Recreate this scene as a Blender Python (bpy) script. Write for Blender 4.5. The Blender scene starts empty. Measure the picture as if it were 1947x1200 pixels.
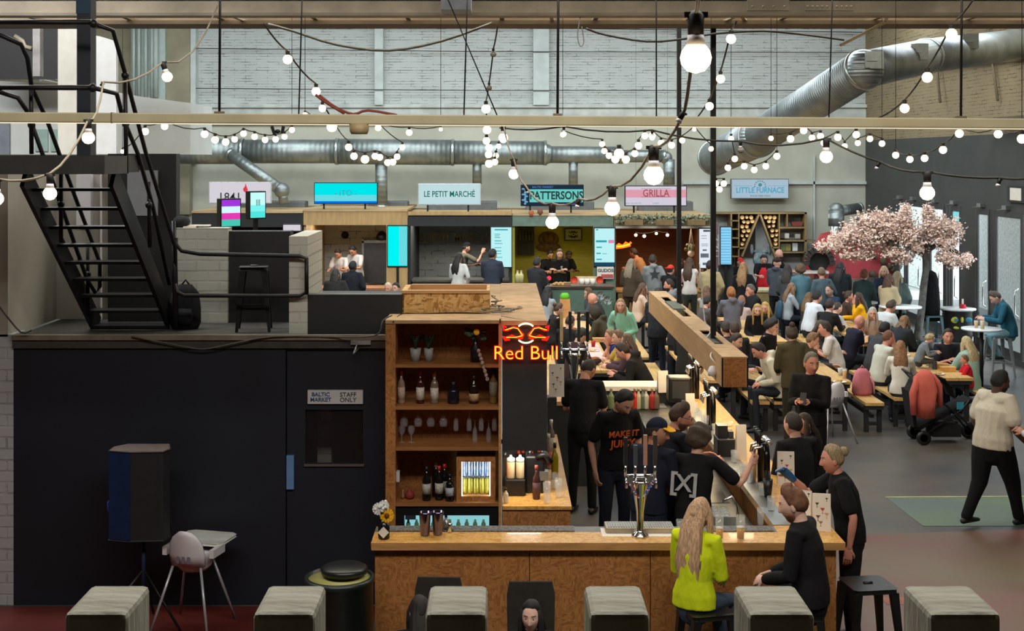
import bpy, math, random
import numpy as np
from mathutils import Vector, Matrix, Euler

# ---------------------------------------------------------------- camera, sky, daylight, exposure
# Camera: 4.05 m above the market floor, level, looking along +Y (a shifted lens keeps verticals upright).
F, CX, HY, H = 2500.0, 950.0, 300.0, 4.05
S = bpy.context.scene
COL = S.collection
cam_d = bpy.data.cameras.new('camera'); cam = bpy.data.objects.new('camera', cam_d); COL.objects.link(cam)
cam.location = (0, 0, H); cam.rotation_euler = (math.pi/2, 0, 0)
cam_d.sensor_width = 36.0; cam_d.lens = F/1947*36.0
cam_d.shift_x = (973.5-CX)/1947; cam_d.shift_y = -(600-HY)/1947
cam_d.clip_end = 300
S.camera = cam
S.view_settings.view_transform = 'Standard'; S.view_settings.look = 'None'
S.view_settings.gamma = 1.0; S.view_settings.use_curve_mapping = False
S.view_settings.exposure = 0.0
try:
    S.cycles.max_bounces = 5; S.cycles.diffuse_bounces = 3; S.cycles.glossy_bounces = 3
    S.cycles.transparent_max_bounces = 8; S.cycles.transmission_bounces = 4
    S.cycles.sample_clamp_indirect = 3.0; S.cycles.use_denoising = True
    S.cycles.caustics_reflective = False; S.cycles.caustics_refractive = False
except Exception: pass

W = bpy.data.worlds.new('sky'); S.world = W; W.use_nodes = True
bgn = W.node_tree.nodes['Background']; bgn.inputs[0].default_value = (0.80, 0.93, 1.0, 1); bgn.inputs[1].default_value = 2.3

def lamp(name, typ, loc, rot, energy, color, **kw):
    l = bpy.data.lights.new(name, typ); l.energy = energy; l.color = color
    for k, v in kw.items(): setattr(l, k, v)
    o = bpy.data.objects.new(name, l); o.location = loc; o.rotation_euler = rot; COL.objects.link(o); return o
R = math.radians
# overcast daylight that reaches the hall through the glazed doors in the right wall
lamp('overcast_sun', 'SUN', (20, 28, 12), (0, R(62), 0), 5.0, (0.86, 0.95, 1.0), angle=R(70))
# roof lights: long skylight strips over the back and middle of the hall
lamp('skylight_daylight', 'AREA', (0.5, 31.0, 8.4), (R(14), 0, 0), 900, (0.84, 0.95, 1.0), shape='RECTANGLE', size=22, size_y=2.2)
lamp('skylight_daylight', 'AREA', (1.0, 23.0, 8.4), (R(10), 0, 0), 1800, (0.90, 0.97, 1.0), shape='RECTANGLE', size=20, size_y=2.0)
lamp('skylight_daylight', 'AREA', (1.0, 14.0, 7.4), (0, 0, 0), 760, (1.0, 0.93, 0.80), shape='RECTANGLE', size=16, size_y=1.6)
lamp('roof_lamp_daylight', 'AREA', (0.5, 5.0, 7.2), (R(12), 0, 0), 520, (1.0, 0.94, 0.86), shape='RECTANGLE', size=10, size_y=1.2)

lamp('roof_lamp_daylight', 'AREA', (-7.5, 12.5, 8.2), (R(50), 0, R(-10)), 520, (.95, .97, 1.0), shape='RECTANGLE', size=5, size_y=1.2)  # added fill to brighten the upper-left cabin; no known fitting there
random.seed(7); RS = np.random.RandomState(7)

# ---------------------------------------------------------------- helpers
def P(px, py, D): return Vector(((px-CX)*D/F, D, H-(py-HY)*D/F))
def PZ(px, py, z):
    D = (H-z)*F/(py-HY); return Vector(((px-CX)*D/F, D, z))
def XA(px, D): return (px-CX)*D/F
def ZA(py, D): return H-(py-HY)*D/F

def tag(o, label=None, cat=None, group=None, kind=None):
    if label: o['label'] = label
    if cat: o['category'] = cat
    if group: o['group'] = group
    if kind: o['kind'] = kind
    return o
def thing(name, label, cat, loc=(0, 0, 0), rz=0.0, group=None):
    o = bpy.data.objects.new(name, None); o.empty_display_size = 0.1; COL.objects.link(o)
    o.location = loc; o.rotation_euler = (0, 0, rz); return tag(o, label, cat, group)
def copy_thing(root, loc, rz=None, label=None, group=None):
    def rec(o, par):
        c = o.copy(); COL.objects.link(c)
        if par: c.parent = par
        for ch in list(o.children): rec(ch, c)
        return c
    r = rec(root, None); r.location = loc
    if rz is not None: r.rotation_euler = (0, 0, rz)
    if label: r['label'] = label
    if group: r['group'] = group
    return r

class MB:
    def __init__(s): s.v = []; s.f = []; s.m = []; s.sm = []
    def add(s, vs, fs, m=0, smooth=False):
        n = len(s.v); s.v.extend([tuple(v) for v in vs])
        for f in fs: s.f.append(tuple(i+n for i in f)); s.m.append(m); s.sm.append(smooth)
        return s
    def box(s, x0, x1, y0, y1, z0, z1, m=0):
        return s.add([(x0,y0,z0),(x1,y0,z0),(x1,y1,z0),(x0,y1,z0),(x0,y0,z1),(x1,y0,z1),(x1,y1,z1),(x0,y1,z1)],
              [(3,2,1,0),(4,5,6,7),(0,1,5,4),(1,2,6,5),(2,3,7,6),(3,0,4,7)], m)
    def obox(s, c, ax, ay, az, m=0):
        """box from a centre and three half-axis vectors"""
        c, ax, ay, az = map(Vector, (c, ax, ay, az)); vs = []
        for k in (-1, 1):
            for (i, j) in ((-1,-1),(1,-1),(1,1),(-1,1)): vs.append(c+ax*i+ay*j+az*k)
        return s.add(vs, [(3,2,1,0),(4,5,6,7),(0,1,5,4),(1,2,6,5),(2,3,7,6),(3,0,4,7)], m)
    def bar(s, a, b, w, h, m=0, up=(0, 0, 1)):
        a, b = Vector(a), Vector(b); d = (b-a); L = d.length; d.normalize()
        u = Vector(up); sx = d.cross(u)
        if sx.length < 1e-4: sx = Vector((1, 0, 0))
        sx.normalize(); uz = sx.cross(d)
        return s.obox((a+b)/2, sx*w/2, d*L/2, uz*h/2, m)
    def tube(s, pts, r, n=8, m=0, cap=True, smooth=True, round_=False, up=(0, 0, 1), groove=None):
        """loft through pts; r: number, list, or list of (rx, ry)"""
        pts = [Vector(p) for p in pts]; k = len(pts)
        rr = r if isinstance(r, (list, tuple)) else [r]*k
        rr = [(q, q) if not isinstance(q, (list, tuple)) else q for q in rr]
        if round_:
            d0 = (pts[0]-pts[1]).normalized(); d1 = (pts[-1]-pts[-2]).normalized()
            a0, a1 = min(rr[0]), min(rr[-1])
            pts = [pts[0]+d0*a0*.95, pts[0]+d0*a0*.6]+pts+[pts[-1]+d1*a1*.6, pts[-1]+d1*a1*.95]
            rr = [(rr[0][0]*.3, rr[0][1]*.3), (rr[0][0]*.78, rr[0][1]*.78)]+rr+[(rr[-1][0]*.78, rr[-1][1]*.78), (rr[-1][0]*.3, rr[-1][1]*.3)]
            k = len(pts)
        vs = []; fs = []; prev = None
        for i in range(k):
            d = (pts[min(i+1, k-1)]-pts[max(i-1, 0)])
            if d.length < 1e-9: d = Vector((0, 0, 1))
            d.normalize()
            if prev is None:
                u = Vector(up)
                if abs(d.dot(u)) > .95: u = Vector((0, 1, 0)) if abs(d.y) < .9 else Vector((1, 0, 0))
                sx = d.cross(u).normalized()
            else:
                sx = prev-d*prev.dot(d)
                sx = sx.normalized() if sx.length > 1e-6 else d.orthogonal().normalized()
            prev = sx; sy = d.cross(sx)
            for j in range(n):
                a = 2*math.pi*j/n; g = 1+(groove[0]*math.cos(groove[1]*a+i*.6) if groove else 0)
                vs.append(pts[i]+sx*math.cos(a)*rr[i][0]*g+sy*math.sin(a)*rr[i][1]*g)
        for i in range(k-1):
            for j in range(n):
                j2 = (j+1) % n; fs.append((i*n+j, i*n+j2, (i+1)*n+j2, (i+1)*n+j))
        if cap: fs.append(tuple(reversed(range(n)))); fs.append(tuple(range((k-1)*n, k*n)))
        return s.add(vs, fs, m, smooth)
    def lathe(s, prof, c=(0, 0, 0), n=16, m=0, smooth=True, ax='z'):
        """prof: list of (radius, height)"""
        vs = []; fs = []; c = Vector(c); k = len(prof)
        for (r, h) in prof:
            for j in range(n):
                a = 2*math.pi*j/n; p = (r*math.cos(a), r*math.sin(a), h)
                if ax == 'x': p = (p[2], p[0], p[1])
                if ax == 'y': p = (p[0], p[2], p[1])
                vs.append(c+Vector(p))
        for i in range(k-1):
            for j in range(n):
                j2 = (j+1) % n; q = (i*n+j, i*n+j2, (i+1)*n+j2, (i+1)*n+j)
                fs.append(q if ax != 'y' else tuple(reversed(q)))
        fs.append(tuple(reversed(range(n)))); fs.append(tuple(range((k-1)*n, k*n)))
        return s.add(vs, fs, m, smooth)
    def ball(s, c, r, n=12, k=8, m=0):
        r = r if isinstance(r, (tuple, list)) else (r, r, r); c = Vector(c); vs = []; fs = []
        for i in range(k+1):
            t = math.pi*i/k
            for j in range(n):
                a = 2*math.pi*j/n
                vs.append((c.x+r[0]*math.sin(t)*math.cos(a), c.y+r[1]*math.sin(t)*math.sin(a), c.z-r[2]*math.cos(t)))
        for i in range(k):
            for j in range(n):
                j2 = (j+1) % n; fs.append((i*n+j, i*n+j2, (i+1)*n+j2, (i+1)*n+j))
        return s.add(vs, fs, m, True)
    def prism(s, poly, axis, a, b, m=0):
        """poly of 2-D points extruded along axis from a to b"""
        def q(p, t): return {'x': (t, p[0], p[1]), 'y': (p[0], t, p[1]), 'z': (p[0], p[1], t)}[axis]
        n = len(poly); vs = [q(p, a) for p in poly]+[q(p, b) for p in poly]
        fs = [tuple(range(n)), tuple(reversed(range(n, 2*n)))]+[(i, (i+1) % n, (i+1) % n+n, i+n) for i in range(n)]
        return s.add(vs, fs, m)
    def build(s, name, mats, parent=None, loc=(0, 0, 0), label=None, cat=None, group=None, kind=None, bevel=0.0):
        me = bpy.data.meshes.new(name)
        L = Vector(loc) if parent is None else Vector((0, 0, 0))
        me.from_pydata([(v[0]-L.x, v[1]-L.y, v[2]-L.z) for v in s.v], [], s.f)
        for mt in (mats if isinstance(mats, (list, tuple)) else [mats]): me.materials.append(mt)
        me.polygons.foreach_set('material_index', s.m); me.polygons.foreach_set('use_smooth', s.sm)
        me.update()
        o = bpy.data.objects.new(name, me); COL.objects.link(o); o.location = L
        if parent: o.parent = parent
        if bevel:
            b = o.modifiers.new('bevel', 'BEVEL'); b.width = bevel; b.segments = 2; b.limit_method = 'ANGLE'
        return tag(o, label, cat, group, kind)

def text(s, size, mat, parent=None, loc=(0, 0, 0), rot=(math.pi/2, 0, 0), bold=0.0, sx=1.0, align='CENTER', name='lettering', ext=.001, space=1.0):
    c = bpy.data.curves.new(name, 'FONT'); c.body = s; c.size = size; c.align_x = align; c.align_y = 'CENTER'
    c.offset = bold*size; c.extrude = ext; c.resolution_u = 3; c.space_character = space
    c.materials.append(mat); o = bpy.data.objects.new(name, c); COL.objects.link(o)
    o.location = loc; o.rotation_euler = rot; o.scale = (sx, 1, 1)
    if parent: o.parent = parent
    return o

# ---------------------------------------------------------------- materials
def lin(c):
    c = c/255.0; return c/12.92 if c <= .04045 else ((c+.055)/1.055)**2.4
def C(*rgb): return (lin(rgb[0]), lin(rgb[1]), lin(rgb[2]), 1)
_M = {}
def mat(name, rgb, rough=.7, metal=0.0, var=.12, scale=8.0, bump=0.0, bscale=40.0, emit=None, estr=0.0, spec=.5, alpha=1.0, trans=0.0, rgb2=None, stretch=(1, 1, 1), coat=0.0):
    if name in _M: return _M[name]
    m = bpy.data.materials.new(name); m.use_nodes = True; nt = m.node_tree; N = nt.nodes; L = nt.links
    b = N['Principled BSDF']; b.inputs['Roughness'].default_value = rough; b.inputs['Metallic'].default_value = metal
    b.inputs['Specular IOR Level'].default_value = spec; b.inputs['Coat Weight'].default_value = coat
    if trans: b.inputs['Transmission Weight'].default_value = trans
    if alpha < 1: b.inputs['Alpha'].default_value = alpha
    tc = N.new('ShaderNodeTexCoord'); mp = N.new('ShaderNodeMapping'); mp.inputs['Scale'].default_value = stretch
    L.new(tc.outputs['Object'], mp.inputs[0])
    no = N.new('ShaderNodeTexNoise'); no.inputs['Scale'].default_value = scale; no.inputs['Detail'].default_value = 4
    L.new(mp.outputs[0], no.inputs['Vector'])
    mx = N.new('ShaderNodeMix'); mx.data_type = 'RGBA'
    a = C(*rgb); 
    if rgb2: c1, c2 = a, C(*rgb2)
    else: c1 = tuple(x*(1-var) for x in a[:3])+(1,); c2 = tuple(min(1, x*(1+var)) for x in a[:3])+(1,)
    mx.inputs[6].default_value = c1; mx.inputs[7].default_value = c2
    rp = N.new('ShaderNodeMapRange'); rp.inputs[1].default_value = .35; rp.inputs[2].default_value = .65
    L.new(no.outputs[0], rp.inputs[0]); L.new(rp.outputs[0], mx.inputs[0]); L.new(mx.outputs[2], b.inputs['Base Color'])
    if bump:
        n2 = N.new('ShaderNodeTexNoise'); n2.inputs['Scale'].default_value = bscale; n2.inputs['Detail'].default_value = 3
        L.new(mp.outputs[0], n2.inputs['Vector'])
        bp = N.new('ShaderNodeBump'); bp.inputs['Strength'].default_value = bump; bp.inputs['Distance'].default_value = .02
        L.new(n2.outputs[0], bp.inputs['Height']); L.new(bp.outputs[0], b.inputs['Normal'])
    if emit: b.inputs['Emission Color'].default_value = C(*emit); b.inputs['Emission Strength'].default_value = estr
    _M[name] = m; return m
def glow(name, rgb, strength):
    if name in _M: return _M[name]
    m = bpy.data.materials.new(name); m.use_nodes = True; nt = m.node_tree; nt.nodes.clear()
    e = nt.nodes.new('ShaderNodeEmission'); e.inputs[0].default_value = C(*rgb); e.inputs[1].default_value = strength
    o = nt.nodes.new('ShaderNodeOutputMaterial'); nt.links.new(e.outputs[0], o.inputs[0]); _M[name] = m; return m
def fabric(rgb, kind=''):
    k = 'fabric_%d_%d_%d%s' % (*rgb, kind)
    return mat(k, rgb, rough=.9, var=.06, scale=9, bump=1.0, bscale=11, spec=.2, stretch=(1, 1, .5))
def brickwall(name, rgb, mortar, plane='xz', bw=.225, bh=.075, dark=.35, bump=.5, rough=.75):
    """painted brick: courses show only where the paint is broken by a noise"""
    if name in _M: return _M[name]
    m = bpy.data.materials.new(name); m.use_nodes = True; nt = m.node_tree; N = nt.nodes; L = nt.links; b = N['Principled BSDF']
    b.inputs['Roughness'].default_value = rough; b.inputs['Specular IOR Level'].default_value = .3
    tc = N.new('ShaderNodeTexCoord'); sp = N.new('ShaderNodeSeparateXYZ'); cb = N.new('ShaderNodeCombineXYZ'); L.new(tc.outputs['Object'], sp.inputs[0])
    L.new(sp.outputs[0 if plane == 'xz' else 1], cb.inputs[0]); L.new(sp.outputs[2], cb.inputs[1])
    nw = N.new('ShaderNodeTexNoise'); nw.inputs['Scale'].default_value = 5; L.new(cb.outputs[0], nw.inputs['Vector'])
    mw = N.new('ShaderNodeMix'); mw.data_type = 'RGBA'; mw.inputs[0].default_value = .015
    L.new(cb.outputs[0], mw.inputs[6]); L.new(nw.outputs[1], mw.inputs[7])
    br = N.new('ShaderNodeTexBrick'); br.inputs['Scale'].default_value = 1.0; br.inputs['Brick Width'].default_value = bw; br.inputs['Row Height'].default_value = bh
    br.inputs['Mortar Size'].default_value = bh*.11; br.inputs['Mortar Smooth'].default_value = .3
    br.inputs['Color1'].default_value = (1, 1, 1, 1); br.inputs['Color2'].default_value = (.93, .93, .93, 1); br.inputs['Mortar'].default_value = (0, 0, 0, 1)
    L.new(mw.outputs[2], br.inputs['Vector'])
    nz = N.new('ShaderNodeTexNoise'); nz.inputs['Scale'].default_value = 2.2; nz.inputs['Detail'].default_value = 8; nz.inputs['Roughness'].default_value = .72
    mp = N.new('ShaderNodeMapping'); mp.inputs['Scale'].default_value = (1, 3, 1); L.new(cb.outputs[0], mp.inputs[0]); L.new(mp.outputs[0], nz.inputs['Vector'])
    rg = N.new('ShaderNodeMapRange'); rg.inputs[1].default_value = .47; rg.inputs[2].default_value = .62; L.new(nz.outputs[0], rg.inputs[0])
    inv = N.new('ShaderNodeMath'); inv.operation = 'SUBTRACT'; inv.inputs[0].default_value = 1; L.new(br.outputs['Color'], inv.inputs[1])
    mul = N.new('ShaderNodeMath'); mul.operation = 'MULTIPLY'; L.new(inv.outputs[0], mul.inputs[0]); L.new(rg.outputs[0], mul.inputs[1])
    ml2 = N.new('ShaderNodeMath'); ml2.operation = 'MULTIPLY'; ml2.inputs[1].default_value = dark; ml2.use_clamp = True; L.new(mul.outputs[0], ml2.inputs[0])
    n3 = N.new('ShaderNodeTexNoise'); n3.inputs['Scale'].default_value = .9; n3.inputs['Detail'].default_value = 6; L.new(cb.outputs[0], n3.inputs['Vector'])
    base = N.new('ShaderNodeMix'); base.data_type = 'RGBA'; base.inputs[6].default_value = tuple(x*.82 for x in C(*rgb)[:3])+(1,); base.inputs[7].default_value = tuple(min(1, x*1.1) for x in C(*rgb)[:3])+(1,)
    L.new(n3.outputs[0], base.inputs[0])
    mx = N.new('ShaderNodeMix'); mx.data_type = 'RGBA'; mx.inputs[7].default_value = C(*mortar)
    L.new(ml2.outputs[0], mx.inputs[0]); L.new(base.outputs[2], mx.inputs[6]); L.new(mx.outputs[2], b.inputs['Base Color'])
    bp = N.new('ShaderNodeBump'); bp.inputs['Strength'].default_value = bump; bp.inputs['Distance'].default_value = .02
    L.new(br.outputs['Color'], bp.inputs['Height']); L.new(bp.outputs[0], b.inputs['Normal'])
    _M[name] = m; return m
def osb(name, tones, scale=34, rough=.5, coat=.0):
    if name in _M: return _M[name]
    m = bpy.data.materials.new(name); m.use_nodes = True; nt = m.node_tree; N = nt.nodes; L = nt.links; b = N['Principled BSDF']
    b.inputs['Roughness'].default_value = rough; b.inputs['Coat Weight'].default_value = coat; b.inputs['Specular IOR Level'].default_value = .3
    tc = N.new('ShaderNodeTexCoord'); outs = []
    nw = N.new('ShaderNodeTexNoise'); nw.inputs['Scale'].default_value = 6; L.new(tc.outputs['Object'], nw.inputs['Vector'])
    for i, (rot, st) in enumerate((((.3, .2, .5), (1, .8, .33)), ((.2, .9, -.6), (.35, .8, 1)))):
        mp = N.new('ShaderNodeMapping'); mp.inputs['Rotation'].default_value = rot; mp.inputs['Scale'].default_value = st
        ad = N.new('ShaderNodeVectorMath'); ad.operation = 'MULTIPLY_ADD'; ad.inputs[1].default_value = (.06, .06, .06)
        L.new(nw.outputs[1], ad.inputs[0]); L.new(tc.outputs['Object'], ad.inputs[2]); L.new(ad.outputs[0], mp.inputs[0])
        vo = N.new('ShaderNodeTexVoronoi'); vo.inputs['Scale'].default_value = scale; L.new(mp.outputs[0], vo.inputs['Vector']); outs.append(vo)
    n2 = N.new('ShaderNodeTexNoise'); n2.inputs['Scale'].default_value = 9; L.new(tc.outputs['Object'], n2.inputs['Vector'])
    gt = N.new('ShaderNodeMath'); gt.operation = 'GREATER_THAN'; gt.inputs[1].default_value = .5; L.new(n2.outputs[0], gt.inputs[0])
    mx = N.new('ShaderNodeMix'); mx.data_type = 'RGBA'; L.new(gt.outputs[0], mx.inputs[0]); L.new(outs[0].outputs['Color'], mx.inputs[6]); L.new(outs[1].outputs['Color'], mx.inputs[7])
    sp = N.new('ShaderNodeSeparateColor'); L.new(mx.outputs[2], sp.inputs[0])
    cr = N.new('ShaderNodeValToRGB'); cr.color_ramp.elements[0].position = 0; cr.color_ramp.elements[0].color = C(*tones[0])
    cr.color_ramp.elements[1].position = 1; cr.color_ramp.elements[1].color = C(*tones[-1])
    for i, t in enumerate(tones[1:-1]):
        e = cr.color_ramp.elements.new((i+1)/(len(tones)-1)*.8); e.color = C(*t)
    L.new(sp.outputs[0], cr.inputs[0]); L.new(cr.outputs[0], b.inputs['Base Color'])
    _M[name] = m; return m
def wave_metal(name, rgb, scale=9, rough=.32, axis='Z', bump=.5, metal=.85):
    if name in _M: return _M[name]
    m = mat(name, rgb, rough=rough, metal=metal, var=.18, scale=3); nt = m.node_tree; N = nt.nodes; L = nt.links; b = N['Principled BSDF']
    tc = N.new('ShaderNodeTexCoord'); w = N.new('ShaderNodeTexWave'); w.bands_direction = axis; w.inputs['Scale'].default_value = scale
    L.new(tc.outputs['Object'], w.inputs['Vector']); bp = N.new('ShaderNodeBump'); bp.inputs['Strength'].default_value = bump; bp.inputs['Distance'].default_value = .02
    L.new(w.outputs['Fac'], bp.inputs['Height']); L.new(bp.outputs[0], b.inputs['Normal']); return m
def glass(name, rgb=(235, 245, 245), alpha=.25, rough=.05):
    m = mat(name, rgb, rough=rough, var=.02, spec=1.0, alpha=alpha); return m

OSB_DARK = osb('osb_board_brown', [(124, 80, 42), (136, 88, 46), (144, 94, 50), (154, 102, 58)], 80, .6)
OSB_BAR = osb('osb_board_bar', [(140, 92, 48), (158, 104, 56), (168, 112, 62), (180, 126, 74)], 80, .5)
OSB_TOP = osb('osb_varnished_top', [(192, 134, 62), (208, 152, 76), (220, 168, 90), (228, 182, 106)], 64, .28, .3)
OSB_PALE = osb('osb_board_pale', [(150, 108, 52), (196, 148, 82), (212, 168, 104), (226, 188, 128)], 52, .6)
PLY = mat('plywood_tan', (196, 152, 100), rough=.55, var=.10, scale=3, stretch=(1, 1, 6))
PLYD = mat('plywood_edge_dusty', (186, 152, 110), rough=.8, var=.15, scale=6)
PINE = mat('pine_edge', (188, 138, 84), rough=.5, var=.15, scale=5, stretch=(1, 8, 8))
TABLE = mat('table_top_wood', (204, 164, 102), rough=.45, var=.14, scale=4, stretch=(8, 1, 8))
BLACKM = mat('black_metal', (26, 26, 28), rough=.45, metal=.3, var=.2)
BLACKP = mat('black_plastic', (22, 22, 24), rough=.4, var=.1)
DARKW = mat('charcoal_paint', (40, 42, 44), rough=.6, var=.1, scale=2)
NAVY = mat('blue_black_paint', (23, 28, 38), rough=.55, var=.12, scale=1.5)
CHROME = mat('chrome', (220, 222, 224), rough=.12, metal=1, var=.03)
STEEL = mat('brushed_steel', (150, 152, 150), rough=.35, metal=.8, var=.12, scale=5)
WHITEP = mat('white_plastic', (222, 220, 224), rough=.45, var=.03)
WHITEC = mat('white_card', (232, 224, 210), rough=.8, var=.03)
CREAM = mat('cream_paint', (206, 196, 168), rough=.65, var=.12, scale=3)
# ================================================================ THE SETTING
ST = 'structure'
fl = mat('floor_concrete', (74, 75, 78), rough=.36, var=.22, scale=.8, bump=.15, bscale=5, rgb2=(98, 92, 84), spec=.5)
MB().box(-14, 14, -4, 37.5, -.2, 0).build('floor', fl, kind=ST)
MB().box(-12, -1.1, 2, 11.86, 0, .004).build('floor_red_paint', mat('floor_red', (92, 34, 28), rough=.5, var=.3, scale=1.5), kind=ST)
MB().prism([(XA(1687, 15.6), 15.65), (9.8, 15.75), (9.8, 14.45), (XA(1752, 14.5), 14.45)], 'z', .0, .004).build('floor_green_paint', mat('floor_green', (98, 120, 92), rough=.5, var=.25, scale=1.2, rgb2=(84, 104, 100)), kind=ST)
MB().prism([(XA(1687, 15.6), 15.66), (9.8, 15.76), (9.8, 15.8), (XA(1687, 15.6), 15.69)], 'z', .0, .006).build('floor_line_paint', mat('floor_line', (190, 190, 130), rough=.6), kind=ST)
MB().prism([(2.8, 9.2), (9.8, 9.2), (9.8, 14.3), (6.4, 14.4), (3.0, 14.0)], 'z', .0, .0035).build('floor_brown_paint', mat('floor_brown', (104, 90, 66), rough=.5, var=.3, scale=.9, rgb2=(112, 72, 60)), kind=ST)
MB().box(XA(1680, 12), XA(1745, 12), 11.9, 12.1, .0, .006).build('floor_worn_patch', mat('floor_worn', (150, 84, 62), rough=.6, var=.3, scale=6), kind=ST)
MB().box(-14, 14, -4, 37.5, 9.0, 9.2).build('ceiling', mat('roof_boards', (150, 140, 122), rough=.8), kind=ST)

wb = brickwall('white_painted_brick', (196, 200, 196), (104, 104, 98), dark=1.2, bump=.5, bw=.6)  # mortar darkened further so its colour carries the row shadows
wp = mat('painted_render', (186, 186, 170), rough=.75, var=.10, scale=1.2, bump=.15, bscale=4)
w = MB().box(-14, 10.6, 36.3, 36.6, 5.5, 9).build('wall_back', wb, kind=ST)
MB().box(-14, 10.6, 36.3, 36.6, 0, 5.5).build('wall_back_lower', wp, kind=ST)
# ledge, piers and recess edges of the brick wall
t = MB(); t.box(XA(365, 36), 10.1, 36.12, 36.3, 5.42, 5.52); t.box(XA(365, 36), 10.1, 36.2, 36.3, 4.95, 5.42)
t.build('trim_1', mat('ledge_paint', (188, 192, 186), rough=.7, var=.15, scale=3), kind=ST, bevel=.02)
t = MB()
for x0, x1 in ((712, 728), (1014, 1044), (1700, 1712)): t.box(XA(x0, 36), XA(x1, 36), 36.05, 36.3, 5.5, 9)
t.box(XA(362, 36), XA(372, 36), 36.0, 36.3, 3.9, 9); t.box(XA(1352, 36), XA(1358, 36), 36.1, 36.3, 0, 4.95)
t.box(XA(1550, 36), XA(1553, 36), 36.2, 36.3, 0, 4.1); t.box(XA(1300, 36), 10.1, 36.2, 36.3, 3.32, 3.40)
t.build('trim_2', mat('pier_paint', (196, 204, 200), rough=.7, var=.1, scale=3), kind=ST)
tanw = mat('tan_render', (150, 142, 118), rough=.8, var=.15, scale=1.5)
MB().box(-14, XA(362, 36), 35.9, 36.25, 2.5, 9).build('wall_back_left', tanw, kind=ST)
# dark courses of the right wall, doors and glazing
rb = brickwall('tan_dirty_brick', (150, 134, 104), (70, 60, 44), plane='yz', dark=1.0)
MB().box(10.1, 10.5, -4, 36.3, 4.53, 9).build('wall_right', rb, kind=ST)
dk = mat('door_wall_grey', (66, 68, 66), rough=.6, var=.1, scale=2, bump=.1, bscale=8)
m = MB(); m.box(10.1, 10.14, 12, 36.3, 2.98, 4.53); m.box(10.1, 10.14, 33.4, 36.3, 0, 2.98)
m.box(10.1, 10.14, 27.9, 28.75, 0, 2.98); m.box(10.1, 10.14, 12, 24.6, 0, 2.98); m.box(10.08, 10.15, 24.6, 33.4, 0, .12)
m.build('wall_right_doors', dk, kind=ST)
MB().box(10.1, 10.3, -4, 12, 0, 4.53).build('wall_right_front', dk, kind=ST)
frm = mat('door_frame_grey', (52, 54, 54), rough=.45, var=.08)
gl = glass('door_glass', (225, 238, 240), .12, .02)
k = 1
for (ya, yb) in ((32.75, 33.35), (31.3, 32.65), (29.85, 30.9), (28.8, 29.45), (27.1, 27.85), (25.4, 26.8)):
    m = MB(); fw = .08
    m.box(10.09, 10.13, ya, ya+fw, .12, 2.98); m.box(10.09, 10.13, yb-fw, yb, .12, 2.98)
    m.box(10.09, 10.13, ya+fw, yb-fw, .12, .26); m.box(10.09, 10.13, ya+fw, yb-fw, 2.86, 2.98)
    o = m.build('door_%d' % k, frm, kind=ST)
    MB().box(10.108, 10.114, ya+fw, yb-fw, .26, 2.86).build('glass_pane', gl, o)
    q = MB(); q.tube([(10.1, ya+.2, .95), (10.03, ya+.2, 1.0), (10.03, ya+.2, 1.45), (10.1, ya+.2, 1.5)], .014, 8); q.build('door_handle', CHROME, o)
    q = MB(); q.box(10.0, 10.1, (ya+yb)/2-.12, (ya+yb)/2+.1, 3.02, 3.1); q.tube([(10.03, (ya+yb)/2, 3.03), (9.95, (ya+yb)/2+.2, 3.0)], .01, 6); q.build('door_closer', STEEL, o)
    k += 1
m = MB()
for y in (30.95, 31.2, 24.95, 25.2, 26.85, 27.0, 29.55, 29.75): m.box(10.1, 10.13, y, y+.12, .12, 2.98)
m.build('trim_3', frm, kind=ST)
# outside the doors
MB().box(10.6, 40, 10, 50, -.15, -.02).build('ground_outside', mat('pavement', (205, 205, 200), rough=.9), kind=ST)
MB().box(13, 13.4, 31.5, 36.6, 0, 3.4).box(13, 13.4, 40.2, 46, 0, 3.4).build('wall_outside', mat('pebble_dash', (196, 204, 200), rough=.9, scale=14, rgb2=(244, 248, 246)), kind=ST)
o = MB().box(13.2, 13.3, 37.2, 39.2, 1.9, 2.6).build('shop_board', mat('teal_board', (30, 190, 190), rough=.5, emit=(30, 190, 190), estr=.0), label='teal board outside seen through the glazed doors', cat='board')
o.location.z += 0
o2 = MB().box(13.22, 13.28, 37.4, 37.5, 0, 1.9).box(13.22, 13.28, 38.9, 39.0, 0, 1.9).build('post', BLACKM, o)
# hidden sides of the hall
MB().box(-14.3, -14, -4, 37.5, 0, 9).build('wall_left', tanw, kind=ST)
MB().box(-14, 10.5, -4.3, -4, 0, 9).build('wall_front', tanw, kind=ST)
# mezzanine the photograph was taken from, with its row of timber posts
MB().box(-5, 6, -3.9, 2.9, 2.2, 2.35).build('floor_mezzanine', mat('mezzanine_boards', (90, 80, 70), rough=.7), kind=ST)
wood = mat('weathered_post_top', (156, 156, 142), rough=.75, var=.1, scale=3, bump=.4, bscale=14, rgb2=(132, 130, 116), stretch=(1.5, 4, 1))
nt = wood.node_tree  # grain rings on the sawn tops
wv = nt.nodes.new('ShaderNodeTexWave'); wv.wave_type = 'RINGS'; wv.inputs['Scale'].default_value = 11; wv.inputs['Distortion'].default_value = 2.5
tc = nt.nodes.new('ShaderNodeTexCoord'); mpp = nt.nodes.new('ShaderNodeMapping'); mpp.inputs['Location'].default_value = (.09, .02, 0); mpp.inputs['Scale'].default_value = (1, .8, .05)
nt.links.new(tc.outputs['Object'], mpp.inputs[0]); nt.links.new(mpp.outputs[0], wv.inputs['Vector'])
bs = nt.nodes['Principled BSDF']; old = bs.inputs['Base Color'].links[0].from_socket
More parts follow.
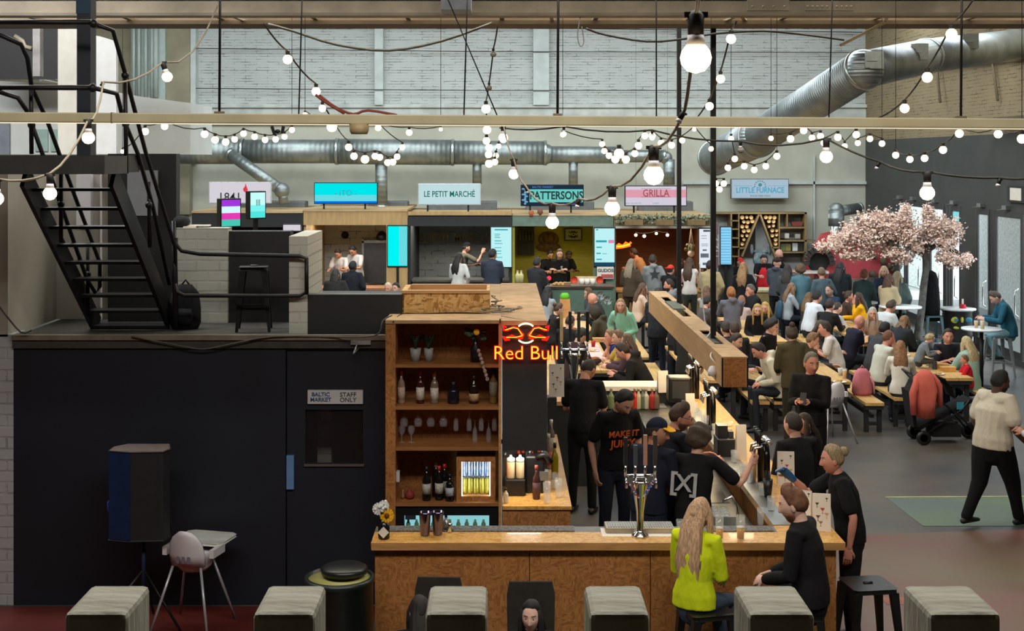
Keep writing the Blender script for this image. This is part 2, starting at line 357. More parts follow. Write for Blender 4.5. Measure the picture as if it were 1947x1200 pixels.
mm = nt.nodes.new('ShaderNodeMix'); mm.data_type = 'RGBA'; mm.blend_type = 'MULTIPLY'; mm.inputs[0].default_value = .16
nt.links.new(old, mm.inputs[6]); nt.links.new(wv.outputs['Color'], mm.inputs[7]); nt.links.new(mm.outputs[2], bs.inputs['Base Color'])
plabels = ['leftmost timber post top, in front of the blue-black wall', 'timber post top in front of the dark bin and staff door', 'timber post top with curved grain left of the seated dark-haired woman',
           'timber post top with diagonal grain between the seated woman and the blonde woman', 'pale timber post top in front of the man in black on the bar stool', 'rightmost timber post top with ring grain, over the bare floor']
for i, (xa, xb, yb_) in enumerate(((121, 241, 1167), (480, 598, 1166), (808, 926, 1164), (1121, 1236, 1165), (1424, 1550, 1172), (1768, 1905, 1215))):
    D0 = 2.7; zt = 4.05-867/2500*2.7; x0, x1 = XA(xa, D0), XA(xb, D0)
    m = MB().box(x0, x1, D0, D0+.185, 2.35, zt)
    m.build('timber_post', wood, loc=((x0+x1)/2, D0+.09, zt), label=plabels[i], cat='post', group='timber posts along the mezzanine edge', bevel=.012)

# ---------------------------------------------------------------- blue-black block on the left, its platform and staff door
YB = 11.9
m = MB(); m.box(-4.4, XA(543, YB), YB, YB+.12, 0, 2.43); m.box(XA(543, YB), -1.0, YB, YB+.12, 2.36, 2.43); m.box(XA(731, YB), -1.0, YB, YB+.12, 0, 2.36)
m.build('wall_block', NAVY, kind=ST)
for (x, y) in ((257, 671), (330, 736), (420, 734), (345, 775), (329, 838), (455, 864), (420, 977), (39, 942)):
    pass
MB().box(-4.4, -1.0, YB-.03, 16.0, 2.33, 2.43).build('floor_platform', mat('platform_boards', (60, 58, 54), rough=.7, var=.2), kind=ST)
MB().box(-4.4, -1.0, YB-.05, YB+.02, 2.405, 2.45).build('trim_4', mat('platform_edge', (120, 110, 96), rough=.7, var=.25, scale=5), kind=ST)
MB().box(-4.4, -1.0, 14.4, 14.5, 0, 2.33).box(-2.6, -2.5, YB+.12, 14.4, 0, 2.33).build('wall_staff_room', BLACKP, kind=ST)
xa, xb = XA(545, YB), XA(731, YB); wx0, wx1, wz0, wz1 = XA(580, YB), XA(690, YB), ZA(883, YB), ZA(780, YB)
m = MB(); m.box(xa, wx0, YB+.02, YB+.07, .01, 2.35); m.box(wx1, xb, YB+.02, YB+.07, .01, 2.35); m.box(wx0, wx1, YB+.02, YB+.07, .01, wz0); m.box(wx0, wx1, YB+.02, YB+.07, wz1, 2.35)
d = m.build('door_7', NAVY, kind=ST)
MB().box(wx0, wx1, YB+.04, YB+.05, wz0, wz1).build('glass_pane', glass('door_window', (50, 54, 56), .25, .03), d)
MB().box(wx0-.01, wx1+.01, YB+.0, YB+.02, wz0-.02, wz0).build('window_bead', STEEL, d)
MB().box(XA(545, YB), XA(559, YB), YB-.012, YB+.02, ZA(930, YB), ZA(866, YB)).build('pull_plate', mat('brushed_plate', (120, 170, 225), rough=.3, metal=.4, var=.05), d)  # satin steel plate; its blue reflection is put into the colour
m = MB(); m.box(XA(668, YB), XA(706, YB), YB-.06, YB+.02, ZA(654, YB), ZA(646, YB)); m.tube([(XA(680, YB), YB-.05, ZA(654, YB)), (XA(676, YB), YB-.16, ZA(667, YB)), (XA(684, YB), YB-.02, ZA(660, YB))], .008, 6); m.build('door_closer', mat('closer_grey', (170, 170, 168), rough=.4, metal=.5), d)
MB().box(XA(583, YB)-.0, XA(611, YB), 12.6, 12.75, 0, 2.33).build('wall_staff_pier', brickwall('pale_brick', (200, 200, 190), (110, 105, 95), dark=.6), kind=ST)
sg = MB().box(XA(585, YB), XA(690, YB), YB-.004, YB+.02, ZA(768, YB), ZA(742, YB)).build('staff_sign', mat('sign_white', (205, 205, 205), rough=.5, var=.02), label='small white sign with dark words on the blue-black staff door', cat='sign', loc=(XA(637, YB), YB, ZA(755, YB)))
dkt = mat('ink_grey', (60, 62, 66), rough=.6); blt = mat('ink_blue', (60, 92, 128), rough=.6)
for s_, x_, y_, mt_, sz_ in (('STAFF', 662, 750.5, dkt, .056), ('ONLY', 662, 760.5, dkt, .056), ('BALTIC', 610, 750, blt, .05), ('MARKET', 610, 760, blt, .05)):
    text(s_, sz_, mt_, sg, (XA(x_, YB)-XA(637, YB), -.008, ZA(y_, YB)-ZA(755, YB)), bold=.02 if mt_ is blt else .004)

# white brick wall left of the block and pale wall behind the stair
MB().box(-9, -4.4, YB+.0, YB+.3, 0, 2.45).build('wall_left_brick', brickwall('white_brick_near', (176, 178, 180), (96, 96, 92), dark=.6, bh=.1), kind=ST)
pale = mat('pale_plaster', (168, 164, 152), rough=.85, var=.10, scale=1.6, bump=.1, bscale=5)
m = MB(); m.box(-9, XA(205, 13.2), 13.2, 13.35, 2.43, 3.95); m.build('wall_stair', pale, kind=ST)
m = MB(); m.prism([(11.9, 2.43), (13.2, 2.43), (13.2, 3.95), (11.9, 3.95)], 'x', -4.6, -4.45); m.build('wall_stair_side', pale, kind=ST)
pd = MB(); pd.box(XA(60, 13.2), XA(101, 13.2), 13.1, 13.2, ZA(509, 13.2), ZA(385, 13.2)); pd.build('window_1', mat('dark_glass', (60, 62, 62), rough=.2), kind=ST)
m = MB(); m.box(XA(145, 13.1), XA(172, 13.1), 13.1, 13.2, ZA(430, 13.1), ZA(332, 13.1)); m.box(XA(187, 13.1), XA(189, 13.1), 13.15, 13.2, 2.43, 3.95); m.build('trim_5', WHITEP, kind=ST)
DKP = mat('black_paint_panel', (32, 32, 33), rough=.6, var=.1)
MB().box(XA(205, 13.0), XA(335, 13.0), 13.0, 13.15, 2.43, 4.09).build('wall_stair_panel', DKP, kind=ST)
nb = MB().box(XA(243, 13), XA(301, 13), 12.98, 13.0, ZA(410, 13), ZA(324, 13)).build('notice_board', mat('notice_grey', (150, 152, 154), rough=.5, var=.04), label='blank grey notice panel on the black wall behind the stair rail', cat='notice')
# low white brick wall, black recess and white brick return behind the railing
lb = brickwall('low_white_brick', (196, 196, 184), (120, 116, 104), dark=.5, bh=.1, bump=.5)
MB().box(XA(335, 12.9), XA(433, 12.9), 12.9, 13.1, 2.43, 3.36).build('wall_low_brick', lb, kind=ST)
MB().box(XA(433, 12.95), XA(552, 12.95), 12.95, 13.15, 2.43, ZA(440, 12.95)).build('wall_low_black', DKP, kind=ST)
MB().box(-1.93, -1.76, 12.05, 13.05, 2.43, 3.33).build('wall_low_return', lb, kind=ST)
MB().box(-1.76, XA(765, 12.1), 12.05, 12.15, 2.43, 2.79).build('wall_low_dark', DKP, kind=ST)
MB().box(-1.76, XA(765, 12.1), 12.04, 12.16, 2.79, 2.80).build('trim_6', mat('cap_grey', (90, 92, 90), rough=.5), kind=ST)  # paler strip paints the lit top edge of the low wall

# ---------------------------------------------------------------- stair with landing, rails and column
def SP(px, py, D): return tuple(P(px, py, D))
st = thing('metal_stair', 'black open-tread metal stair rising to the landing on the left', 'stair', (-3.5, 12.5, 2.43))
O = Vector((-3.5, 12.5, 2.43))
def loc(p): return Vector(p)-O
for i in range(9):
    D = 12.42-.2*i; z = 2.43+.02+.167*i
    MB().box(-.36, .36, D-12.5, D-12.5+.22, z-2.43-.012, z-2.43+.012).build('tread', BLACKM, st)
for sx in (-.36, .36):
    m = MB(); a = Vector((sx, .12, .0)); b = Vector((sx, -1.82, 1.47)); m.bar(a, b, .035, .2); m.build('stringer', BLACKM, st)
ld = MB().box(XA(-60, 10.4), XA(235, 10.4), 9.9, 10.5, ZA(330, 10.4), ZA(330, 10.4)+.14).build('landing', mat('landing_steel', (46, 46, 44), rough=.5, var=.2), label='dark steel landing beam at the head of the metal stair', cat='landing', loc=(-3.8, 10.2, 3.95))
MB().box(XA(-60, 10.4), XA(232, 10.5), 10.5, 11.0, 3.93, 4.07).build('floor_landing', DKP, kind=ST)
# pipe rails of the stair
def rail(pts, r, lbl, knobs=(), nm='handrail'):
    O2 = Vector(pts[0][0] if isinstance(pts[0][0], tuple) else pts[0])
    segs = pts if isinstance(pts[0][0], tuple) else [pts]
    o = MB().tube(segs[0], r*.92, 8).build(nm, BLACKM, loc=tuple(O2), label=lbl, cat='handrail')
    for sg in segs[1:]: MB().tube([Vector(q)-O2 for q in sg], r*.92, 8).build('pipe', BLACKM, o)
    for kx in knobs:
        q = MB().ball(Vector(kx)-O2, r*1.6, 10, 8); q.build('joint', BLACKM, o)
    return o
rail([[SP(-40, 42, 10.2), SP(180, 42, 10.2)], [SP(-40, 166, 10.2), SP(178, 167, 10.2)]], .022, 'two black horizontal guard pipes running left from the blue column', [SP(178, 45, 10.2), SP(176, 167, 10.2)])
rail([[SP(178, 45, 10.2), SP(215, 58, 10.3), SP(238, 140, 10.55), SP(277, 290, 11.2), SP(333, 470, 11.9), SP(336, 622, 12.3)], [SP(176, 167, 10.2), SP(222, 178, 10.3), SP(234, 225, 10.6), SP(262, 292, 10.9), SP(290, 390, 11.4), SP(322, 540, 12.1)], [SP(238, 140, 10.55), SP(240, 330, 10.55)], [SP(283, 345, 11.3), SP(285, 470, 11.4)]],
     .02, 'black pipe handrail on the right side of the metal stair', [SP(238, 143, 10.55), SP(239, 235, 10.6), SP(283, 390, 11.3)])
rail([[SP(-10, 62, 10.0), SP(40, 84, 10.1), SP(52, 110, 10.2), SP(60, 165, 10.35), SP(90, 230, 10.7), SP(130, 340, 11.2), SP(190, 500, 12.1), SP(190, 545, 12.1), SP(182, 558, 12.15), SP(165, 530, 12.1), SP(116, 390, 11.3), SP(62, 240, 10.7)], [SP(-10, 172, 10.2), SP(34, 186, 10.2), SP(52, 212, 10.3)], [SP(59, 170, 10.35), SP(60, 292, 10.5)], [SP(116, 300, 11.1), SP(116, 460, 11.3)], [SP(167, 470, 12.1), SP(167, 600, 12.2)]],
     .02, 'black pipe handrail on the left side of the metal stair', [SP(60, 238, 10.5), SP(116, 388, 11.2), SP(167, 522, 12.1)])
col_ = MB().box(XA(146, 10.6), XA(172, 10.6), 10.6, 10.75, 4.07, 6.6).build('steel_column', mat('column_blue_black', (32, 38, 48), rough=.5, var=.1), label='blue-black steel column on the stair landing', cat='column', loc=(XA(159, 10.6), 10.65, 4.07))
MB().box(-.06, .06, -.055, -.05, ZA(26, 10.6)-4.07, 2.5).build('teal_paint', mat('teal_paint', (24, 62, 84), rough=.5), col_)
# platform railing and bits on it
rail([[SP(335, 452, 11.98), SP(335, 465, 11.98), SP(345, 477, 11.98), SP(380, 483, 11.98), SP(570, 487, 11.98), SP(583, 492, 11.98), SP(583, 555, 11.98), SP(570, 563, 11.98), SP(350, 562, 11.98), SP(336, 555, 11.98), SP(332, 540, 11.98)], [SP(583, 490, 11.98), SP(583, 560, 11.98)], [SP(330, 420, 11.98), SP(333, 625, 11.98)]],
     .021, 'black two-rail pipe guard in front of the tall stool on the platform')
def leg_stool(name, h, w, wt, label, loc_, rz=0, group=None, m_=None):
    """pressed-metal stool: tapered seat, four splayed channel legs, foot ring"""
    m_ = m_ or mat('gunmetal', (40, 42, 42), rough=.32, metal=.6, var=.2)
    t = thing(name, label, 'stool', loc_, rz, group)
    s = MB(); a = wt/2
    s.prism([(-a+.02, -a), (a-.02, -a), (a, -a+.02), (a, a-.02), (a-.02, a), (-a+.02, a), (-a, a-.02), (-a, -a+.02)], 'z', h-.035, h)
    s.build('seat', m_, t, bevel=.008)
    MB().tube([(-.035, 0, h+.001), (.035, 0, h+.001)], .014, 8).build('hand_hole', BLACKP, t)
    for sx in (-1, 1):
        for sy in (-1, 1):
            m = MB(); top = Vector((sx*(a-.025), sy*(a-.025), h-.03)); bot = Vector((sx*w/2, sy*w/2, .0))
            d = top-bot; n1 = Vector((1, 0, 0)); n2 = Vector((0, 1, 0)); vs = []
            for q, r_ in ((bot, .013), (top, .03)):
                for (i, j) in ((-1, -1), (1, -1), (1, 1), (-1, 1)): vs.append(q+n1*i*r_+n2*j*r_)
            m.add(vs, [(3, 2, 1, 0), (4, 5, 6, 7), (0, 1, 5, 4), (1, 2, 6, 5), (2, 3, 7, 6), (3, 0, 4, 7)]); m.build('leg', m_, t)
    zz = h*.36; r_ = w/2*.82+.02*.3; q = MB()
    for (p0, p1) in (((-r_, -r_), (r_, -r_)), ((r_, -r_), (r_, r_)), ((r_, r_), (-r_, r_)), ((-r_, r_), (-r_, -r_))): q.bar((p0[0], p0[1], zz), (p1[0], p1[1], zz), .012, .022)
    q.build('foot_ring', m_, t); return t
leg_stool('tall_stool', ZA(507, 12.3)-2.43, .30, .25, 'tall dark metal stool on the platform in front of the black recess', (XA(483, 12.35), 12.35, 2.43), .12)
# backpack
bp_ = thing('backpack', 'black backpack on the platform beside the low white brick wall', 'backpack', (XA(352, 12.45), 12.45, 2.43))
MB().tube([(0, 0, .0), (0, 0, .06), (0, 0, .2), (0, .01, .34), (0, .02, .42)], [(.12, .07), (.15, .09), (.15, .09), (.13, .08), (.06, .05)], 14).build('bag', fabric((26, 26, 28)), bp_)
MB().tube([(0, -.09, .05), (0, -.10, .12), (0, -.09, .2)], [(.08, .02), (.1, .03), (.08, .02)], 10).build('front_pocket', fabric((30, 30, 33)), bp_)
MB().tube([(-.04, .02, .41), (0, .02, .46), (.04, .02, .41)], .01, 6).build('handle', fabric((20, 20, 22)), bp_)
# clutter on top of the low wall
m = MB(); m.ball((XA(345, 13), 13.0, 3.42), (.09, .08, .06), 10, 6); m.build('cloth_bundle', fabric((48, 50, 52)), loc=(XA(345, 13), 13, 3.36), label='crumpled dark cloth on the low white brick wall', cat='cloth')
m = MB(); m.box(XA(352, 13), XA(375, 13), 12.92, 13.05, 3.36, 3.375); m.box(XA(360, 13), XA(398, 13), 12.95, 13.08, 3.375, 3.385); m.build('paper_stack', WHITEC, loc=(XA(370, 13), 13, 3.36), label='loose papers on the low white brick wall', cat='paper')
# two small screens on stands seen past the low wall
def slab_screen(name, px0, px1, pyt, pyb, D, skew, cols, label, group=None, base_py=None):
    x0, x1, z0, z1 = XA(px0, D), XA(px1, D), ZA(pyb, D), ZA(pyt, D)
    t = thing(name, label, 'screen', ((x0+x1)/2, D, z0), skew, group); w2 = (x1-x0)/2/math.cos(skew); h = z1-z0
    MB().box(-w2-.015, w2+.015, 0, .09, -.015, h+.015).build('casing', BLACKP, t, bevel=.006)
    n = len(cols)
    for i, (c, e) in enumerate(cols): MB().box(-w2, w2, -.006, 0, h*(1-(i+1)/n), h*(1-i/n)).build('display', glow('glow_%d_%d_%d' % c, c, e), t)
    if base_py:
        zb = 2.43; MB().box(-.02, .02, .03, .07, zb-z0, -.01).build('stand', BLACKM, t)
    return t, w2, h
t, w2, h = slab_screen('menu_screen', 424, 454, 380, 430, 14.0, R(38), [((170, 60, 230), .9), ((200, 240, 245), 1.1), ((230, 60, 180), 1.0), ((70, 200, 180), 1.0)], 'small screen with pink and teal picture behind the low white brick wall', 'small screens beyond the platform', 460)
t, w2, h = slab_screen('menu_screen', 478, 502, 366, 414, 14.2, R(38), [((190, 245, 240), 1.1), ((190, 245, 240), 1.1), ((120, 235, 230), 1.1), ((80, 220, 215), 1.1)], 'small teal screen beside the pink one, behind the low wall', 'small screens beyond the platform', 460)
text('|||', .07, mat('ink_teal', (40, 120, 120)), t, (0, -.01, h*.62), bold=.01)
# ---------------------------------------------------------------- white cabin and ducts at upper left
cab = mat('cabin_white', (196, 200, 196), rough=.6, var=.06, scale=2)
t = thing('site_cabin', 'white office cabin with green-tinted windows behind the stair column', 'cabin', (XA(180, 20), 20, 4.1))
O = Vector((XA(180, 20), 20, 4.1))
m = MB(); m.prism([(XA(0, 20)-O.x-1, 0), (XA(362, 20)-O.x, 0), (XA(362, 20)-O.x, ZA(196, 20)-4.1), (XA(255, 20)-O.x, ZA(182, 20)-4.1), (XA(130, 20)-O.x, ZA(160, 20)-4.1), (XA(0, 20)-O.x-1, ZA(148, 20)-4.1)], 'y', 0, 1.5); m.build('wall', cab, t)
for (a, b, c, d_) in ((92, 98, 245, 289), (100, 128, 245, 289), (195, 198, 247, 280)): pass
for (a, b) in ((68, 92), (97, 128), (190, 204)): MB().box(XA(a, 20)-O.x, XA(b, 20)-O.x, -.03, 0, ZA(288, 20)-4.1, ZA(246, 20)-4.1).build('window', mat('cabin_glass', (150, 176, 168), rough=.25, var=.08), t)
m = MB(); m.box(XA(0, 20)-O.x-1, XA(20, 20)-O.x, -.04, 0, 0, ZA(235, 20)-4.1); m.build('grey_panel', mat('cabin_grey', (120, 128, 136), rough=.6), t)
t = thing('white_partition', 'two tall white partition panels behind the blue column', 'partition', (XA(150, 18), 18, 4.1))
MB().box(XA(110, 18)-XA(150, 18), XA(150, 18)-XA(150, 18), 0, .1, .0, ZA(55, 18)-4.1).build('panel', mat('panel_cream', (196, 194, 184), rough=.6, var=.05), t)
b_ = XA(150, 18); MB().prism([(XA(170, 18)-b_, 0), (XA(221, 18)-b_, 0), (XA(221, 18)-b_, ZA(86, 18)-4.1), (XA(213, 18)-b_, ZA(76, 18)-4.1), (XA(190, 18)-b_, ZA(69, 18)-4.1), (XA(170, 18)-b_, ZA(66, 18)-4.1)], 'y', 0, .1).build('panel', mat('panel_white', (204, 206, 206), rough=.6, var=.04), t)
m = MB(); m.box(XA(-30, 19), XA(110, 19), 19, 19.1, ZA(150, 19), 6.5); m.build('wall_dark_recess', DKP, kind=ST)
m = MB(); m.box(XA(62, 16), XA(76, 16), 16, 16.12, ZA(145, 16), ZA(0, 16)+.4); m.build('steel_stanchion', mat('worn_grey_paint', (120, 118, 118), rough=.7, var=.3, scale=5), loc=(XA(69, 16), 16, ZA(145, 16)), label='worn grey steel upright left of the blue column', cat='column')
pipe = mat('lagged_pipe', (172, 162, 142), rough=.6, var=.2, scale=4)
MB().tube([SP(38, -10, 16.5), SP(38, 8, 16.5), SP(42, 22, 16.5), SP(56, 36, 16.5)], .055, 12).build('lagged_pipe', pipe, loc=SP(38, 0, 16.5), label='beige bent pipe at the top left corner', cat='pipe')
MB().tube([SP(74, 143, 20.6), SP(100, 148, 20.6), SP(134, 154, 20.6)], .06, 12).build('foil_duct', wave_metal('foil', (190, 188, 180), 12, axis='X'), loc=SP(100, 148, 20.6), label='short silver foil duct lying left of the blue column', cat='duct')
MB().tube([SP(28, 68, 18.97), SP(44, 78, 18.97), SP(48, 88, 18.97), SP(60, 92, 18.97)], .03, 10).build('bent_pipe', pipe, loc=SP(44, 78, 18.97), label='small cream bent pipe above the dark recess', cat='pipe')
MB().ball(SP(80, 136, 20.5), (.07, .07, .17), 10, 8).ball(SP(88, 140, 20.4), (.05, .04, .04), 8, 6).build('foil_bag', mat('foil_bag', (190, 188, 180), rough=.3, metal=.4), loc=SP(80, 150, 20.5), label='crumpled silver bag beside the worn grey upright', cat='bag')
m = MB()
for x in (252, 262, 275, 287): m.tube([(XA(x, 35.5), 35.6, ZA(185, 35.5)), (XA(x, 35.5), 35.6, 8)], .045, 8)
m.tube([(XA(294, 35.5), 35.6, ZA(185, 35.5)), (XA(294, 35.5), 35.6, 8)], .07, 10)
m.box(XA(250, 35.8), XA(315, 35.8), 35.75, 35.9, ZA(190, 35.8), 8.5)
m.build('pipe_bundle', mat('pale_green_pipes', (176, 188, 180), rough=.5, var=.06), loc=(XA(280, 35.6), 35.6, 6), label='bundle of pale green vertical pipes left of the brick wall', cat='pipes')
# ================================================================ STEELWORK, DUCTS
gird = mat('girder_beige', (158, 148, 130), rough=.7, var=.16, scale=2.5, bump=.2, bscale=10)
gird2 = mat('girder_brown', (112, 98, 78), rough=.75, var=.2, scale=2)
t = thing('roof_girder', 'long riveted beige steel girder across the top of the hall', 'girder', (0, 13.5, 5.5))
m = MB(); m.box(-7, 8, 0, .04, .02, .7); m.box(-7, 8, -.1, .14, 0, .03); m.build('web', gird, t)
MB().box(-7, 8, .0, .012, .16, .17).build('seam', gird2, t)
for (a, b) in ((1420, 1500), (1530, 1622)):
    m = MB(); x0, x1 = XA(a, 13.5), XA(b, 13.5); m.box(x0, x1, -.02, 0, .06, .6 if a < 1500 else .15)
    n = 4 if a < 1500 else 10
    for r_ in range(2 if a < 1500 else 1):
        for i in range(n): m.ball((x0+(i+.5)*(x1-x0)/n, -.03, .1+r_*.1), .013, 8, 6)
    m.build('rivet_plate', gird, t)
for i in range(16): MB().box(-7+i, -6.95+i, .04, 1.0, .03, .06).build('lattice_bar', gird2, t)
t2 = thing('roof_purlin', 'brown lower steel beam running parallel behind the beige girder', 'girder', (0, 14.55, 5.5))
m = MB(); m.box(-7.5, 8.5, -.5, 0, -.02, .02); m.box(-7.5, 8.5, -.02, .02, -.02, .25); m.build('beam', gird2, t2)
for (a, b) in ((440, 476), (1395, 1440), (1045, 1055), (1400, 1370)): MB().bar((XA(a, 14), -.9, .05), (XA(b, 14), -.1, .0), .04, .02).build('brace', gird, t2)
jb = MB().box(XA(839, 13), XA(896, 13), 12.9, 13.3, ZA(20, 13), ZA(-40, 13)); jb.build('junction_box', mat('grey_box', (150, 158, 164), rough=.5), loc=(XA(868, 13), 13.1, ZA(20, 13)), label='pale grey junction box under the girder', cat='box')
def P3(px, py, D): return tuple(P(px, py, D))
def cable(name, pts, r, mt, label, cat='cable', n=6, sub=3):
    q = [Vector(p) for p in pts]; out = []
    for i in range(len(q)-1):
        p0, p1, p2, p3 = q[max(i-1, 0)], q[i], q[i+1], q[min(i+2, len(q)-1)]
        for k in range(sub):
            u = k/sub; out.append(.5*((2*p1)+(p2-p0)*u+(2*p0-5*p1+4*p2-p3)*u*u+(3*p1-p0-3*p2+p3)*u**3))
    out.append(q[-1]); return MB().tube(out, r, n).build(name, mt, loc=tuple(q[0]), label=label, cat=cat)
CABLE = mat('dark_cable', (48, 46, 40), rough=.6)
PALECB = mat('pale_cable', (150, 142, 124), rough=.6)
cable('hanging_cable', [P3(510, 46, 14), P3(560, 60, 14), P3(640, 85, 14), P3(740, 96, 14), P3(840, 78, 14), P3(935, 44, 14)], .016, mat('grey_cable', (92, 94, 86), rough=.6), 'thick grey cable sagging under the girder at upper left centre')
cable('hanging_cable', [P3(1114, 54, 14), P3(1150, 66, 14), P3(1230, 79, 14), P3(1300, 74, 14), P3(1360, 64, 14), P3(1450, 59, 14), P3(1530, 66, 14), P3(1605, 76, 14)], .013, CABLE, 'dark cable sagging behind the largest bulb')
cable('red_cable', [P3(600, 180, 9), P3(620, 195, 9), P3(655, 216, 9)], .011, mat('red_cable', (120, 50, 36), rough=.6), 'rust-red cable crossing near the left bulbs')
cable('red_cable', [P3(608, 182, 9), P3(640, 205, 9), P3(672, 217, 9), P3(700, 210, 9), P3(755, 219, 9)], .010, mat('red_cable', (120, 50, 36)), 'rust-red cable lying along the light batten')
m = MB(); m.bar(P3(1598, 86, 14), P3(1684, 42, 14), .05, .03); m.bar(P3(1684, 42, 14), P3(1688, 0, 14), .05, .03); m.build('bracket_arm', mat('bracket_brown', (120, 104, 80), rough=.7), loc=P3(1640, 62, 14), label='bent brown steel bracket under the girder at upper right', cat='bracket')
for (a, b, nm) in ((52, 62, 'high'), (98, 100, 'middle'), (172, 172, 'lower')):
    cable('tension_wire', [P3(372 if nm != 'high' else 480, a-(6 if nm == 'middle' else 4), 36), P3(900, a, 36), P3(1690, b, 36)], .012, CABLE, 'thin dark wire stretched across the brick wall, the %s of three' % {'high': 'highest', 'middle': 'middle one', 'lower': 'lowest'}[nm], 'wire', sub=1)
# long light batten
t = thing('light_batten', 'long cream light batten hung right across the view', 'light', (0, 9, 4.305))
sl = math.atan2(-.05, 8.0); t.rotation_euler = (0, -sl, 0)
MB().box(-6, 6, -.04, .04, -.033, .035).build('housing', mat('batten_cream', (172, 162, 130), rough=.5, var=.1, scale=3), t, bevel=.008)
MB().box(-6, 6, -.02, .02, -.039, -.033).build('lamp_strip', glow('batten_glow', (255, 240, 205), 1.0), t)
for x in (215, ): MB().box(XA(x, 9)-.004, XA(x, 9)+.004, -.043, .043, -.036, .038).build('joint', gird2, t)
for px in (417, 1060, 1827):
    MB().tube([(XA(px, 9), 0, .03), (XA(px, 9), 0, 1.35)], .009, 8).build('suspension_rod', BLACKM, t); MB().box(XA(px, 9)-.03, XA(px, 9)+.03, -.03, .03, .03, .05).build('clamp', gird2, t)
for px, d_ in ((568, .03), (882, .03), (1576, .03), (1248, -.01)): MB().tube([(XA(px, 9), 0, .03), (XA(px, 9)+d_, 0, 1.35)], .005, 6).build('suspension_wire', BLACKM, t)
cable('slanting_wire', [P3(850, -5, 9.2), P3(945, 219, 9.2)], .005, BLACKM, 'thin black wire slanting down to the batten right of centre', 'wire', sub=1)
def duct(name, segs, mt, label, collars=()):
    """segs: (a, b, r) straight runs, each a part along its own local Z"""
    O = Vector(segs[0][0]); t = thing(name, label, 'duct', tuple(O))
    for a, b, r_ in segs:
        a, b = Vector(a), Vector(b); d_ = b-a
        o = MB().lathe([(r_, 0), (r_, d_.length)], n=28).build('duct_run', mt, t); o.location = a-O; o.rotation_mode = 'QUATERNION'; o.rotation_quaternion = d_.to_track_quat('Z', 'Y')
        for i in ([0, 1] if d_.length > .8 else []):
            q = MB().lathe([(r_*1.0, -.03), (r_*1.05, -.03), (r_*1.05, .05), (r_, .05)], n=28).build('collar', DUCTC, t); q.location = a-O+d_*i; q.rotation_mode = 'QUATERNION'; q.rotation_quaternion = d_.to_track_quat('Z', 'Y')
    for a in collars: MB().ball(Vector(a[0])-O, a[1], 20, 14).build('elbow', mt, t)
    return t
DUCTM = wave_metal('spiral_duct', (150, 158, 156), 2.4, .46, 'Z', .22)
DUCTC = mat('duct_collar', (170, 178, 176), rough=.3, metal=.8)
DUCTS = wave_metal('spiral_duct_fine', (150, 158, 160), 5.5, .45, 'Z', .35)
duct('long_extract_duct', [(P3(240, 288, 34), P3(460, 288, 34), .33), (P3(460, 288, 34), P3(640, 288, 34), .31), (P3(640, 288, 34), P3(860, 290, 34), .33), (P3(860, 290, 34), P3(1036, 291, 34), .31), (P3(1036, 294, 34), P3(1180, 295, 34), .22), (P3(1180, 297, 34), P3(1262, 297, 34), .16), (P3(1272, 303, 34), P3(1272, 352, 34), .15)], DUCTM, 'long galvanised spiral duct running above the food stalls', [(P3(1266, 300, 34), .17), (P3(1036, 293, 34), .27)])
for px, r_, yb_, lb in ((725, .16, 392, 'behind the turquoise sign'), (907, .12, 350, 'behind the white stall sign with green letters'), (1090, .12, 352, 'behind the dark stall sign')):
    duct('branch_duct', [(P3(px, 300, 34.0), P3(px, yb_, 34.0), r_)], DUCTM, 'vertical silver branch duct '+lb)
duct('branch_duct', [(P3(436, 292, 33.6), P3(535, 362, 33.2), .15), (P3(536, 362, 33.2), P3(540, 388, 33.2), .12)], DUCTM, 'slanting silver branch duct with elbow above the leftmost stall sign', [(P3(536, 362, 33.2), .2)])
duct('large_supply_duct', [(P3(1360, 300, 26), P3(1440, 262, 23), .34), (P3(1440, 262, 23), P3(1640, 133, 20), .31), (P3(1640, 133, 20), P3(1760, 107, 22), .29), (P3(1760, 107, 22), P3(1985, 78, 26), .29)], DUCTS, 'large silver duct climbing to the upper right corner', [(P3(1640, 133, 20), .315), (P3(1440, 262, 23), .335), (P3(1760, 107, 22), .295)])
for px, py, D in ((1662, 114, 20), (1748, 98, 21.4), (1845, 78, 23)):
    t = thing('duct_grille', {1662: 'first square air grille on the large duct, nearest its elbow', 1748: 'middle square air grille on the large duct', 1845: 'rightmost square air grille on the large duct'}[px], 'grille', P3(px, py, D-.32), group='air grilles on the large duct')
    MB().box(-.07, .14, -.02, .2, -.13, .13).build('box', DUCTC, t); q = MB(); q.box(-.14, -.07, -.03, .0, -.12, .12); q.box(-.12, .04, -.05, -.02, -.02, .02); q.build('flap', DUCTC, t)
duct('elbow_duct', [(P3(1590, 430, 33.5), P3(1590, 400, 33.5), .2), (P3(1590, 402, 33.5), P3(1632, 396, 34.2), .14)], DUCTM, 'silver elbow duct rising beside the pizza oven wall', [(P3(1590, 400, 33.5), .2)])

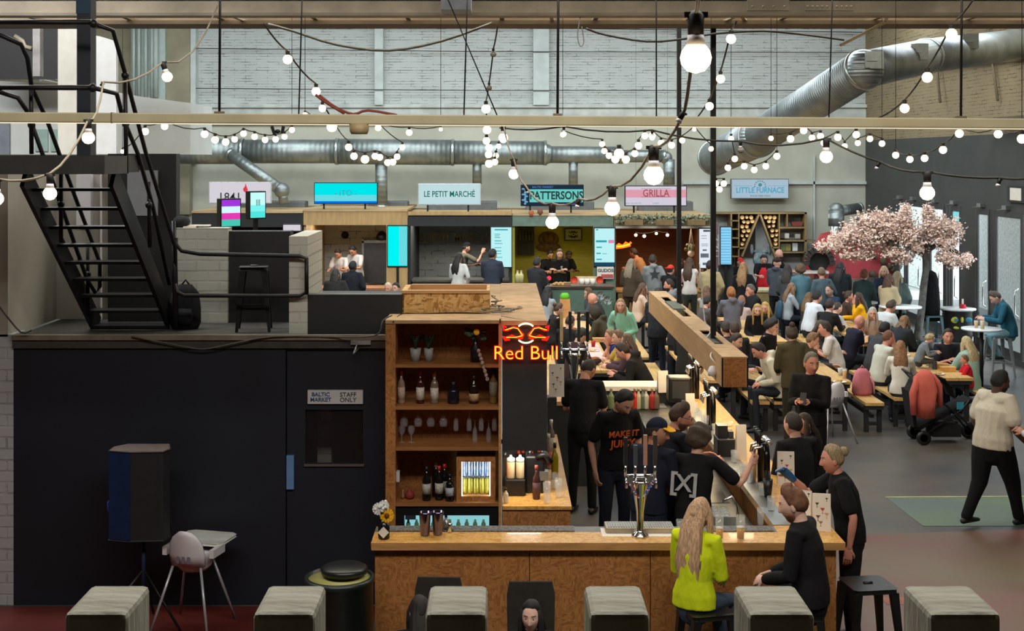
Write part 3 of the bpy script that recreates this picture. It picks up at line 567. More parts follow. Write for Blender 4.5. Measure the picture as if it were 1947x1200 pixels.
# ================================================================ FOOD STALLS
def Bx(m, px0, px1, pyt, pyb, D0, D1, k=0): return m.box(XA(px0, D0), XA(px1, D0), D0, D1, ZA(pyb, D0), ZA(pyt, D0), k)
DS = 32.0
tile = brickwall('stall_white_tile', (200, 206, 202), (140, 142, 138), bw=.34, bh=.17, dark=1.3, bump=.3, rough=.3)
tile_d = _M['stall_white_tile']
wood_tan = mat('stall_wood_tan', (186, 152, 100), rough=.6, var=.12, scale=2, stretch=(6, 1, 1))
def stall(name, label, x0, x1, back, fascia, fy=(405, 430), side=None, open_b=1.05):
    t = thing(name, label, 'food stall', (XA((x0+x1)/2, DS), DS, 0)); O = Vector((XA((x0+x1)/2, DS), DS, 0))
    X0, X1 = XA(x0, DS)-O.x, XA(x1, DS)-O.x; zf0, zf1 = ZA(fy[1], DS), ZA(fy[0], DS)
    MB().box(X0, X1, 3.4, 3.5, 0, zf1-.05).build('back_wall', back, t)
    MB().box(X0, X0+.06, .05, 3.4, 0, zf1-.05).build('side_wall', side or back, t); MB().box(X1-.06, X1, .05, 3.4, 0, zf1-.05).build('side_wall', side or back, t)
    MB().box(X0, X1, -.02, .06, zf0, zf1).build('fascia', fascia, t)
    MB().box(X0, X1, -.04, 3.6, zf1, zf1+.05).build('roof', mat('stall_roof', (190, 160, 116), rough=.7, var=.15, scale=2), t)
    return t, O
t1, O1 = stall('food_stall', 'food stall with white tiled wall under the turquoise sign', 577, 775, tile, wood_tan, (402, 428), wood_tan)
t2_, O2 = stall('food_stall', 'food stall with white tiles and dark fascia under the white sign with green letters', 776, 973, tile, DARKW, (410, 430), DARKW)
t3, O3 = stall('food_stall', 'yellow-walled food stall with green fascia under the dark sign', 974, 1166, mat('stall_yellow', (190, 178, 62), rough=.6, var=.08, scale=3, bump=.3, bscale=3, stretch=(1, 1, 8)), mat('stall_sage', (106, 128, 112), rough=.6), (410, 430))
t4, O4 = stall('food_stall', 'wood-lined food stall with planter fascia under the pink and white sign', 1167, 1352, mat('stall_brown', (142, 98, 62), rough=.6, var=.15, scale=2, stretch=(1, 1, 12)), mat('stall_bark', (120, 104, 72), rough=.8, var=.3, scale=6), (412, 430))
t0, O0 = stall('food_stall', 'leftmost food stall with black fascia, half hidden by the low walls', 365, 576, DKP, DKP, (405, 432), DKP)
for (t, O, px0, px1, pyt, mt) in ((t1, O1, 735, 775, 428, wood_tan), (t3, O3, 1128, 1170, 430, mat('stall_green_pier', (92, 118, 100), rough=.6))):
    MB().box(XA(px0, DS)-O.x, XA(px1, DS)-O.x, -.06, .02, 0, ZA(pyt, DS)).build('pier', mt, t)
MB().box(XA(1170, DS)-O4.x, XA(1350, DS)-O4.x, -.08, -.02, ZA(434, DS), ZA(430, DS)).build('awning_rail', mat('rail_white', (214, 206, 190), rough=.5), t4)
MB().box(XA(776, DS)-O2.x, XA(973, DS)-O2.x, -.08, -.02, ZA(409, DS), ZA(402, DS)).build('top_board', wood_tan, t2_)
# letters on the tiled wall
gold = mat('brass_letters', (150, 130, 84), rough=.35, metal=.6)
text('LE PETIT MARCHÉ', .31, gold, t2_, (XA(862, 35.4)-O2.x, 3.38, ZA(453, 35.4)), bold=.015, sx=.86)
# counters
def counter(label, x0, x1, pyt, D, mt, top, depth=.7, ph=.05):
    zt = ZA(pyt, D); X0, X1 = XA(x0, D), XA(x1, D)
    t = thing('stall_counter', label, 'counter', ((X0+X1)/2, D, 0)); a = (X1-X0)/2
    MB().box(-a, a, .04, depth, 0, zt-ph).build('front', mt, t); MB().box(-a-.04, a+.04, 0, depth+.04, zt-ph, zt).build('worktop', top, t); return t
sage = mat('counter_sage', (84, 108, 92), rough=.6, var=.1)
c3 = counter('sage green stall counter with a dark top and stickers', 1040, 1165, 545, 30.6, sage, mat('dark_top', (70, 52, 42), rough=.4))
for (px, py, r_) in ((1142, 563, .1), (1156, 572, .1), (1140, 580, .07)):
    MB().lathe([(r_, 0), (r_, .006)], n=14, ax='y').build('sticker', mat('sticker_white', (190, 196, 188), rough=.6, rgb2=(40, 44, 42), scale=22), c3).location = (XA(px, 30.6)-c3.location.x, .032, ZA(py, 30.6))
counter('dark stall counter behind the customers of the tiled stall', 786, 970, 532, 32.1, mat('counter_dark', (54, 52, 48), rough=.6), mat('steel_top', (110, 108, 100), rough=.35, metal=.5))
counter('white stall counter front beneath the turquoise menu screen', 580, 735, 548, 32.0, WHITEC, mat('orange_top', (160, 104, 66), rough=.5))
counter('wooden counter of the pink-signed stall', 1175, 1340, 552, 32.2, mat('counter_wood', (150, 112, 66), rough=.6, var=.15), PINE)
counter('plywood counter of the pizza stall with till', 1392, 1500, 552, 31.2, mat('counter_ply', (150, 128, 82), rough=.6, var=.12), mat('counter_ply_top', (186, 172, 136), rough=.5))
# signs over the stalls
def sign_box(px0, px1, pyt, pyb, D, face, label, frame=BLACKP, posts=True):
    x0, x1, z0, z1 = XA(px0, D), XA(px1, D), ZA(pyb, D), ZA(pyt, D)
    t = thing('stall_sign', label, 'sign', ((x0+x1)/2, D, z0), group='lit signs over the food stalls'); a = (x1-x0)/2; h = z1-z0
    MB().box(-a, a, 0, .16, 0, h).build('case', frame, t, bevel=.01)
    MB().box(-a+.02, a-.02, -.01, 0, .02, h-.02).build('lit_face', face, t)
    if posts:
        for sx in (-.35, .3): MB().box(sx*a*2-.02, sx*a*2+.02, .05, .1, ZA(405, DS)-z0, .0).build('post', BLACKM, t)
    return t, a, h
whiteface = glow('face_white', (226, 232, 238), .82)
t, a, h = sign_box(397, 515, 346, 387, 32, glow('face_lilac', (228, 222, 232), .85), 'white lit stall sign with red flame and handwritten black letters, leftmost', mat('sign_pale', (200, 200, 200)))
text('1841 Ras', .3, mat('ink_black', (20, 20, 24)), t, (.0, -.02, h*.28), bold=.004, sx=.95)
m = MB(); m.prism([(.1, h*.55), (.16, h*.52), (.2, h*.62), (.17, h*.78), (.14, h*.95), (.13, h*.8), (.08, h*.68)], 'y', -.02, -.012); m.build('flame', glow('flame_red', (235, 60, 80), .9), t)
t, a, h = sign_box(597, 718, 347, 388, 32, glow('face_turquoise', (0, 235, 240), .95), 'bright turquoise lit stall sign')
MB().box(-a+.02, a-.02, -.014, -.01, .02, .07).build('blue_edge', glow('face_blue', (0, 120, 240), .9), t)
MB().box(-a+.02, a-.02, -.013, -.01, .07, h*.42).build('pale_band', glow('face_paleturq', (110, 228, 235), .9), t)
gry = mat('ink_greyteal', (70, 150, 160))
text('- ITO -', .19, gry, t, (0, -.02, h*.5), bold=.0)
t, a, h = sign_box(795, 914, 349, 390, 32, glow('face_white_cyan', (206, 236, 240), .85), 'white lit stall sign with green capital letters', mat('sign_pale', (200, 200, 200)))
text('LE PETIT MARCHÉ', .20, glow('ink_green', (30, 140, 120), .5), t, (0, -.02, h*.5), bold=.012, sx=.78)
t, a, h = sign_box(990, 1110, 351, 392, 32, glow('face_navy', (44, 68, 92), .5), 'dark navy lit stall sign with bold black letters on mint')
MB().box(-a*.72, a*.97, -.016, -.01, h*.18, h*.78).build('mint_panel', glow('mint', (120, 225, 215), .8), t)
text('PATTERSONS', .27, mat('ink_dark', (12, 40, 40)), t, (a*.13, -.02, h*.48), bold=.03, sx=.80)
text('BALTIC MARKET', .07, glow('ink_blue_glow', (90, 140, 230), .9), t, (-a*.3, -.02, h*.88)); text('BURGERS', .06, glow('ink_blue_glow', (90, 140, 230), .9), t, (a*.6, -.02, h*.09))
m = MB()
for i in range(9): m.ball((-a*.86+.03*math.sin(i*2.1), -.02, .06+i*.045), (.03+.015*(i % 3), .006, .022), 8, 6)
m.build('figure_patch', glow('patch_pale', (130, 190, 230), .8), t)
t, a, h = sign_box(1188, 1306, 353, 392, 32, glow('face_lilac2', (226, 218, 234), .85), 'white lit stall sign with a pink band and thin red capital letters')
MB().box(-a+.02, a-.02, -.014, -.01, h*.42, h*.8).build('pink_band', glow('pink_band', (246, 172, 190), .8), t)
redi = mat('ink_red', (150, 50, 60)); text('GRILLA', .25, redi, t, (0, -.02, h*.62), bold=.004, sx=.8)
for z in (h*.44, h*.84): MB().box(-.36, .36, -.018, -.014, z, z+.008).build('rule', redi, t)
for x, s_ in ((-.55, 'BEST ON THE PIT'), (0, 'STREET'), (.55, 'BBQ')): text(s_, .05, gry, t, (x, -.02, h*.13))
t, a, h = sign_box(1390, 1500, 340, 378, 35.9, glow('face_paleblue', (188, 214, 232), .75), 'pale blue lit sign with outlined letters on the wall above the pizza stall', mat('sign_frame', (110, 108, 100)), False)
text('LITTLE FURNACE', .21, glow('ink_sky', (90, 190, 225), .7), t, (0, -.02, h*.42), bold=.02, sx=.82); text('WOOD FIRED PIZZA', .06, dkt, t, (0, -.02, h*.14))
m = MB(); m.box(-.72, -.22, -.018, -.014, h*.64, h*.65); m.box(.22, .72, -.018, -.014, h*.64, h*.65)
for i in range(9):
    b_ = math.pi*i/8; m.ball((.15*math.cos(b_), -.018, h*.62+.15*math.sin(b_)), (.018, .004, .018), 6, 4)
m.ball((0, -.018, h*.7), (.05, .004, .05), 10, 6); m.build('crest', gry, t)
# upright menu screens
def menu(px0, px1, pyt, pyb, D, face, label, lines=(), low=None, ink=None):
    x0, x1, z0, z1 = XA(px0, D), XA(px1, D), ZA(pyb, D), ZA(pyt, D); a = (x1-x0)/2; h = z1-z0
    t = thing('menu_screen', label, 'screen', ((x0+x1)/2, D, z0), group='upright menu screens on the stalls')
    MB().box(-a, a, 0, .08, 0, h).build('casing', BLACKP, t, bevel=.01); MB().box(-a+.02, a-.02, -.006, 0, .03, h-.03).build('display', face, t)
    MB().box(-.03, .03, .02, .06, -z0, 0).build('stand', BLACKM, t)
    if low: MB().box(-a+.02, a-.02, -.012, -.006, .03, h*.12).build('footer', low, t)
    m = MB()
    for (u, v, w_, hh) in lines: m.box(-a+u*2*a, -a+(u+w_)*2*a, -.012, -.008, h*v, h*v+hh)
    if lines: m.build('menu_lines', ink or glow('ink_cyan', (60, 190, 200), .7), t)
    return t, a, h
cy = glow('face_cyan', (0, 250, 250), .95); cyp = glow('face_ice', (190, 244, 246), .98)
t, a, h = menu(736, 776, 428, 508, 31.9, cy, 'bright turquoise upright menu screen left of the tiled stall')
MB().box(a*.15, a-.03, -.012, -.006, .05, h*.97).build('pale_side', glow('face_paleturq', (110, 228, 235), .9), t)
menu(932, 974, 430, 510, 31.9, cyp, 'icy white upright menu screen behind the man in the dark jacket', [(.2, .9, .6, .03), (.2, .8, .25, .015), (.2, .76, .22, .015), (.2, .72, .25, .015), (.2, .64, .3, .02), (.2, .58, .35, .015), (.2, .48, .3, .015), (.2, .4, .3, .02), (.2, .34, .3, .015), (.2, .25, .35, .015)])
t, a, h = menu(1129, 1170, 432, 508, 31.9, cyp, 'pale cyan upright menu screen on the green pier', [(.1, .62, .5, .05), (.12, .48, .25, .03), (.12, .33, .2, .03), (.12, .18, .25, .03), (.4, .33, .2, .012), (.1, .92, .1, .03)], glow('footer_navy', (40, 90, 120), .6))
MB().box(a*.35, a-.03, -.014, -.008, h*.6, h*.68).build('pink_tab', glow('pink_tab', (240, 140, 190), .9), t)
menu(1328, 1354, 433, 512, 31.9, glow('face_white2', (232, 240, 248), .95), 'white upright menu screen with grey text beside the black pole', [(.35, .9, .5, .05), (.2, .8, .4, .012), (.2, .74, .4, .012), (.2, .6, .5, .012), (.2, .56, .5, .012), (.3, .44, .3, .04), (.15, .28, .6, .1), (.3, .1, .4, .06)], None, mat('ink_mid', (110, 120, 130)))
menu(1369, 1392, 430, 505, 30.8, glow('face_sky', (150, 215, 250), .95), 'sky blue upright menu screen left of the pizza stall', [(.1, .05+.07*i, .75, .02) for i in range(13)], None, glow('ink_skydeep', (90, 185, 235), .85))
MB().box(XA(1367, 30.9), XA(1395, 30.9), 30.95, 31.0, 0, ZA(505, 30.9)).build('screen_stand', DARKW, loc=(XA(1381, 30.9), 30.95, 0), label='dark fabric-like panel under the sky blue menu screen', cat='stand')
t, a, h = menu(537, 573, 425, 441, 31.8, glow('face_lilac', (228, 222, 232), .85), 'small white lit panel with a red mark left of the tiled stall')
o = MB().box(XA(1356, 31.9), XA(1366, 31.9), 31.9, 32, ZA(510, 31.9), ZA(425, 31.9)).build('banner', mat('banner_plum', (120, 92, 92), rough=.7), label='narrow plum banner with vertical lettering between two menu screens', cat='banner', loc=(XA(1361, 31.9), 31.9, ZA(468, 31.9)))
MB().box(-.02, .02, .02, .05, -ZA(468, 31.9), 0).build('stand', BLACKM, o)
text('FIZZ', .2, mat('ink_pale', (190, 180, 170)), o, (0, -.01, 0), rot=(math.pi/2, -math.pi/2, 0), sx=1.4)
# grey vent boxes and clutter on the stall roofs
vb = mat('vent_grey', (104, 108, 108), rough=.5, metal=.3, var=.08)
for (a, b, lb) in ((455, 580, 'leftmost'), (700, 775, 'left of the white sign'), (815, 945, 'behind the white sign'), (1000, 1130, 'behind the dark sign'), (1215, 1318, 'behind the pink sign')):
    MB().box(XA(a, 34.2), XA(b, 34.2), 34.2, 34.8, 2.655, ZA(383, 34.2)).build('vent_box', vb, loc=(XA((a+b)/2, 34.2), 34.5, 2.7), label='low grey ventilation box on the stall roofs, '+lb, cat='vent', bevel=.02)
for (px, py, c, lb) in ((1010, 408, (170, 90, 60), 'small terracotta pot on the green stall fascia, left'), (1027, 405, (120, 74, 56), 'small brown jar on the green stall fascia, right')):
    MB().lathe([(.05, 0), (.07, .06), (.06, .14), (.04, .15)], P3(px, py+4, 32.0), 12).build('pot', mat('pot_%d' % px, c), loc=P3(px, py+4, 32.0), label=lb, cat='pot')
leafm = mat('ivy_leaf', (88, 98, 70), rough=.7, var=.4, scale=20, rgb2=(150, 152, 124))
m = MB()
for i in range(420):
    x = XA(random.uniform(1172, 1350), 31.9); z = ZA(random.uniform(409, 425), 31.9)+random.gauss(0, .02); s_ = random.uniform(.03, .06); u = Vector((random.gauss(0, 1), random.gauss(0, .5), random.gauss(0, 1))).normalized(); v = u.orthogonal().normalized(); c = Vector((x, 31.85+random.uniform(-.08, .1), z))
    m.add([c-u*s_, c-v*s_*.6, c+u*s_, c+v*s_*.6], [(0, 1, 2, 3)])
m.build('ivy', leafm, loc=(XA(1260, 31.9), 31.9, 2.5), label='variegated ivy growing along the fascia of the wood-lined stall', cat='plant', kind='stuff')
for i, (a, b) in enumerate(((1188, 1222), (1247, 1280), (1307, 1340))):
    MB().box(XA(a, 31.7), XA(b, 31.7), 31.6, 31.78, ZA(428, 31.7), ZA(418, 31.7)).build('window_planter', mat('planter_brown', (128, 104, 68), rough=.7), loc=(XA((a+b)/2, 31.7), 31.7, ZA(428, 31.7)), label=['left', 'middle', 'right'][i]+' brown planter box among the ivy on the stall fascia', cat='planter', group='planter boxes on the stall fascia')
# things inside the stalls
def disc(px, py, D, r_, mt, label, name, cat, th=.03):
    return MB().lathe([(r_, 0), (r_, th)], P3(px, py, D), 20, ax='y').build(name, mt, loc=P3(px, py, D), label=label, cat=cat)
disc(656, 447, 35.35, .1, BLACKP, 'round black wall clock on the white tiles', 'wall_clock', 'clock')
t = thing('canopy_oven', 'dark kitchen unit with a pale frame in the tiled stall', 'oven', (XA(712, 34.5), 34.5, 0))
MB().box(-.27, .3, 0, .7, ZA(538, 34.5), ZA(462, 34.5)).build('body', mat('oven_dark', (62, 62, 66), rough=.4), t); MB().box(-.33, -.27, -.03, .7, ZA(512, 34.5), ZA(458, 34.5)).build('frame', STEEL, t); MB().box(-.33, .3, -.03, .1, ZA(462, 34.5), ZA(457, 34.5)).build('top_rail', STEEL, t)
m = MB(); m.lathe([(.14, 0), (.15, .1), (.1, .2), (.02, .25)], P3(726, 457, 34.6), 14); m.build('dark_pot', BLACKP, loc=P3(726, 457, 34.6), label='dark rounded pot on top of the kitchen unit', cat='pot')
def bottle(px, py, D, h=.25, r_=.035, col_=(200, 190, 150), label='', cap=None, name='bottle', group=None, z=None, nk=.4):
    p = P3(px, py, D); t = thing(name, label, 'bottle', p, group=group)
    MB().lathe([(r_, 0), (r_, h*.6), (r_*.8, h*.7), (r_*nk, h*.78), (r_*nk, h*.95)], n=12).build('glass_body', mat('bottle_%d_%d_%d' % col_, col_, rough=.2, var=.05), t)
    MB().lathe([(r_*nk*1.15, h*.93), (r_*nk*1.15, h)], n=10).build('cap', mat('cap_%d_%d_%d' % (cap or (200, 190, 150)), cap or (200, 190, 150)), t); return t
bottle(984, 537, 31.5, .28, .06, (206, 196, 140), 'pale yellow sauce bottle on the yellow stall counter, left', group='sauce bottles')
bottle(991, 537, 31.5, .28, .06, (206, 196, 140), 'pale yellow sauce bottle on the yellow stall counter, right', group='sauce bottles')
sb = thing('shelf_unit', 'dark display cabinet of bottles on the yellow wall', 'cabinet', (XA(1000, 35.2), 35.2, ZA(485, 35.2)))
MB().box(-.22, .22, 0, .15, 0, .75).build('case', mat('cab_dark', (54, 50, 44), rough=.6), sb)
for i in range(5): MB().lathe([(.03, 0), (.03, .13), (.012, .18), (.012, .22)], n=8).build('bottle_inside', mat('btl_grey', (96, 96, 92), rough=.3), sb).location = (-.16+i*.08, -.04, .4)
t = thing('carved_plaque', 'carved brown wooden emblem on the yellow wall', 'plaque', P3(1043, 457, 35.3))
MB().ball((0, .05, .02), (.28, .05, .22), 20, 10).ball((0, .02, -.18), (.33, .04, .12), 16, 8).ball((0, 0, .05), (.16, .07, .14), 14, 8).build('emblem', mat('carved_wood', (120, 84, 48), rough=.6, var=.3, scale=9, bump=.8, bscale=9), t)
t = thing('framed_poster', 'framed comic-burst poster reading WOW on the yellow wall', 'poster', P3(1090, 446, 35.3))
MB().box(-.24, .24, 0, .03, -.17, .17).build('frame', BLACKP, t); MB().box(-.21, .21, -.006, 0, -.14, .14).build('print', mat('poster_grey', (170, 170, 160)), t)
m = MB(); q = []
for i in range(24): a_ = 2*math.pi*i/24; rr = (.17, .11) if i % 2 else (.12, .075); q.append((rr[0]*math.cos(a_), rr[1]*math.sin(a_)))
m.prism(q, 'y', -.012, -.006); m.build('burst', mat('burst_black', (26, 26, 26)), t); text('WOW', .12, mat('ink_yellow', (220, 215, 40)), t, (0, -.016, 0), bold=.03)
t = thing('skateboard', 'red and white skateboard shelf standing on the sage counter', 'skateboard', P3(1116, 541, 30.8))
m = MB(); m.prism([(-.33, .03), (-.38, .09), (-.38, .13), (-.33, .19), (.33, .19), (.38, .13), (.38, .09), (.33, .03)], 'y', 0, .02); m.build('deck', mat('deck_cream', (205, 180, 140)), t)
for sx in (-1, 1): MB().lathe([(.085, -.012), (.085, 0)], (sx*.30, 0, .11), 18, ax='y').build('red_end', mat('deck_red', (205, 60, 36)), t)
for i in range(3): MB().lathe([(.055, 0), (.065, .14)], (-.12+i*.125, -.06, 0), 12).build('paper_cup', WHITEC, t)
t = thing('price_board', 'white board with dark word and red price strip on the green pier', 'sign', P3(1151, 520, 31.85))
MB().box(-.2, .2, 0, .02, -.13, .16).build('board', WHITEC, t); text('GUDO50', .11, dkt, t, (.03, -.01, .07), bold=.02); MB().box(-.1, .19, -.01, 0, -.11, -.02).build('red_strip', mat('strip_red', (180, 84, 84)), t)
for (px, c, lb) in ((1062, (190, 150, 90), 'heap of bread rolls on the sage counter'), ):
    m = MB()
    for i in range(7): m.ball(P(1054+i*4, 541-(i % 2)*2, 30.85), (.06, .05, .04), 10, 6)
    m.build('bread_rolls', mat('bread', (206, 160, 100), rough=.8, var=.15), loc=P3(1066, 543, 30.85), label=lb, cat='bread', kind='stuff')
t = thing('food_tray', 'brown food tray beside the bread on the sage counter', 'tray', P3(1079, 543, 30.8)); MB().box(-.08, .08, 0, .15, 0, .07).build('tray', mat('tray_brown', (150, 112, 80)), t)
neon_o = glow('neon_orange', (255, 90, 20), 3.0); neon_y = glow('neon_yellow', (255, 190, 40), 3.0)
t = thing('neon_sign', 'orange flame-shaped neon in the wood-lined stall', 'neon sign', P3(1184, 470, 34))
m = MB(); m.tube([(-.18, 0, .0), (-.1, 0, .08), (0, 0, .03), (.08, 0, .12), (.16, 0, .07), (.22, 0, .13)], .03, 8); m.tube([(-.18, 0, -.02), (0, 0, 0), (.2, 0, .05)], .03, 8); m.build('tube', neon_o, t)
m = MB(); m.tube([(-.15, -.03, .02), (0, -.03, .03), (.18, -.03, .08)], .018, 6); m.build('tube', neon_y, t)
lp_ = disc(1044, 529, 30.75, .05, glow('neon_red', (240, 40, 60), 2.5), 'small glowing red and yellow lamp beside the sage counter', 'table_lamp', 'lamp'); MB().tube([(0, .02, -.03), (0, .02, ZA(544, 30.6)-ZA(529, 30.75))], .012, 6).build('stem', BLACKM, lp_)
t = thing('hanging_planter', 'macrame hanging plant pot at the right of the wood-lined stall', 'planter', P3(1314, 482, 33))
MB().ball((0, 0, 0), (.09, .09, .09), 12, 8).build('pot', WHITEC, t); q = MB(); [q.tube([(s_*.08, 0, .03), (0, 0, .62)], .008, 5) for s_ in (-1, 0, 1)]; q.build('cord', WHITEC, t)
m = MB(); [m.ball((random.gauss(0, .06), random.gauss(0, .05), .1+random.random()*.1), (.04, .03, .05), 6, 4) for _ in range(14)]; m.build('leaves', leafm, t)
# ---------------------------------------------------------------- pizza stall recess: log stacks and shelves
t = thing('log_wall_unit', 'wall unit with two triangular stacks of cut logs around a tent-shaped opening', 'shelf unit', (XA(1445, 35.6), 35.6, 0)); O = Vector((XA(1445, 35.6), 35.6, 0))
def u(px): return XA(px, 35.6)-O.x
def vz(py): return ZA(py, 35.6)
fr = mat('shelf_oak', (128, 108, 70), rough=.6, var=.15, scale=5)
MB().box(u(1358), u(1532), .55, .6, 0, vz(406)).build('back_panel', mat('recess_white', (178, 184, 184), rough=.7, var=.08), t)
m = MB(); m.box(u(1358), u(1534), 0, .55, vz(407), vz(404)); m.box(u(1389), u(1392), 0, .5, .8, vz(407)); m.box(u(1404), u(1406), 0, .5, .8, vz(407)); m.box(u(1481), u(1483), 0, .5, .8, vz(407)); m.box(u(1530), u(1534), 0, .5, 0, vz(404))
m.bar((u(1443), .1, vz(408)), (u(1411), .1, vz(488)), .2, .05); m.bar((u(1446), .1, vz(408)), (u(1476), .1, vz(492)), .2, .05)
for py in (420, 436, 453, 470, 488): m.box(u(1390), u(1404), 0, .5, vz(py)-.015, vz(py)+.015)
for (a, b, py) in ((1483, 1530, 433), (1483, 1550, 458), (1483, 1532, 480), (1404, 1416, 472), (1468, 1482, 471)): m.box(u(a), u(b), 0, .4, vz(py)-.02, vz(py)+.02)
m.box(u(1496), u(1498), 0, .4, vz(433), vz(406)); m.build('frame', fr, t)
logs = []
for side in (0, 1):
    for r_ in range(9):
        y = 413+r_*8.6
        if side == 0: xa_, xb_ = 1409, 1441-(y-408)*.40-3
        else: xa_, xb_ = 1449+(y-408)*.36+3, 1479
        x = xa_+3+(r_ % 2)*3
        while x < xb_-1: logs.append((x, y+random.uniform(-1, 1), random.uniform(3.2, 4.6))); x += random.uniform(7.4, 9)
end = mat('log_end', (206, 168, 110), rough=.8, var=.15, scale=8); bark = mat('log_bark', (110, 78, 48), rough=.9)
for (px, py, rp) in logs:
    r_ = rp*35.6/2500; m = MB(); m.lathe([(r_, 0), (r_, .4)], n=12, ax='y', m=1); m.lathe([(r_*.86, -.006), (r_*.86, .0)], n=12, ax='y', m=0); o = m.build('log', [end, bark], t); o.location = (u(px), .05, vz(py))
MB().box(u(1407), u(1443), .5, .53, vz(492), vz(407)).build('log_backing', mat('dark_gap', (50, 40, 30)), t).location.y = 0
shelf_items = [(1488, 452, (60, 56, 50), .16, 'dark box file on the pizza stall shelf, left'), (1496, 452, (176, 176, 170), .14, 'white mug on the pizza stall shelf'), (1517, 452, (150, 150, 140), .12, 'grey jar on the pizza stall shelf'), (1489, 476, (96, 110, 70), .2, 'green carton on the lower pizza stall shelf'), (1499, 476, (130, 120, 60), .2, 'olive carton on the lower pizza stall shelf'), (1512, 476, (200, 204, 204), .22, 'white book on the lower pizza stall shelf'), (1522, 476, (40, 44, 40), .24, 'black crate on the lower pizza stall shelf')]
for (px, py, c, hh, lb) in shelf_items:
    MB().box(-.07, .07, .0, .14, 0, hh).build('shelf_item', mat('item_%d_%d' % (px, py), c), label=lb, cat='box', bevel=.01).location = (XA(px, 35.7), 35.7, ZA(py+3.4, 35.6)+.02)
MB().prism([(-.17, .12), (-.13, 0), (.13, 0), (.17, .12)], 'y', 0, .15).build('wire_basket', mat('basket_red', (110, 50, 40)), label='small dark red basket on the top shelf of the pizza stall', cat='basket').location = (XA(1516, 35.7), 35.7, ZA(432, 35.6)+.02)
MB().ball((0, 0, .16), (.2, .02, .22), 14, 10).ball((-.24, 0, .42), (.05, .02, .14), 8, 6).ball((.24, 0, .42), (.05, .02, .14), 8, 6).ball((0, 0, .36), (.22, .02, .06), 10, 6).build('wall_painting', mat('graffiti_teal', (84, 120, 134), rough=.7, var=.2, scale=7, rgb2=(170, 190, 196)), label='blue-grey animal-shaped mural behind the man in the red apron', cat='mural').location = (XA(1446, 36.1), 36.1, ZA(503, 36.1))
# red oven with arch, right of the shelves
t = thing('pizza_oven', 'large red domed pizza oven with a black brick arch', 'oven', (XA(1625, 33.8), 33.8, 0))
MB().prism([(-1.0, 0), (1.0, 0), (1.0, 1.35), (.9, 1.75), (.6, 2.0), (-.1, 2.1), (-.55, 2.0), (-.8, 1.6), (-1.0, 1.25)], 'y', 0, 1.2).build('body', mat('oven_red', (168, 56, 62), rough=.5, var=.1), t, bevel=.04)
MB().box(-1.02, 1.02, -.05, 1.2, 0, .95).build('plinth', mat('oven_plinth', (120, 104, 84), rough=.7, var=.2), t)
m = MB(); 
for i in range(11):
    a_ = math.pi*i/10; m.obox((-.95+.33*math.cos(a_), -.12, 1.35+.36*math.sin(a_)), (.07*math.cos(a_), 0, .07*math.sin(a_)), (0, .1, 0), (-.045*math.sin(a_), 0, .045*math.cos(a_)))
m.build('arch', mat('arch_black', (44, 40, 36), rough=.7), t)
MB().lathe([(.26, 0), (.26, .02)], (-.95, -.04, 1.35), 18, ax='y').build('mouth', mat('soot', (14, 12, 10)), t)  # near-black disc in place of an open oven mouth
MB().box(-1.45, -.75, -.35, .1, 1.1, 1.16).build('ledge', mat('marble_ledge', (205, 200, 190), rough=.3), t)
MB().lathe([(.16, 0), (.16, .9)], P3(1591, 418, 34.4), 16).build('flue', DUCTC, loc=P3(1591, 418, 34.4), label='short steel flue above the red pizza oven', cat='flue').location.z -= .9
m = MB()
for i in range(26): m.ball((random.uniform(-.35, .35), 0, random.uniform(0, 1.0)), random.uniform(.06, .1), 8, 6)
m.build('log_pile', mat('dark_logs', (70, 62, 46), rough=.9, var=.3), label='dark pile of logs right of the red oven', cat='logs', kind='stuff').location = (XA(1685, 33.6), 33.6, .9)
MB().box(-.5, .5, 0, .6, 0, 1.0).build('log_store', mat('log_store', (60, 52, 42), rough=.8), label='low dark store under the log pile by the glazed doors', cat='store').location = (XA(1680, 33.5), 33.4, 0)
# clutter high on the right wall
m = MB(); m.box(9.6, 10.1, 22.5, 26.5, ZA(228, 25), ZA(222, 25)); m.box(9.7, 10.1, 23, 24.2, ZA(222, 25), ZA(195, 25)); m.build('wall_shelf', mat('shelf_dusty', (96, 84, 66), rough=.8, var=.2), loc=(10, 24, 4.8), label='dusty shelf with a box high on the right brick wall', cat='shelf')
m = MB(); m.tube([(10.0, 33, 6.2), (10.0, 30, 6.1), (10.0, 24, 5.9)], .04, 8); m.tube([(10.0, 27, 6.9), (10.0, 26.4, 5.2)], .03, 8); m.tube([(10.0, 30.2, 6.6), (9.95, 29.7, 5.3)], .03, 8); m.build('wall_pipes', mat('pipe_brown', (110, 98, 74), rough=.7), loc=(10, 28, 6), label='brown pipes fixed high on the right brick wall', cat='pipes')
sg = MB().box(10.04, 10.1, 24.9, 26.0, 3.18, 3.50).build('door_notice', mat('notice_dark', (44, 46, 46)), label='small black and white notice above the rightmost doors', cat='notice', loc=(10.07, 25.4, 3.3)); MB().box(-.04, -.03, -.1, .45, -.08, .16).build('white_panel', WHITEC, sg)

for (O_, e_, c_, w_) in ((O1, 55, (1, .98, .92), 1.6), (O2, 50, (1, .95, .85), 1.8), (O3, 42, (1, .92, .75), 1.8), (O4, 34, (1, .80, .58), 1.8)):
    lamp('stall_ceiling_light', 'AREA', (O_.x, DS+1.1, 2.52), (R(-18), 0, 0), e_, c_, shape='RECTANGLE', size=w_, size_y=.3)  # added fill inside each stall; no ceiling fitting stands here
lamp('stall_ceiling_light', 'AREA', (XA(1446, 35.6), 35.0, 2.9), (R(-10), 0, 0), 20, (1, .94, .84), shape='RECTANGLE', size=1.4, size_y=.3)  # added fill for the log-wall recess
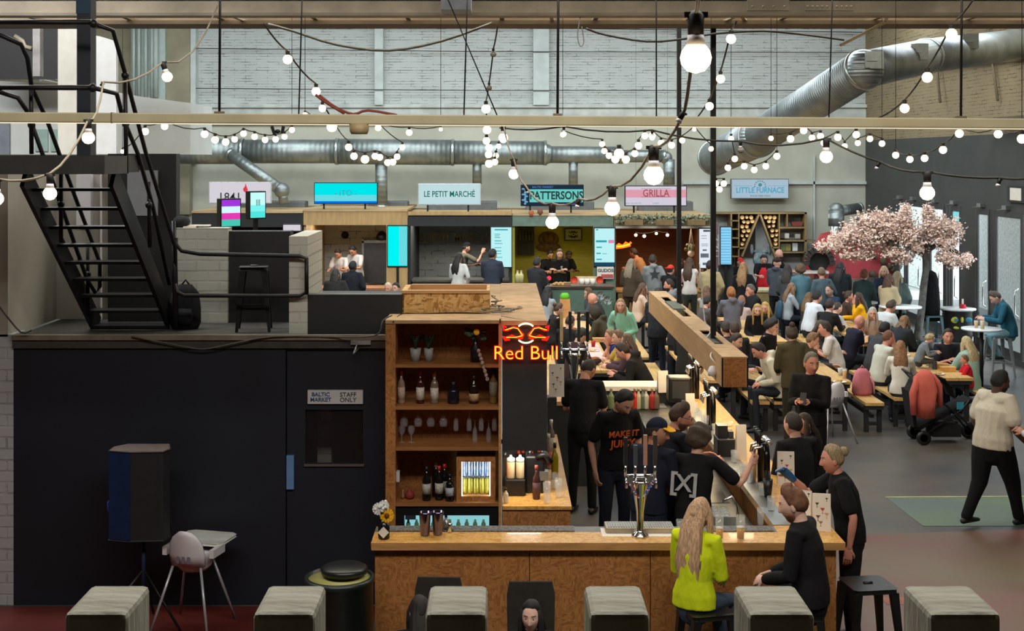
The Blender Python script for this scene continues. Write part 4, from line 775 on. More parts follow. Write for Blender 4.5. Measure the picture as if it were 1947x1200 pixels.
# ================================================================ THE BAR
ZC = 1.09; YF = 10.11
t = thing('bar_counter', 'large OSB bar with varnished top and a long arm on the right', 'bar counter', (.85, 10.3, 0)); O = Vector((.85, 10.3, 0))
def bb(m, x0, x1, y0, y1, z0, z1, k=0): return m.box(x0-O.x, x1-O.x, y0-O.y, y1-O.y, z0, z1, k)
xs = [-.963, XA(1007, 10.15)-.003, XA(1007, 10.15)+.003, XA(1237, 10.15)-.003, XA(1237, 10.15)+.003, 2.60]
for i in range(3): bb(MB(), xs[2*i], xs[2*i+1], 10.16, 10.2, .02, ZC-.055).build('front_panel', OSB_BAR, t)
bb(MB(), -.96, 2.6, 10.19, 10.21, .0, ZC-.055).build('backing', BLACKP, t)
bb(MB(), XA(1090, 10.15), XA(1230, 10.15), 10.150, 10.162, ZC-.22, ZC-.21)
m = MB(); bb(m, -.99, 2.66, YF, 10.38, ZC-.055, ZC); m.build('counter_top', OSB_TOP, t, bevel=.004) if False else bb(MB(), -.99, 2.66, YF, 10.40, ZC-.055, ZC).build('counter_top', OSB_TOP, t, bevel=.004)
bb(MB(), -.99, 2.2, 10.40, 10.56, ZC-.055, ZC-.002).build('rear_ledge', mat('ledge_grey', (110, 108, 100), rough=.4, metal=.3), t)
bb(MB(), -.985, 2.655, YF-.006, YF, ZC-.058, ZC-.0).build('edge_strip', PINE, t)
bb(MB(), 2.2, 2.66, 10.40, 17.45, ZC-.055, ZC).build('arm_top', OSB_TOP, t, bevel=.004)
bb(MB(), 2.28, 2.60, 10.2, 17.4, 0, ZC-.055).build('arm_body', OSB_BAR, t)
bb(MB(), .9, 2.2, 17.0, 17.45, ZC-.055, ZC).build('far_top', mat('far_top_cream', (228, 218, 196), rough=.35, var=.06), t)
bb(MB(), .9, 2.3, 17.05, 17.4, 0, ZC-.055).build('far_body', DARKW, t)
bb(MB(), XA(1400, 13), 2.66, 12.2, 17.0, ZC, ZC+.003).build('pale_inlay', mat('pale_top', (236, 226, 200), rough=.3, var=.06), t) if False else None
bb(MB(), 2.2, 2.35, 10.58, 16.95, ZC, ZC+.006).build('steel_ledge', STEEL, t)
m = MB(); bb(m, -1.0, -.985, YF+.03, YF+.07, ZC-.06, ZC-.03); m.build('corner_bolt', BLACKM, t)
# inner work surfaces
t = thing('steel_sink_run', 'stainless steel work surface and sinks along the inside of the right bar arm', 'sink', (1.9, 12, 0)); O2 = Vector((1.9, 12, 0))
MB().box(1.72-O2.x, 2.19-O2.x, -1.3, 4.9, .83, .87).build('worktop', mat('sink_steel', (84, 84, 78), rough=.4, metal=.6, var=.3), t); MB().box(1.76-O2.x, 2.19-O2.x, -1.28, 4.9, 0, .83).build('cabinet', mat('steel_dark', (60, 60, 58), rough=.4, metal=.5), t)
MB().box(1.70-O2.x, 1.73-O2.x, -1.3, 4.9, .86, .90).build('raised_edge', CHROME, t)
for y in (-.9, .1, 1.2): MB().box(1.80-O2.x, 2.12-O2.x, y, y+.42, .871, .874).build('sink_bowl', mat('bowl_dark', (44, 44, 42), rough=.3, metal=.6), t)
MB().tube([(.1, -.95, .87), (.1, -.95, 1.12), (.05, -.95, 1.2), (-.03, -.95, 1.16)], .012, 8).build('tap', CHROME, t)
t = thing('back_counter', 'dark steel shelving with bottles under the far cream counter', 'shelving', (1.5, 16.7, 0))
MB().box(-.6, .6, 0, .3, 0, .85).build('cabinet', DARKW, t)
for z in (.28, .52, .86): MB().box(-.62, .62, -.03, .28, z, z+.02).build('shelf', STEEL, t)
# rubber mats, drip tray, lime tray, glass rack
matm = mat('bar_mat_grey', (120, 118, 112), rough=.7, var=.5, scale=60, rgb2=(60, 58, 56))
for (a, b, lb, c) in ((735, 1092, 'grey dimpled bar mat along the left of the counter', None), (1345, 1470, 'grey dimpled bar mat at the right of the counter behind the beer glasses', None)):
    o = MB().box(XA(a, 10.45), XA(b, 10.45), 10.405, 10.55, ZC-.002, ZC+.008).build('bar_mat', matm, loc=(XA((a+b)/2, 10.45), 10.47, ZC), label=lb, cat='bar mat')
t = thing('drip_tray', 'stainless steel drip tray behind the tall beer tap', 'drip tray', (XA(1216, 10.4), 10.37, ZC))
MB().box(-.27, .27, -.02, .17, 0, .045).build('tray', mat('tray_steel', (170, 160, 140), rough=.4, metal=.6), t, bevel=.005)
m = MB()
for i in range(26): m.box(-.25+i*.02, -.24+i*.02, -.005, .155, .045, .05)
m.build('grille', STEEL, t)
MB().box(XA(1145, 10.3), XA(1300, 10.3), 10.27, 10.5, ZC-.001, ZC+.003).build('tray_mat', WHITEC, label='pale mat under the drip tray', cat='bar mat', loc=(XA(1216, 10.3), 10.4, ZC))
# tall chrome tap tower with four handles
def tap_tower(name, label, loc_, n, hh, w, handles, jew=True, sc=1.0):
    t = thing(name, label, 'beer tap', loc_)
    k = sc
    MB().lathe([(.07*k, 0), (.065*k, .015*k), (.035*k, .04*k), (.026*k, .06*k), (.032*k, .2*k), (.055*k, .34*k), (.075*k, .42*k), (.08*k, .44*k), (.0, .445*k)], n=20).build('tower', CHROME, t)
    m = MB(); a = w*k
    m.tube([(-a, 0, .47*k), (a, 0, .47*k)], .018*k, 10)
    m.prism([(-a*.95, .47*k), (a*.95, .47*k), (a*.5, .34*k), (0, .30*k), (-a*.5, .34*k)], 'y', -.04*k, -.02*k); m.build('tap_head', CHROME, t)
    if jew:
        q = MB(); random.seed(3)
        for i in range(60):
            s_ = random.choice((-1, 1)); u_ = random.random(); x = s_*(a*.9*(1-u_)+a*.1); z = .46*k-u_*.15*k; q.ball((x+random.gauss(0, .005), -.045*k, z), .006*k, 6, 4, random.randrange(3))
        q.build('jewelled_rim', [mat('jewel_white', (240, 240, 245), rough=.1), mat('jewel_pink', (220, 80, 170), rough=.1), mat('jewel_blue', (60, 110, 230), rough=.1)], t)
    for i in range(n):
        x = -a+2*a*i/(n-1); c, h_ = handles[i % len(handles)]
        q = MB(); q.tube([(x, -.01, .47*k), (x, -.02, .56*k)], .011*k, 8); q.tube([(x, -.02, .47*k), (x, -.09*k, .45*k), (x, -.095*k, .40*k)], .009*k, 8); f_ = q.build('faucet', CHROME, t)
        q = MB(); q.box(x-.016*k, x+.016*k, -.035*k, -.015*k, .56*k, (.56+h_)*k); q.build('tap_handle', mat('handle_%d_%d_%d' % c, c, rough=.3), t, bevel=.004)
    return t
tap_tower('beer_tap', 'tall chrome beer tap with jewelled rim and four handles on the front counter', (XA(1217, 10.28), 10.28, ZC), 4, .7, .115, [((40, 40, 42), .22), ((70, 74, 78), .16), ((176, 128, 108), .24), ((60, 56, 50), .24)])
tap_tower('beer_tap', 'chrome beer tap with four dark handles at the far left of the bar', (XA(1092, 16.5), 16.5, 1.05), 4, .6, .13, [((190, 160, 110), .3), ((40, 40, 42), .3), ((50, 56, 46), .3), ((30, 30, 30), .3)], False, 1.25)
# far-left counter that carries that tap
t = thing('side_counter', 'dark side counter behind the shelf block carrying the far chrome tap', 'counter', (.8, 16.5, 0)); MB().box(-.3, .35, -.3, .55, 0, 1.0).build('body', DARKW, t); MB().box(-.33, .38, -.33, .58, 1.0, 1.05).build('top', PINE, t)
def arch_font(name, label, loc_, rz=0):
    """T-bar tap: two legs, a rounded bar, chrome badge, taps"""
    t = thing(name, label, 'beer tap', loc_, rz); dk_ = mat('font_black', (30, 28, 26), rough=.2, metal=.6)
    MB().tube([(0, -.14, 0), (0, -.14, .3), (0, -.09, .38), (0, 0, .4), (0, .09, .38), (0, .14, .3), (0, .14, 0)], .03, 12).build('arch', dk_, t)
    MB().tube([(.03, -.1, .41), (.03, .1, .41)], .028, 10).build('badge', mat('badge_silver', (200, 200, 196), rough=.25, metal=.7, var=.4, scale=30), t)
    for y in (-.09, 0, .09):
        MB().tube([(0, y, .38), (-.09, y, .36), (-.1, y, .29)], .012, 8).build('faucet', CHROME, t); MB().tube([(-.05, y, .39), (-.06, y, .52)], [.012, .018], 8).build('tap_handle', BLACKP, t)
    return t
arch_font('beer_tap', 'arched black and chrome beer tap beside the man with his back turned', (XA(1452, 11.85), 11.85, ZC))
arch_font('beer_tap', 'arched dark beer tap under the near end of the hanging planter box', (XA(1352, 14.4), 14.4, ZC))
arch_font('beer_tap', 'distant dark beer tap under the hanging planter box', (XA(1322, 16.3), 16.3, ZC))
# ---- small things on the counters
def glass_(px, py, D, h, r_, label, fill=None, frac=.5, name='beer_glass', cat='glass', z=None, group=None, frost=False):
    p = P(px, py, D); 
    if z is not None: p.z = z
    t = thing(name, label, cat, p, group=group)
    MB().lathe([(r_*.75, .0), (r_*.8, .005), (r_, h), (r_*.94, h), (r_*.72, .012)], n=16).build('glass_wall', glass('tumbler_glass', (225, 230, 228), .16, .05), t)
    if fill: MB().lathe([(r_*.7, .012), (r_*(.72+.2*frac), h*frac)], n=14).build('drink', mat('drink_%d_%d_%d' % fill, fill, rough=.15, var=.05), t)
    if fill and frac < .9: MB().lathe([(r_*(.72+.2*frac), h*frac), (r_*(.72+.2*frac), h*frac+.01)], n=14).build('foam', WHITEC, t)
    return t
BEER = (226, 156, 10)
def zD(py, z): return (H-z)*F/(py-HY)
glass_(1408, 1027, zD(1027, ZC), .19, .037, 'pint glass half full of beer on the counter before the man in black', BEER, .5, z=ZC)
glass_(1368, 1026, zD(1026, ZC), .19, .035, 'pint glass of beer partly hidden by the blonde woman', BEER, .45, z=ZC)
glass_(1446, 1006, 10.6, .14, .03, 'small empty tumbler at the inner edge of the counter', z=ZC)
glass_(1432, 912, 12.0, .2, .034, 'tall full beer glass by the arched tap', BEER, .95, z=ZC)
k_ = 0
for (px, py, D, lb) in ((1398, 908, 12.05, 'upturned glass tumbler beside the full beer, nearest'), (1412, 900, 12.2, 'upturned glass tumbler beside the full beer, farther back'), (1313, 790, 13.9, 'short tumbler on the right arm, first of the group'), (1326, 782, 14.1, 'short tumbler on the right arm, middle of the group'), (1340, 790, 14.0, 'short tumbler on the right arm, last of the group'), (1385, 792, 14.5, 'round glass ashtray on the outer edge of the right arm')):
    glass_(px, py, D, .11 if 'ashtray' not in lb else .05, .035 if 'ashtray' not in lb else .06, lb, z=ZC)
for i in range(14):
    y_ = 11.0+i*.42+.05*(i % 3); o_ = ['nearest', 'second', 'third', 'fourth', 'fifth', 'sixth', 'seventh', 'eighth', 'ninth', 'tenth', 'eleventh', 'twelfth', 'thirteenth', 'farthest'][i]
    t = glass_(1200, 700, y_, .12, .034, o_+' of the empty glasses standing along the steel ledge of the right arm', z=ZC+.006, group='empty glasses on the steel ledge'); t.location.x = 2.27+.02*(i % 2)
def card(px, py_top, D, w, h, label, ang=.0, art=True, z=ZC, fold=True, clr=None):
    p = P(px, py_top, D); t = thing('menu_card', label, 'menu card', (p.x, D, z), ang)
    m = MB(); m.obox((0, -.02, h/2), (w/2, 0, 0), (0, .001, 0), (0, .012, h/2)); 
    if fold: m.obox((0, .03, h/2), (w/2, 0, 0), (0, .001, 0), (0, -.02, h/2))
    m.build('card', clr or WHITEC, t)
    if art:
        for i, (c, dx, dz, s_) in enumerate((((60, 56, 50), -.25, .7, .018), ((200, 60, 80), .05, .55, .022), ((210, 160, 110), .28, .42, .022), ((90, 84, 76), -.2, .35, .022), ((60, 56, 50), .28, .85, .014), ((150, 130, 110), -.05, .2, .02))):
            yy = -.034+.024*dz; a_, b_ = s_*.8, s_*1.0; q = MB(); q.prism([(dx*w-a_, h*dz+b_), (dx*w+a_, h*dz+b_), (dx*w+.1*a_, h*dz), (dx*w+.1*a_, h*dz-b_*.7), (dx*w+a_*.5, h*dz-b_), (dx*w-a_*.5, h*dz-b_), (dx*w-.1*a_, h*dz-b_*.7), (dx*w-.1*a_, h*dz)], 'y', yy-.001, yy+.001); q.build('picture', mat('art_%d_%d_%d' % c, c), t)
    return t
card(1562, 950, 10.45, .14, .29, 'white menu card with cocktail drawings on the counter corner by the glove wearer', -.2)
card(1532, 960, 10.9, .1, .2, 'white menu card just behind the head of the man in black', -.5)
card(1494, 850, 11.9, .15, .3, 'white menu card with pink cocktail picture beside the arched tap', -.1, z=ZC)
card(1058, 695, 14.6, .17, .36, 'white menu sheet with cocktail drawing right of the neon sign', 0, z=1.40, fold=False)
MB().box(.53, .63, 14.5, 14.7, 1.0, 1.40).build('dark_box', DARKW, label='dark box carrying the cocktail menu sheet at the back of the side counter', cat='box', loc=(.58, 14.6, 1.0))
card(1260, 696, 16.6, .13, .27, 'plain folded cream card on the far corner of the bar, back left', .2, False)
card(1312, 718, 15.0, .1, .27, 'plain tall cream card on the right arm under the planter box', .1, False)
card(1409, 802, 12.9, .10, .34, 'plain cream card standing behind the tall beer glass', .1, False)
card(1445, 868, 12.2, .1, .18, 'low plain cream card behind the full beer', .3, False)
t = thing('till', 'black till and card reader stack on the right arm of the bar', 'till', (XA(1378, 13.1), 13.1, ZC)); MB().box(-.09, .09, -.12, .14, 0, .18).build('base', BLACKP, t, bevel=.01); MB().box(-.08, .02, -.06, .1, .18, .3).build('screen', BLACKP, t); MB().box(.03, .08, -.05, .06, .18, .24).build('reader', DARKW, t)
t = thing('till', 'black speaker-like till box under the planter box', 'till', (XA(1287, 16.2), 16.0, ZC)); MB().box(-.14, .14, -.1, .15, 0, .3).build('base', BLACKP, t, bevel=.02); MB().box(-.1, .1, -.12, -.1, .05, .25).build('panel', DARKW, t)
t = thing('straw_cup', 'black cup of straws standing at the tap on the right arm', 'cup', (XA(1460, 11.45), 11.45, ZC)); MB().lathe([(.03, 0), (.045, .16), (.04, .16), (.028, .01)], n=14).build('cup', BLACKP, t); m = MB(); [m.tube([(0, 0, .05), (math.cos(i)*.03, math.sin(i)*.03, .23)], .003, 5) for i in range(6)]; m.build('straws', BLACKP, t)
t = thing('speed_rail', 'steel rail of bottles and yellow fruit inside the front bar', 'bar rail', (XA(1420, 10.8), 10.75, 0)); MB().box(-.45, .35, -.12, .2, .8, .84).build('rail', STEEL, t); MB().box(-.45, .35, -.1, .2, 0, .8).build('cabinet', DARKW, t)
m = MB()
for i in range(16): m.ball((random.uniform(-.1, .3), random.uniform(-.05, .15), .87), .03, 8, 6)
m.build('lemon_slices', mat('lemon', (210, 160, 40), rough=.5), loc=(0, 0, 0), label='heap of orange and lemon slices in the steel tray inside the bar', cat='fruit', kind='stuff').location = (XA(1410, 10.8), 10.75, 0)
t = thing('glass_rack', 'clear plastic rack of glasses inside the bar behind the blonde woman', 'glass rack', (XA(1362, 11.2), 11.4, .87)); m = MB()
for i in range(4):
    for j in range(3): m.lathe([(.03, .0), (.034, .12)], (-.12+i*.075, -.08+j*.08, .01), 10)
m.build('glasses', glass('rack_glass', (210, 216, 214), .35), t); MB().box(-.18, .18, -.13, .13, 0, .02).box(-.18, .18, -.13, -.12, .02, .1).build('rack', mat('rack_grey', (130, 134, 132), alpha=.6), t)
for i, px in enumerate((1292, 1303, 1314)): glass_(px, 1004, 10.5, .07, .028, ['left', 'middle', 'right'][i]+' of three small shot glasses right of the drip tray', z=ZC, name='shot_glass', group='shot glasses')
# shakers
t = None
for i, (px, lb) in enumerate(((808, 'left of the two tall steel cocktail shakers on the counter'), (832, 'right of the two tall steel cocktail shakers on the counter'))):
    MB().lathe([(.033, 0), (.037, .01), (.045, .17), (.048, .185), (.043, .185), (.03, .01)], n=20).build('cocktail_shaker', mat('shaker_steel', (120, 112, 140), rough=.18, metal=1), label=lb, cat='shaker').location = (XA(px, 10.3), 10.3+.02*i, ZC)
t = thing('jigger', 'small double-ended steel jigger beside the shakers', 'jigger', (XA(855, 10.38), 10.38, ZC)); MB().lathe([(.022, 0), (.008, .045), (.018, .075)], n=12).build('cup', CHROME, t)
t = thing('strainer_cup', 'short steel cup of bar spoons beside the jigger', 'cup', (XA(848, 10.45), 10.45, ZC)); MB().lathe([(.025, 0), (.028, .09), (.024, .09), (.022, .01)], n=12).build('cup', STEEL, t)
# flower vase at counter corner
t = thing('flower_vase', 'black vase with a white diamond label holding white and yellow flowers on the counter corner', 'vase', (XA(730, 10.22), 10.22, ZC))
MB().lathe([(.042, 0), (.045, .01), (.045, .1), (.03, .12), (.022, .14), (.018, .14)], n=20).build('vase', mat('vase_black', (18, 18, 20), rough=.2), t)
MB().prism([(-.043, .06), (0, .015), (.043, .06), (0, .105)], 'y', -.05, -.046).build('label_diamond', WHITEC, t)
for (x, z, rr, c) in ((-.04, .235, .045, 0), (.0, .26, .04, 0), (.025, .185, .052, 1)):
    q = MB(); q.tube([(0, 0, .13), (x*.6, 0, z-.05), (x, -.01, z)], .004, 6); q.build('stem', mat('stem_green', (40, 62, 36)), t)
    q = MB(); n = 14
    for i in range(n):
        a_ = 2*math.pi*i/n; q.obox((x+rr*.55*math.cos(a_), -.02-.004*(i % 2), z+rr*.55*math.sin(a_)), (rr*.5*math.cos(a_), 0, rr*.5*math.sin(a_)), (0, .004, 0), (-rr*.16*math.sin(a_), 0, rr*.16*math.cos(a_)))
    if c == 0:
        for i in range(16): q.ball((x+random.gauss(0, .013), -.02+random.gauss(0, .012), z+random.gauss(0, .013)), .014, 6, 5)
    q.build('petals', mat('petal_yellow', (240, 184, 20)) if c else mat('petal_white', (222, 222, 218)), t)
    if c: MB().ball((x, -.03, z), (.02, .012, .02), 10, 6).build('flower_heart', mat('heart_brown', (120, 62, 16)), t)
# ---------------------------------------------------------------- shelf block
YS = 11.5
t = thing('back_bar_unit', 'tall OSB back-bar unit with open shelves left of the red neon', 'shelf unit', (-.49, YS, 0)); O = Vector((-.49, YS, 0))
def sb_(m, x0, x1, y0, y1, z0, z1): return m.box(x0-O.x, x1-O.x, y0-O.y, y1-O.y, z0-O.z, z1-O.z)
xl, xr = XA(733, YS), XA(953, YS)
sb_(MB(), xl, XA(752, YS), YS, YS+.42, 0, 2.60).build('side_panel', OSB_BAR, t)
sb_(MB(), XA(948, YS), xr, YS, YS+.42, 0, 2.60).build('side_panel', PINE, t)
sb_(MB(), XA(752, YS), XA(948, YS), YS+.40, YS+.42, 0, 2.60).build('back_panel', OSB_DARK, t)
sb_(MB(), xl, xr, YS-.01, YS+.45, 2.60, 2.63).build('top_panel', PLYD, t)
SH = [ZA(693, YS), ZA(773, YS), ZA(851, YS), ZA(957, YS)]
for z in SH: sb_(MB(), XA(752, YS), XA(948, YS), YS+.01, YS+.40, z-.03, z).build('shelf', mat('shelf_board', (150, 100, 54), rough=.5, var=.15, scale=4, stretch=(1, 6, 6)), t)
# block behind: roof, side panel with neon
t = thing('bar_block', 'boarded block behind the shelves with dusty plywood roof', 'bar block', (-.3, 13.3, 0)); O = Vector((-.3, 13.3, 0))
sb_(MB(), xl, .414, YS+.45, 14.95, 2.585, 2.615).build('roof_board', PLYD, t)
sb_(MB(), xr+.002, .414, YS-.005, 14.95, 2.585, 2.625).build('roof_board', PLYD, t)
sb_(MB(), xl, xl+.05, YS+.45, 14.95, 0, 2.585).build('side_wall', DARKW, t)
sb_(MB(), xr+.01, .414, YS, YS+.05, ZA(857, YS), 2.585).build('dark_panel', mat('neon_board', (44, 44, 44), rough=.7, var=.1), t)
sb_(MB(), .36, .41, 12.2, 14.9, 1.0, 2.585).build('side_wall', DARKW, t)
sb_(MB(), xr+.01, .414, 12.2, 12.25, 0, ZA(857, YS)).build('splash_back', mat('splash_steel', (110, 108, 104), rough=.25, metal=.7, var=.3, scale=9), t)
t = thing('roof_box', 'long low OSB box lying on the roof of the back-bar block', 'box', (-.5, 12.04, 2.615)); O = Vector((-.5, 12.04, 2.615))
a, b = XA(768, 12.04), XA(931, 12.04)
sb_(MB(), a, b, 12.04, 12.08, 2.615, 2.81).build('front_board', OSB_PALE, t); sb_(MB(), a-.02, b, 12.02, 12.1, 2.81, 2.835).build('rim', PLY, t); sb_(MB(), a-.02, a+.03, 12.1, 12.65, 2.615, 2.835).build('end_board', OSB_PALE, t); sb_(MB(), b-.03, b, 12.08, 12.65, 2.615, 2.83).build('end_board', OSB_PALE, t); sb_(MB(), a-.02, b, 12.6, 12.65, 2.615, 2.835).build('back_board', PLY, t); sb_(MB(), a, b, 12.1, 12.6, 2.615, 2.66).build('base_board', PLYD, t)
m = MB(); random.seed(11)
for k in range(7):
    pts = [Vector((XA(940, 12.3)+random.gauss(0, .06), 12.0+k*.1+random.gauss(0, .05), 2.63+random.random()*.04))]
    for i in range(7): pts.append(pts[-1]+Vector((random.gauss(.01, .05), random.gauss(0, .05), random.gauss(0, .01)))); pts[-1].z = max(2.625, pts[-1].z)
    m.tube(pts, .008, 5)
m.build('cable_tangle', PALECB, loc=(XA(945, 12.2), 12.2, 2.62), label='tangle of pale cables on the roof beside the OSB box', cat='cables')
cable('black_cable', [tuple(P(748, 612, 11.48)), tuple(P(765, 597, 11.95)), tuple(P(800, 597, 11.98)), tuple(P(870, 595, 12.0)), tuple(P(930, 598, 11.95)), tuple(P(1000, 611, 11.5))], .007, BLACKP, 'black cable along the foot of the roof box')
cable('grey_cable', [tuple(P(250, 640, 11.83)), tuple(P(330, 655, 11.83)), tuple(P(385, 664, 11.83)), tuple(P(440, 654, 11.83)), tuple(P(520, 640, 11.83)), tuple(P(640, 641, 11.83)), tuple(P(700, 640, 11.6)), tuple(P(722, 632, 11.5)), tuple(P(728, 610, 11.5)), tuple(P(745, 600, 11.6))], .007, mat('grey_cable2', (84, 82, 74)), 'grey cable drooping along the top of the blue-black wall')
cable('grey_cable', [tuple(P(-10, 570, 11.8)), tuple(P(12, 600, 11.8)), tuple(P(40, 632, 11.8)), tuple(P(60, 628, 11.8))], .008, mat('dark_cable2', (60, 58, 52)), 'dark cable loop at the left edge of the blue-black wall')
# neon
t = thing('neon_sign', 'red and yellow bull neon sign with round sun and two words on the dark board', 'neon sign', (XA(1000, 11.42), 11.44, ZA(650, 11.44)))
nr = glow('neon_tube_red', (255, 22, 14), 2.6); ny = glow('neon_tube_yellow', (255, 190, 40), 3.2); ns = glow('neon_sun', (255, 235, 170), 3.0)
text('Red Bull', .17, nr, t, (0, 0, -.10), bold=.012, sx=1.0, ext=.006); text('Red Bull', .17, ny, t, (0, -.014, -.10), bold=-.020, sx=1.0, ext=.001)  # bold red letters stand in for the red halo around the yellow strokes
m = MB(); m.tube([(.09*math.cos(a_*math.pi/12), 0, .075+.085*math.sin(a_*math.pi/12)) for a_ in range(3, 10)], .007, 8); m.tube([(.09*math.cos(a_*math.pi/12), 0, .075+.085*math.sin(a_*math.pi/12)) for a_ in range(15, 22)], .007, 8); m.build('sun_tube', ns, t)
for sx in (-1, 1):
    m = MB()
    m.tube([(sx*.02, 0, .06), (sx*.05, 0, .09), (sx*.07, 0, .12), (sx*.11, 0, .13), (sx*.16, 0, .10), (sx*.19, 0, .10), (sx*.2, 0, .14), (sx*.17, 0, .125)], .009, 6)
    m.tube([(sx*.02, 0, .06), (sx*.05, 0, .03), (sx*.09, 0, .04), (sx*.12, 0, .055), (sx*.17, 0, .035), (sx*.2, 0, .045), (sx*.18, 0, .015), (sx*.14, 0, .02)], .009, 6)
    m.tube([(sx*.05, 0, .09), (sx*.03, 0, .03), (sx*.06, 0, .02)], .008, 6); m.build('bull_tube', nr, t)
    m = MB(); m.tube([(sx*.03, -.012, .06), (sx*.07, -.012, .115), (sx*.11, -.012, .125), (sx*.18, -.012, .105)], .003, 5); m.tube([(sx*.03, -.012, .055), (sx*.09, -.012, .04), (sx*.17, -.012, .04)], .003, 5); m.build('inner_tube', ny, t)
MB().box(-.23, -.22, .0, .03, .16, .2).box(.2, .21, 0, .03, .16, .2).build('hook', BLACKM, t)
# contents of the shelves
def bt(px, z, h, r_, col_, label, lab=None, cap=(30, 30, 30), y=YS+.15, body=None, nk=.38, labz=(.12, .5)):
    t = thing('bottle', label, 'bottle', (XA(px, y), y, z)); k = r_
    MB().lathe([(k*.95, 0), (k, .01), (k, h*.58), (k*.85, h*.66), (k*nk, h*.76), (k*nk, h*.94)], n=16).build('glass_body', mat('btl_%d_%d_%d' % col_, col_, rough=.12, var=.05), t)
    MB().lathe([(k*nk*1.2, h*.86), (k*nk*1.2, h)], n=10).build('cap', mat('cap_%d_%d_%d' % cap, cap, rough=.5), t)
    if lab: MB().lathe([(k*1.02, h*labz[0]), (k*1.02, h*labz[1])], n=16).build('paper_label', mat('lab_%d_%d_%d' % lab, lab, rough=.7, rgb2=tuple(int(x*.8) for x in lab), scale=60), t)
    return t
z2 = SH[1]
bt(763, z2, .29, .033, (150, 120, 110), 'slim bottle with pink label at the left end of the upper bottle shelf', (206, 180, 160), (170, 90, 70))
bt(799, z2, .29, .036, (60, 22, 18), 'dark red bottle with white label, second on the bottle shelf', (216, 208, 196), (170, 60, 50))
bt(826, z2, .28, .036, (120, 104, 84), 'clear bottle with white label beside the dark red bottle', (216, 208, 196), (190, 110, 90))
t = bt(862, z2, .19, .052, (24, 24, 34), 'round black decanter bottle in the middle of the bottle shelf', None, (60, 70, 110), nk=.22)
bt(901, z2, .25, .044, (34, 22, 18), 'squat dark bottle with tan label right of the round decanter', (196, 160, 116), (60, 26, 20), labz=(.1, .36))
bt(938, z2, .31, .036, (120, 90, 50), 'tall bottle with grey label at the right end of the bottle shelf', (150, 140, 124), (30, 28, 28), labz=(.2, .62))
z4 = SH[3]
for (px, dy, lab, cap, lb) in ((811, .1, (190, 188, 184), (20, 20, 20), 'wine bottle with pale label, leftmost of the wine group'), (829, .25, None, (200, 196, 190), 'wine bottle with white top standing at the back of the wine group'), (835, .12, (200, 196, 180), (170, 30, 34), 'wine bottle with red top and cream label in front of the wine group'), (845, .2, (180, 176, 160), (170, 30, 34), 'wine bottle with red top partly hidden in the wine group'), (855, .08, (186, 190, 196), (16, 16, 18), 'shorter wine bottle with narrow white label beside the small fridge')):
    bt(px, z4, .30 if px != 855 else .24, .037, (18, 20, 18), lb, lab, cap, YS+dy, labz=(.2, .5))
t = thing('clay_pot', 'small red clay pot at the left of the wine shelf', 'pot', (XA(779, YS+.15), YS+.15, z4)); MB().lathe([(.03, 0), (.045, .03), (.035, .06), (.015, .075), (.01, .095)], n=14).build('pot', mat('clay_red', (130, 40, 32)), t)
t = thing('small_jug', 'tiny pale jug beside the red clay pot', 'jug', (XA(766, YS+.15), YS+.15, z4)); MB().lathe([(.012, 0), (.018, .03), (.008, .06), (.012, .08)], n=10).build('jug', mat('jug_tan', (150, 110, 80)), t)
t = thing('wall_socket', 'white socket on the left side panel of the wine shelf', 'socket', (XA(757, YS+.2), YS+.12, ZA(900, YS+.2))); MB().box(-.012, .02, -.03, .03, -.05, .04).build('plate', WHITEP, t)
# hanging glasses and flutes
def wineglass(px, zt, y, flute, label, group):
    t = thing('wine_glass', label, 'glass', (XA(px, y), y, zt), group=group)
    if flute: pr = [(.03, 0), (.03, -.003), (.004, -.006), (.004, -.08), (.02, -.11), (.024, -.18), (.020, -.21)]
    else: pr = [(.032, 0), (.032, -.003), (.004, -.006), (.004, -.07), (.03, -.1), (.038, -.13), (.03, -.17)]
    MB().lathe(pr, n=14).build('bowl', glass('stem_glass', (215, 215, 224), .13, .04), t); return t
zr = SH[1]-.035
lbs = ['first', 'second', 'third', 'fourth']
for i, px in enumerate((768, 795, 819, 843)): wineglass(px, zr, YS+.15, False, lbs[i]+' from the left of the upside-down wine glasses under the bottle shelf', 'hanging wine glasses')
for i, px in enumerate((867, 892, 915, 940)): wineglass(px, zr, YS+.15, True, lbs[i]+' from the left of the upside-down flutes under the bottle shelf', 'hanging flutes')
for px, lb in ((764, 'left of two stem glasses standing on the third shelf'), (782, 'right of two stem glasses standing on the third shelf')):
    t = thing('wine_glass', lb, 'glass', (XA(px, YS+.2), YS+.2, SH[2]+.001)); MB().lathe([(.03, 0), (.03, .003), (.004, .006), (.004, .06), (.028, .09), (.033, .12), (.026, .15)], n=14).build('bowl', glass('stem_glass'), t)
for px, lb in ((903, 'left of two upturned flutes on the third shelf'), (929, 'right of two upturned flutes on the third shelf')):
    t = thing('wine_glass', lb, 'glass', (XA(px, YS+.2), YS+.2, SH[2]+.001)); MB().lathe([(.02, 0), (.024, .03), (.02, .11), (.004, .14), (.004, .19), (.03, .2)], n=14).build('bowl', glass('stem_glass'), t)
MB().box(XA(756, YS), XA(946, YS), YS+.1, YS+.2, zr, zr+.006).build('glass_rail', STEEL, label='thin metal glass rail under the bottle shelf', cat='rail', loc=(XA(850, YS), YS+.15, zr))
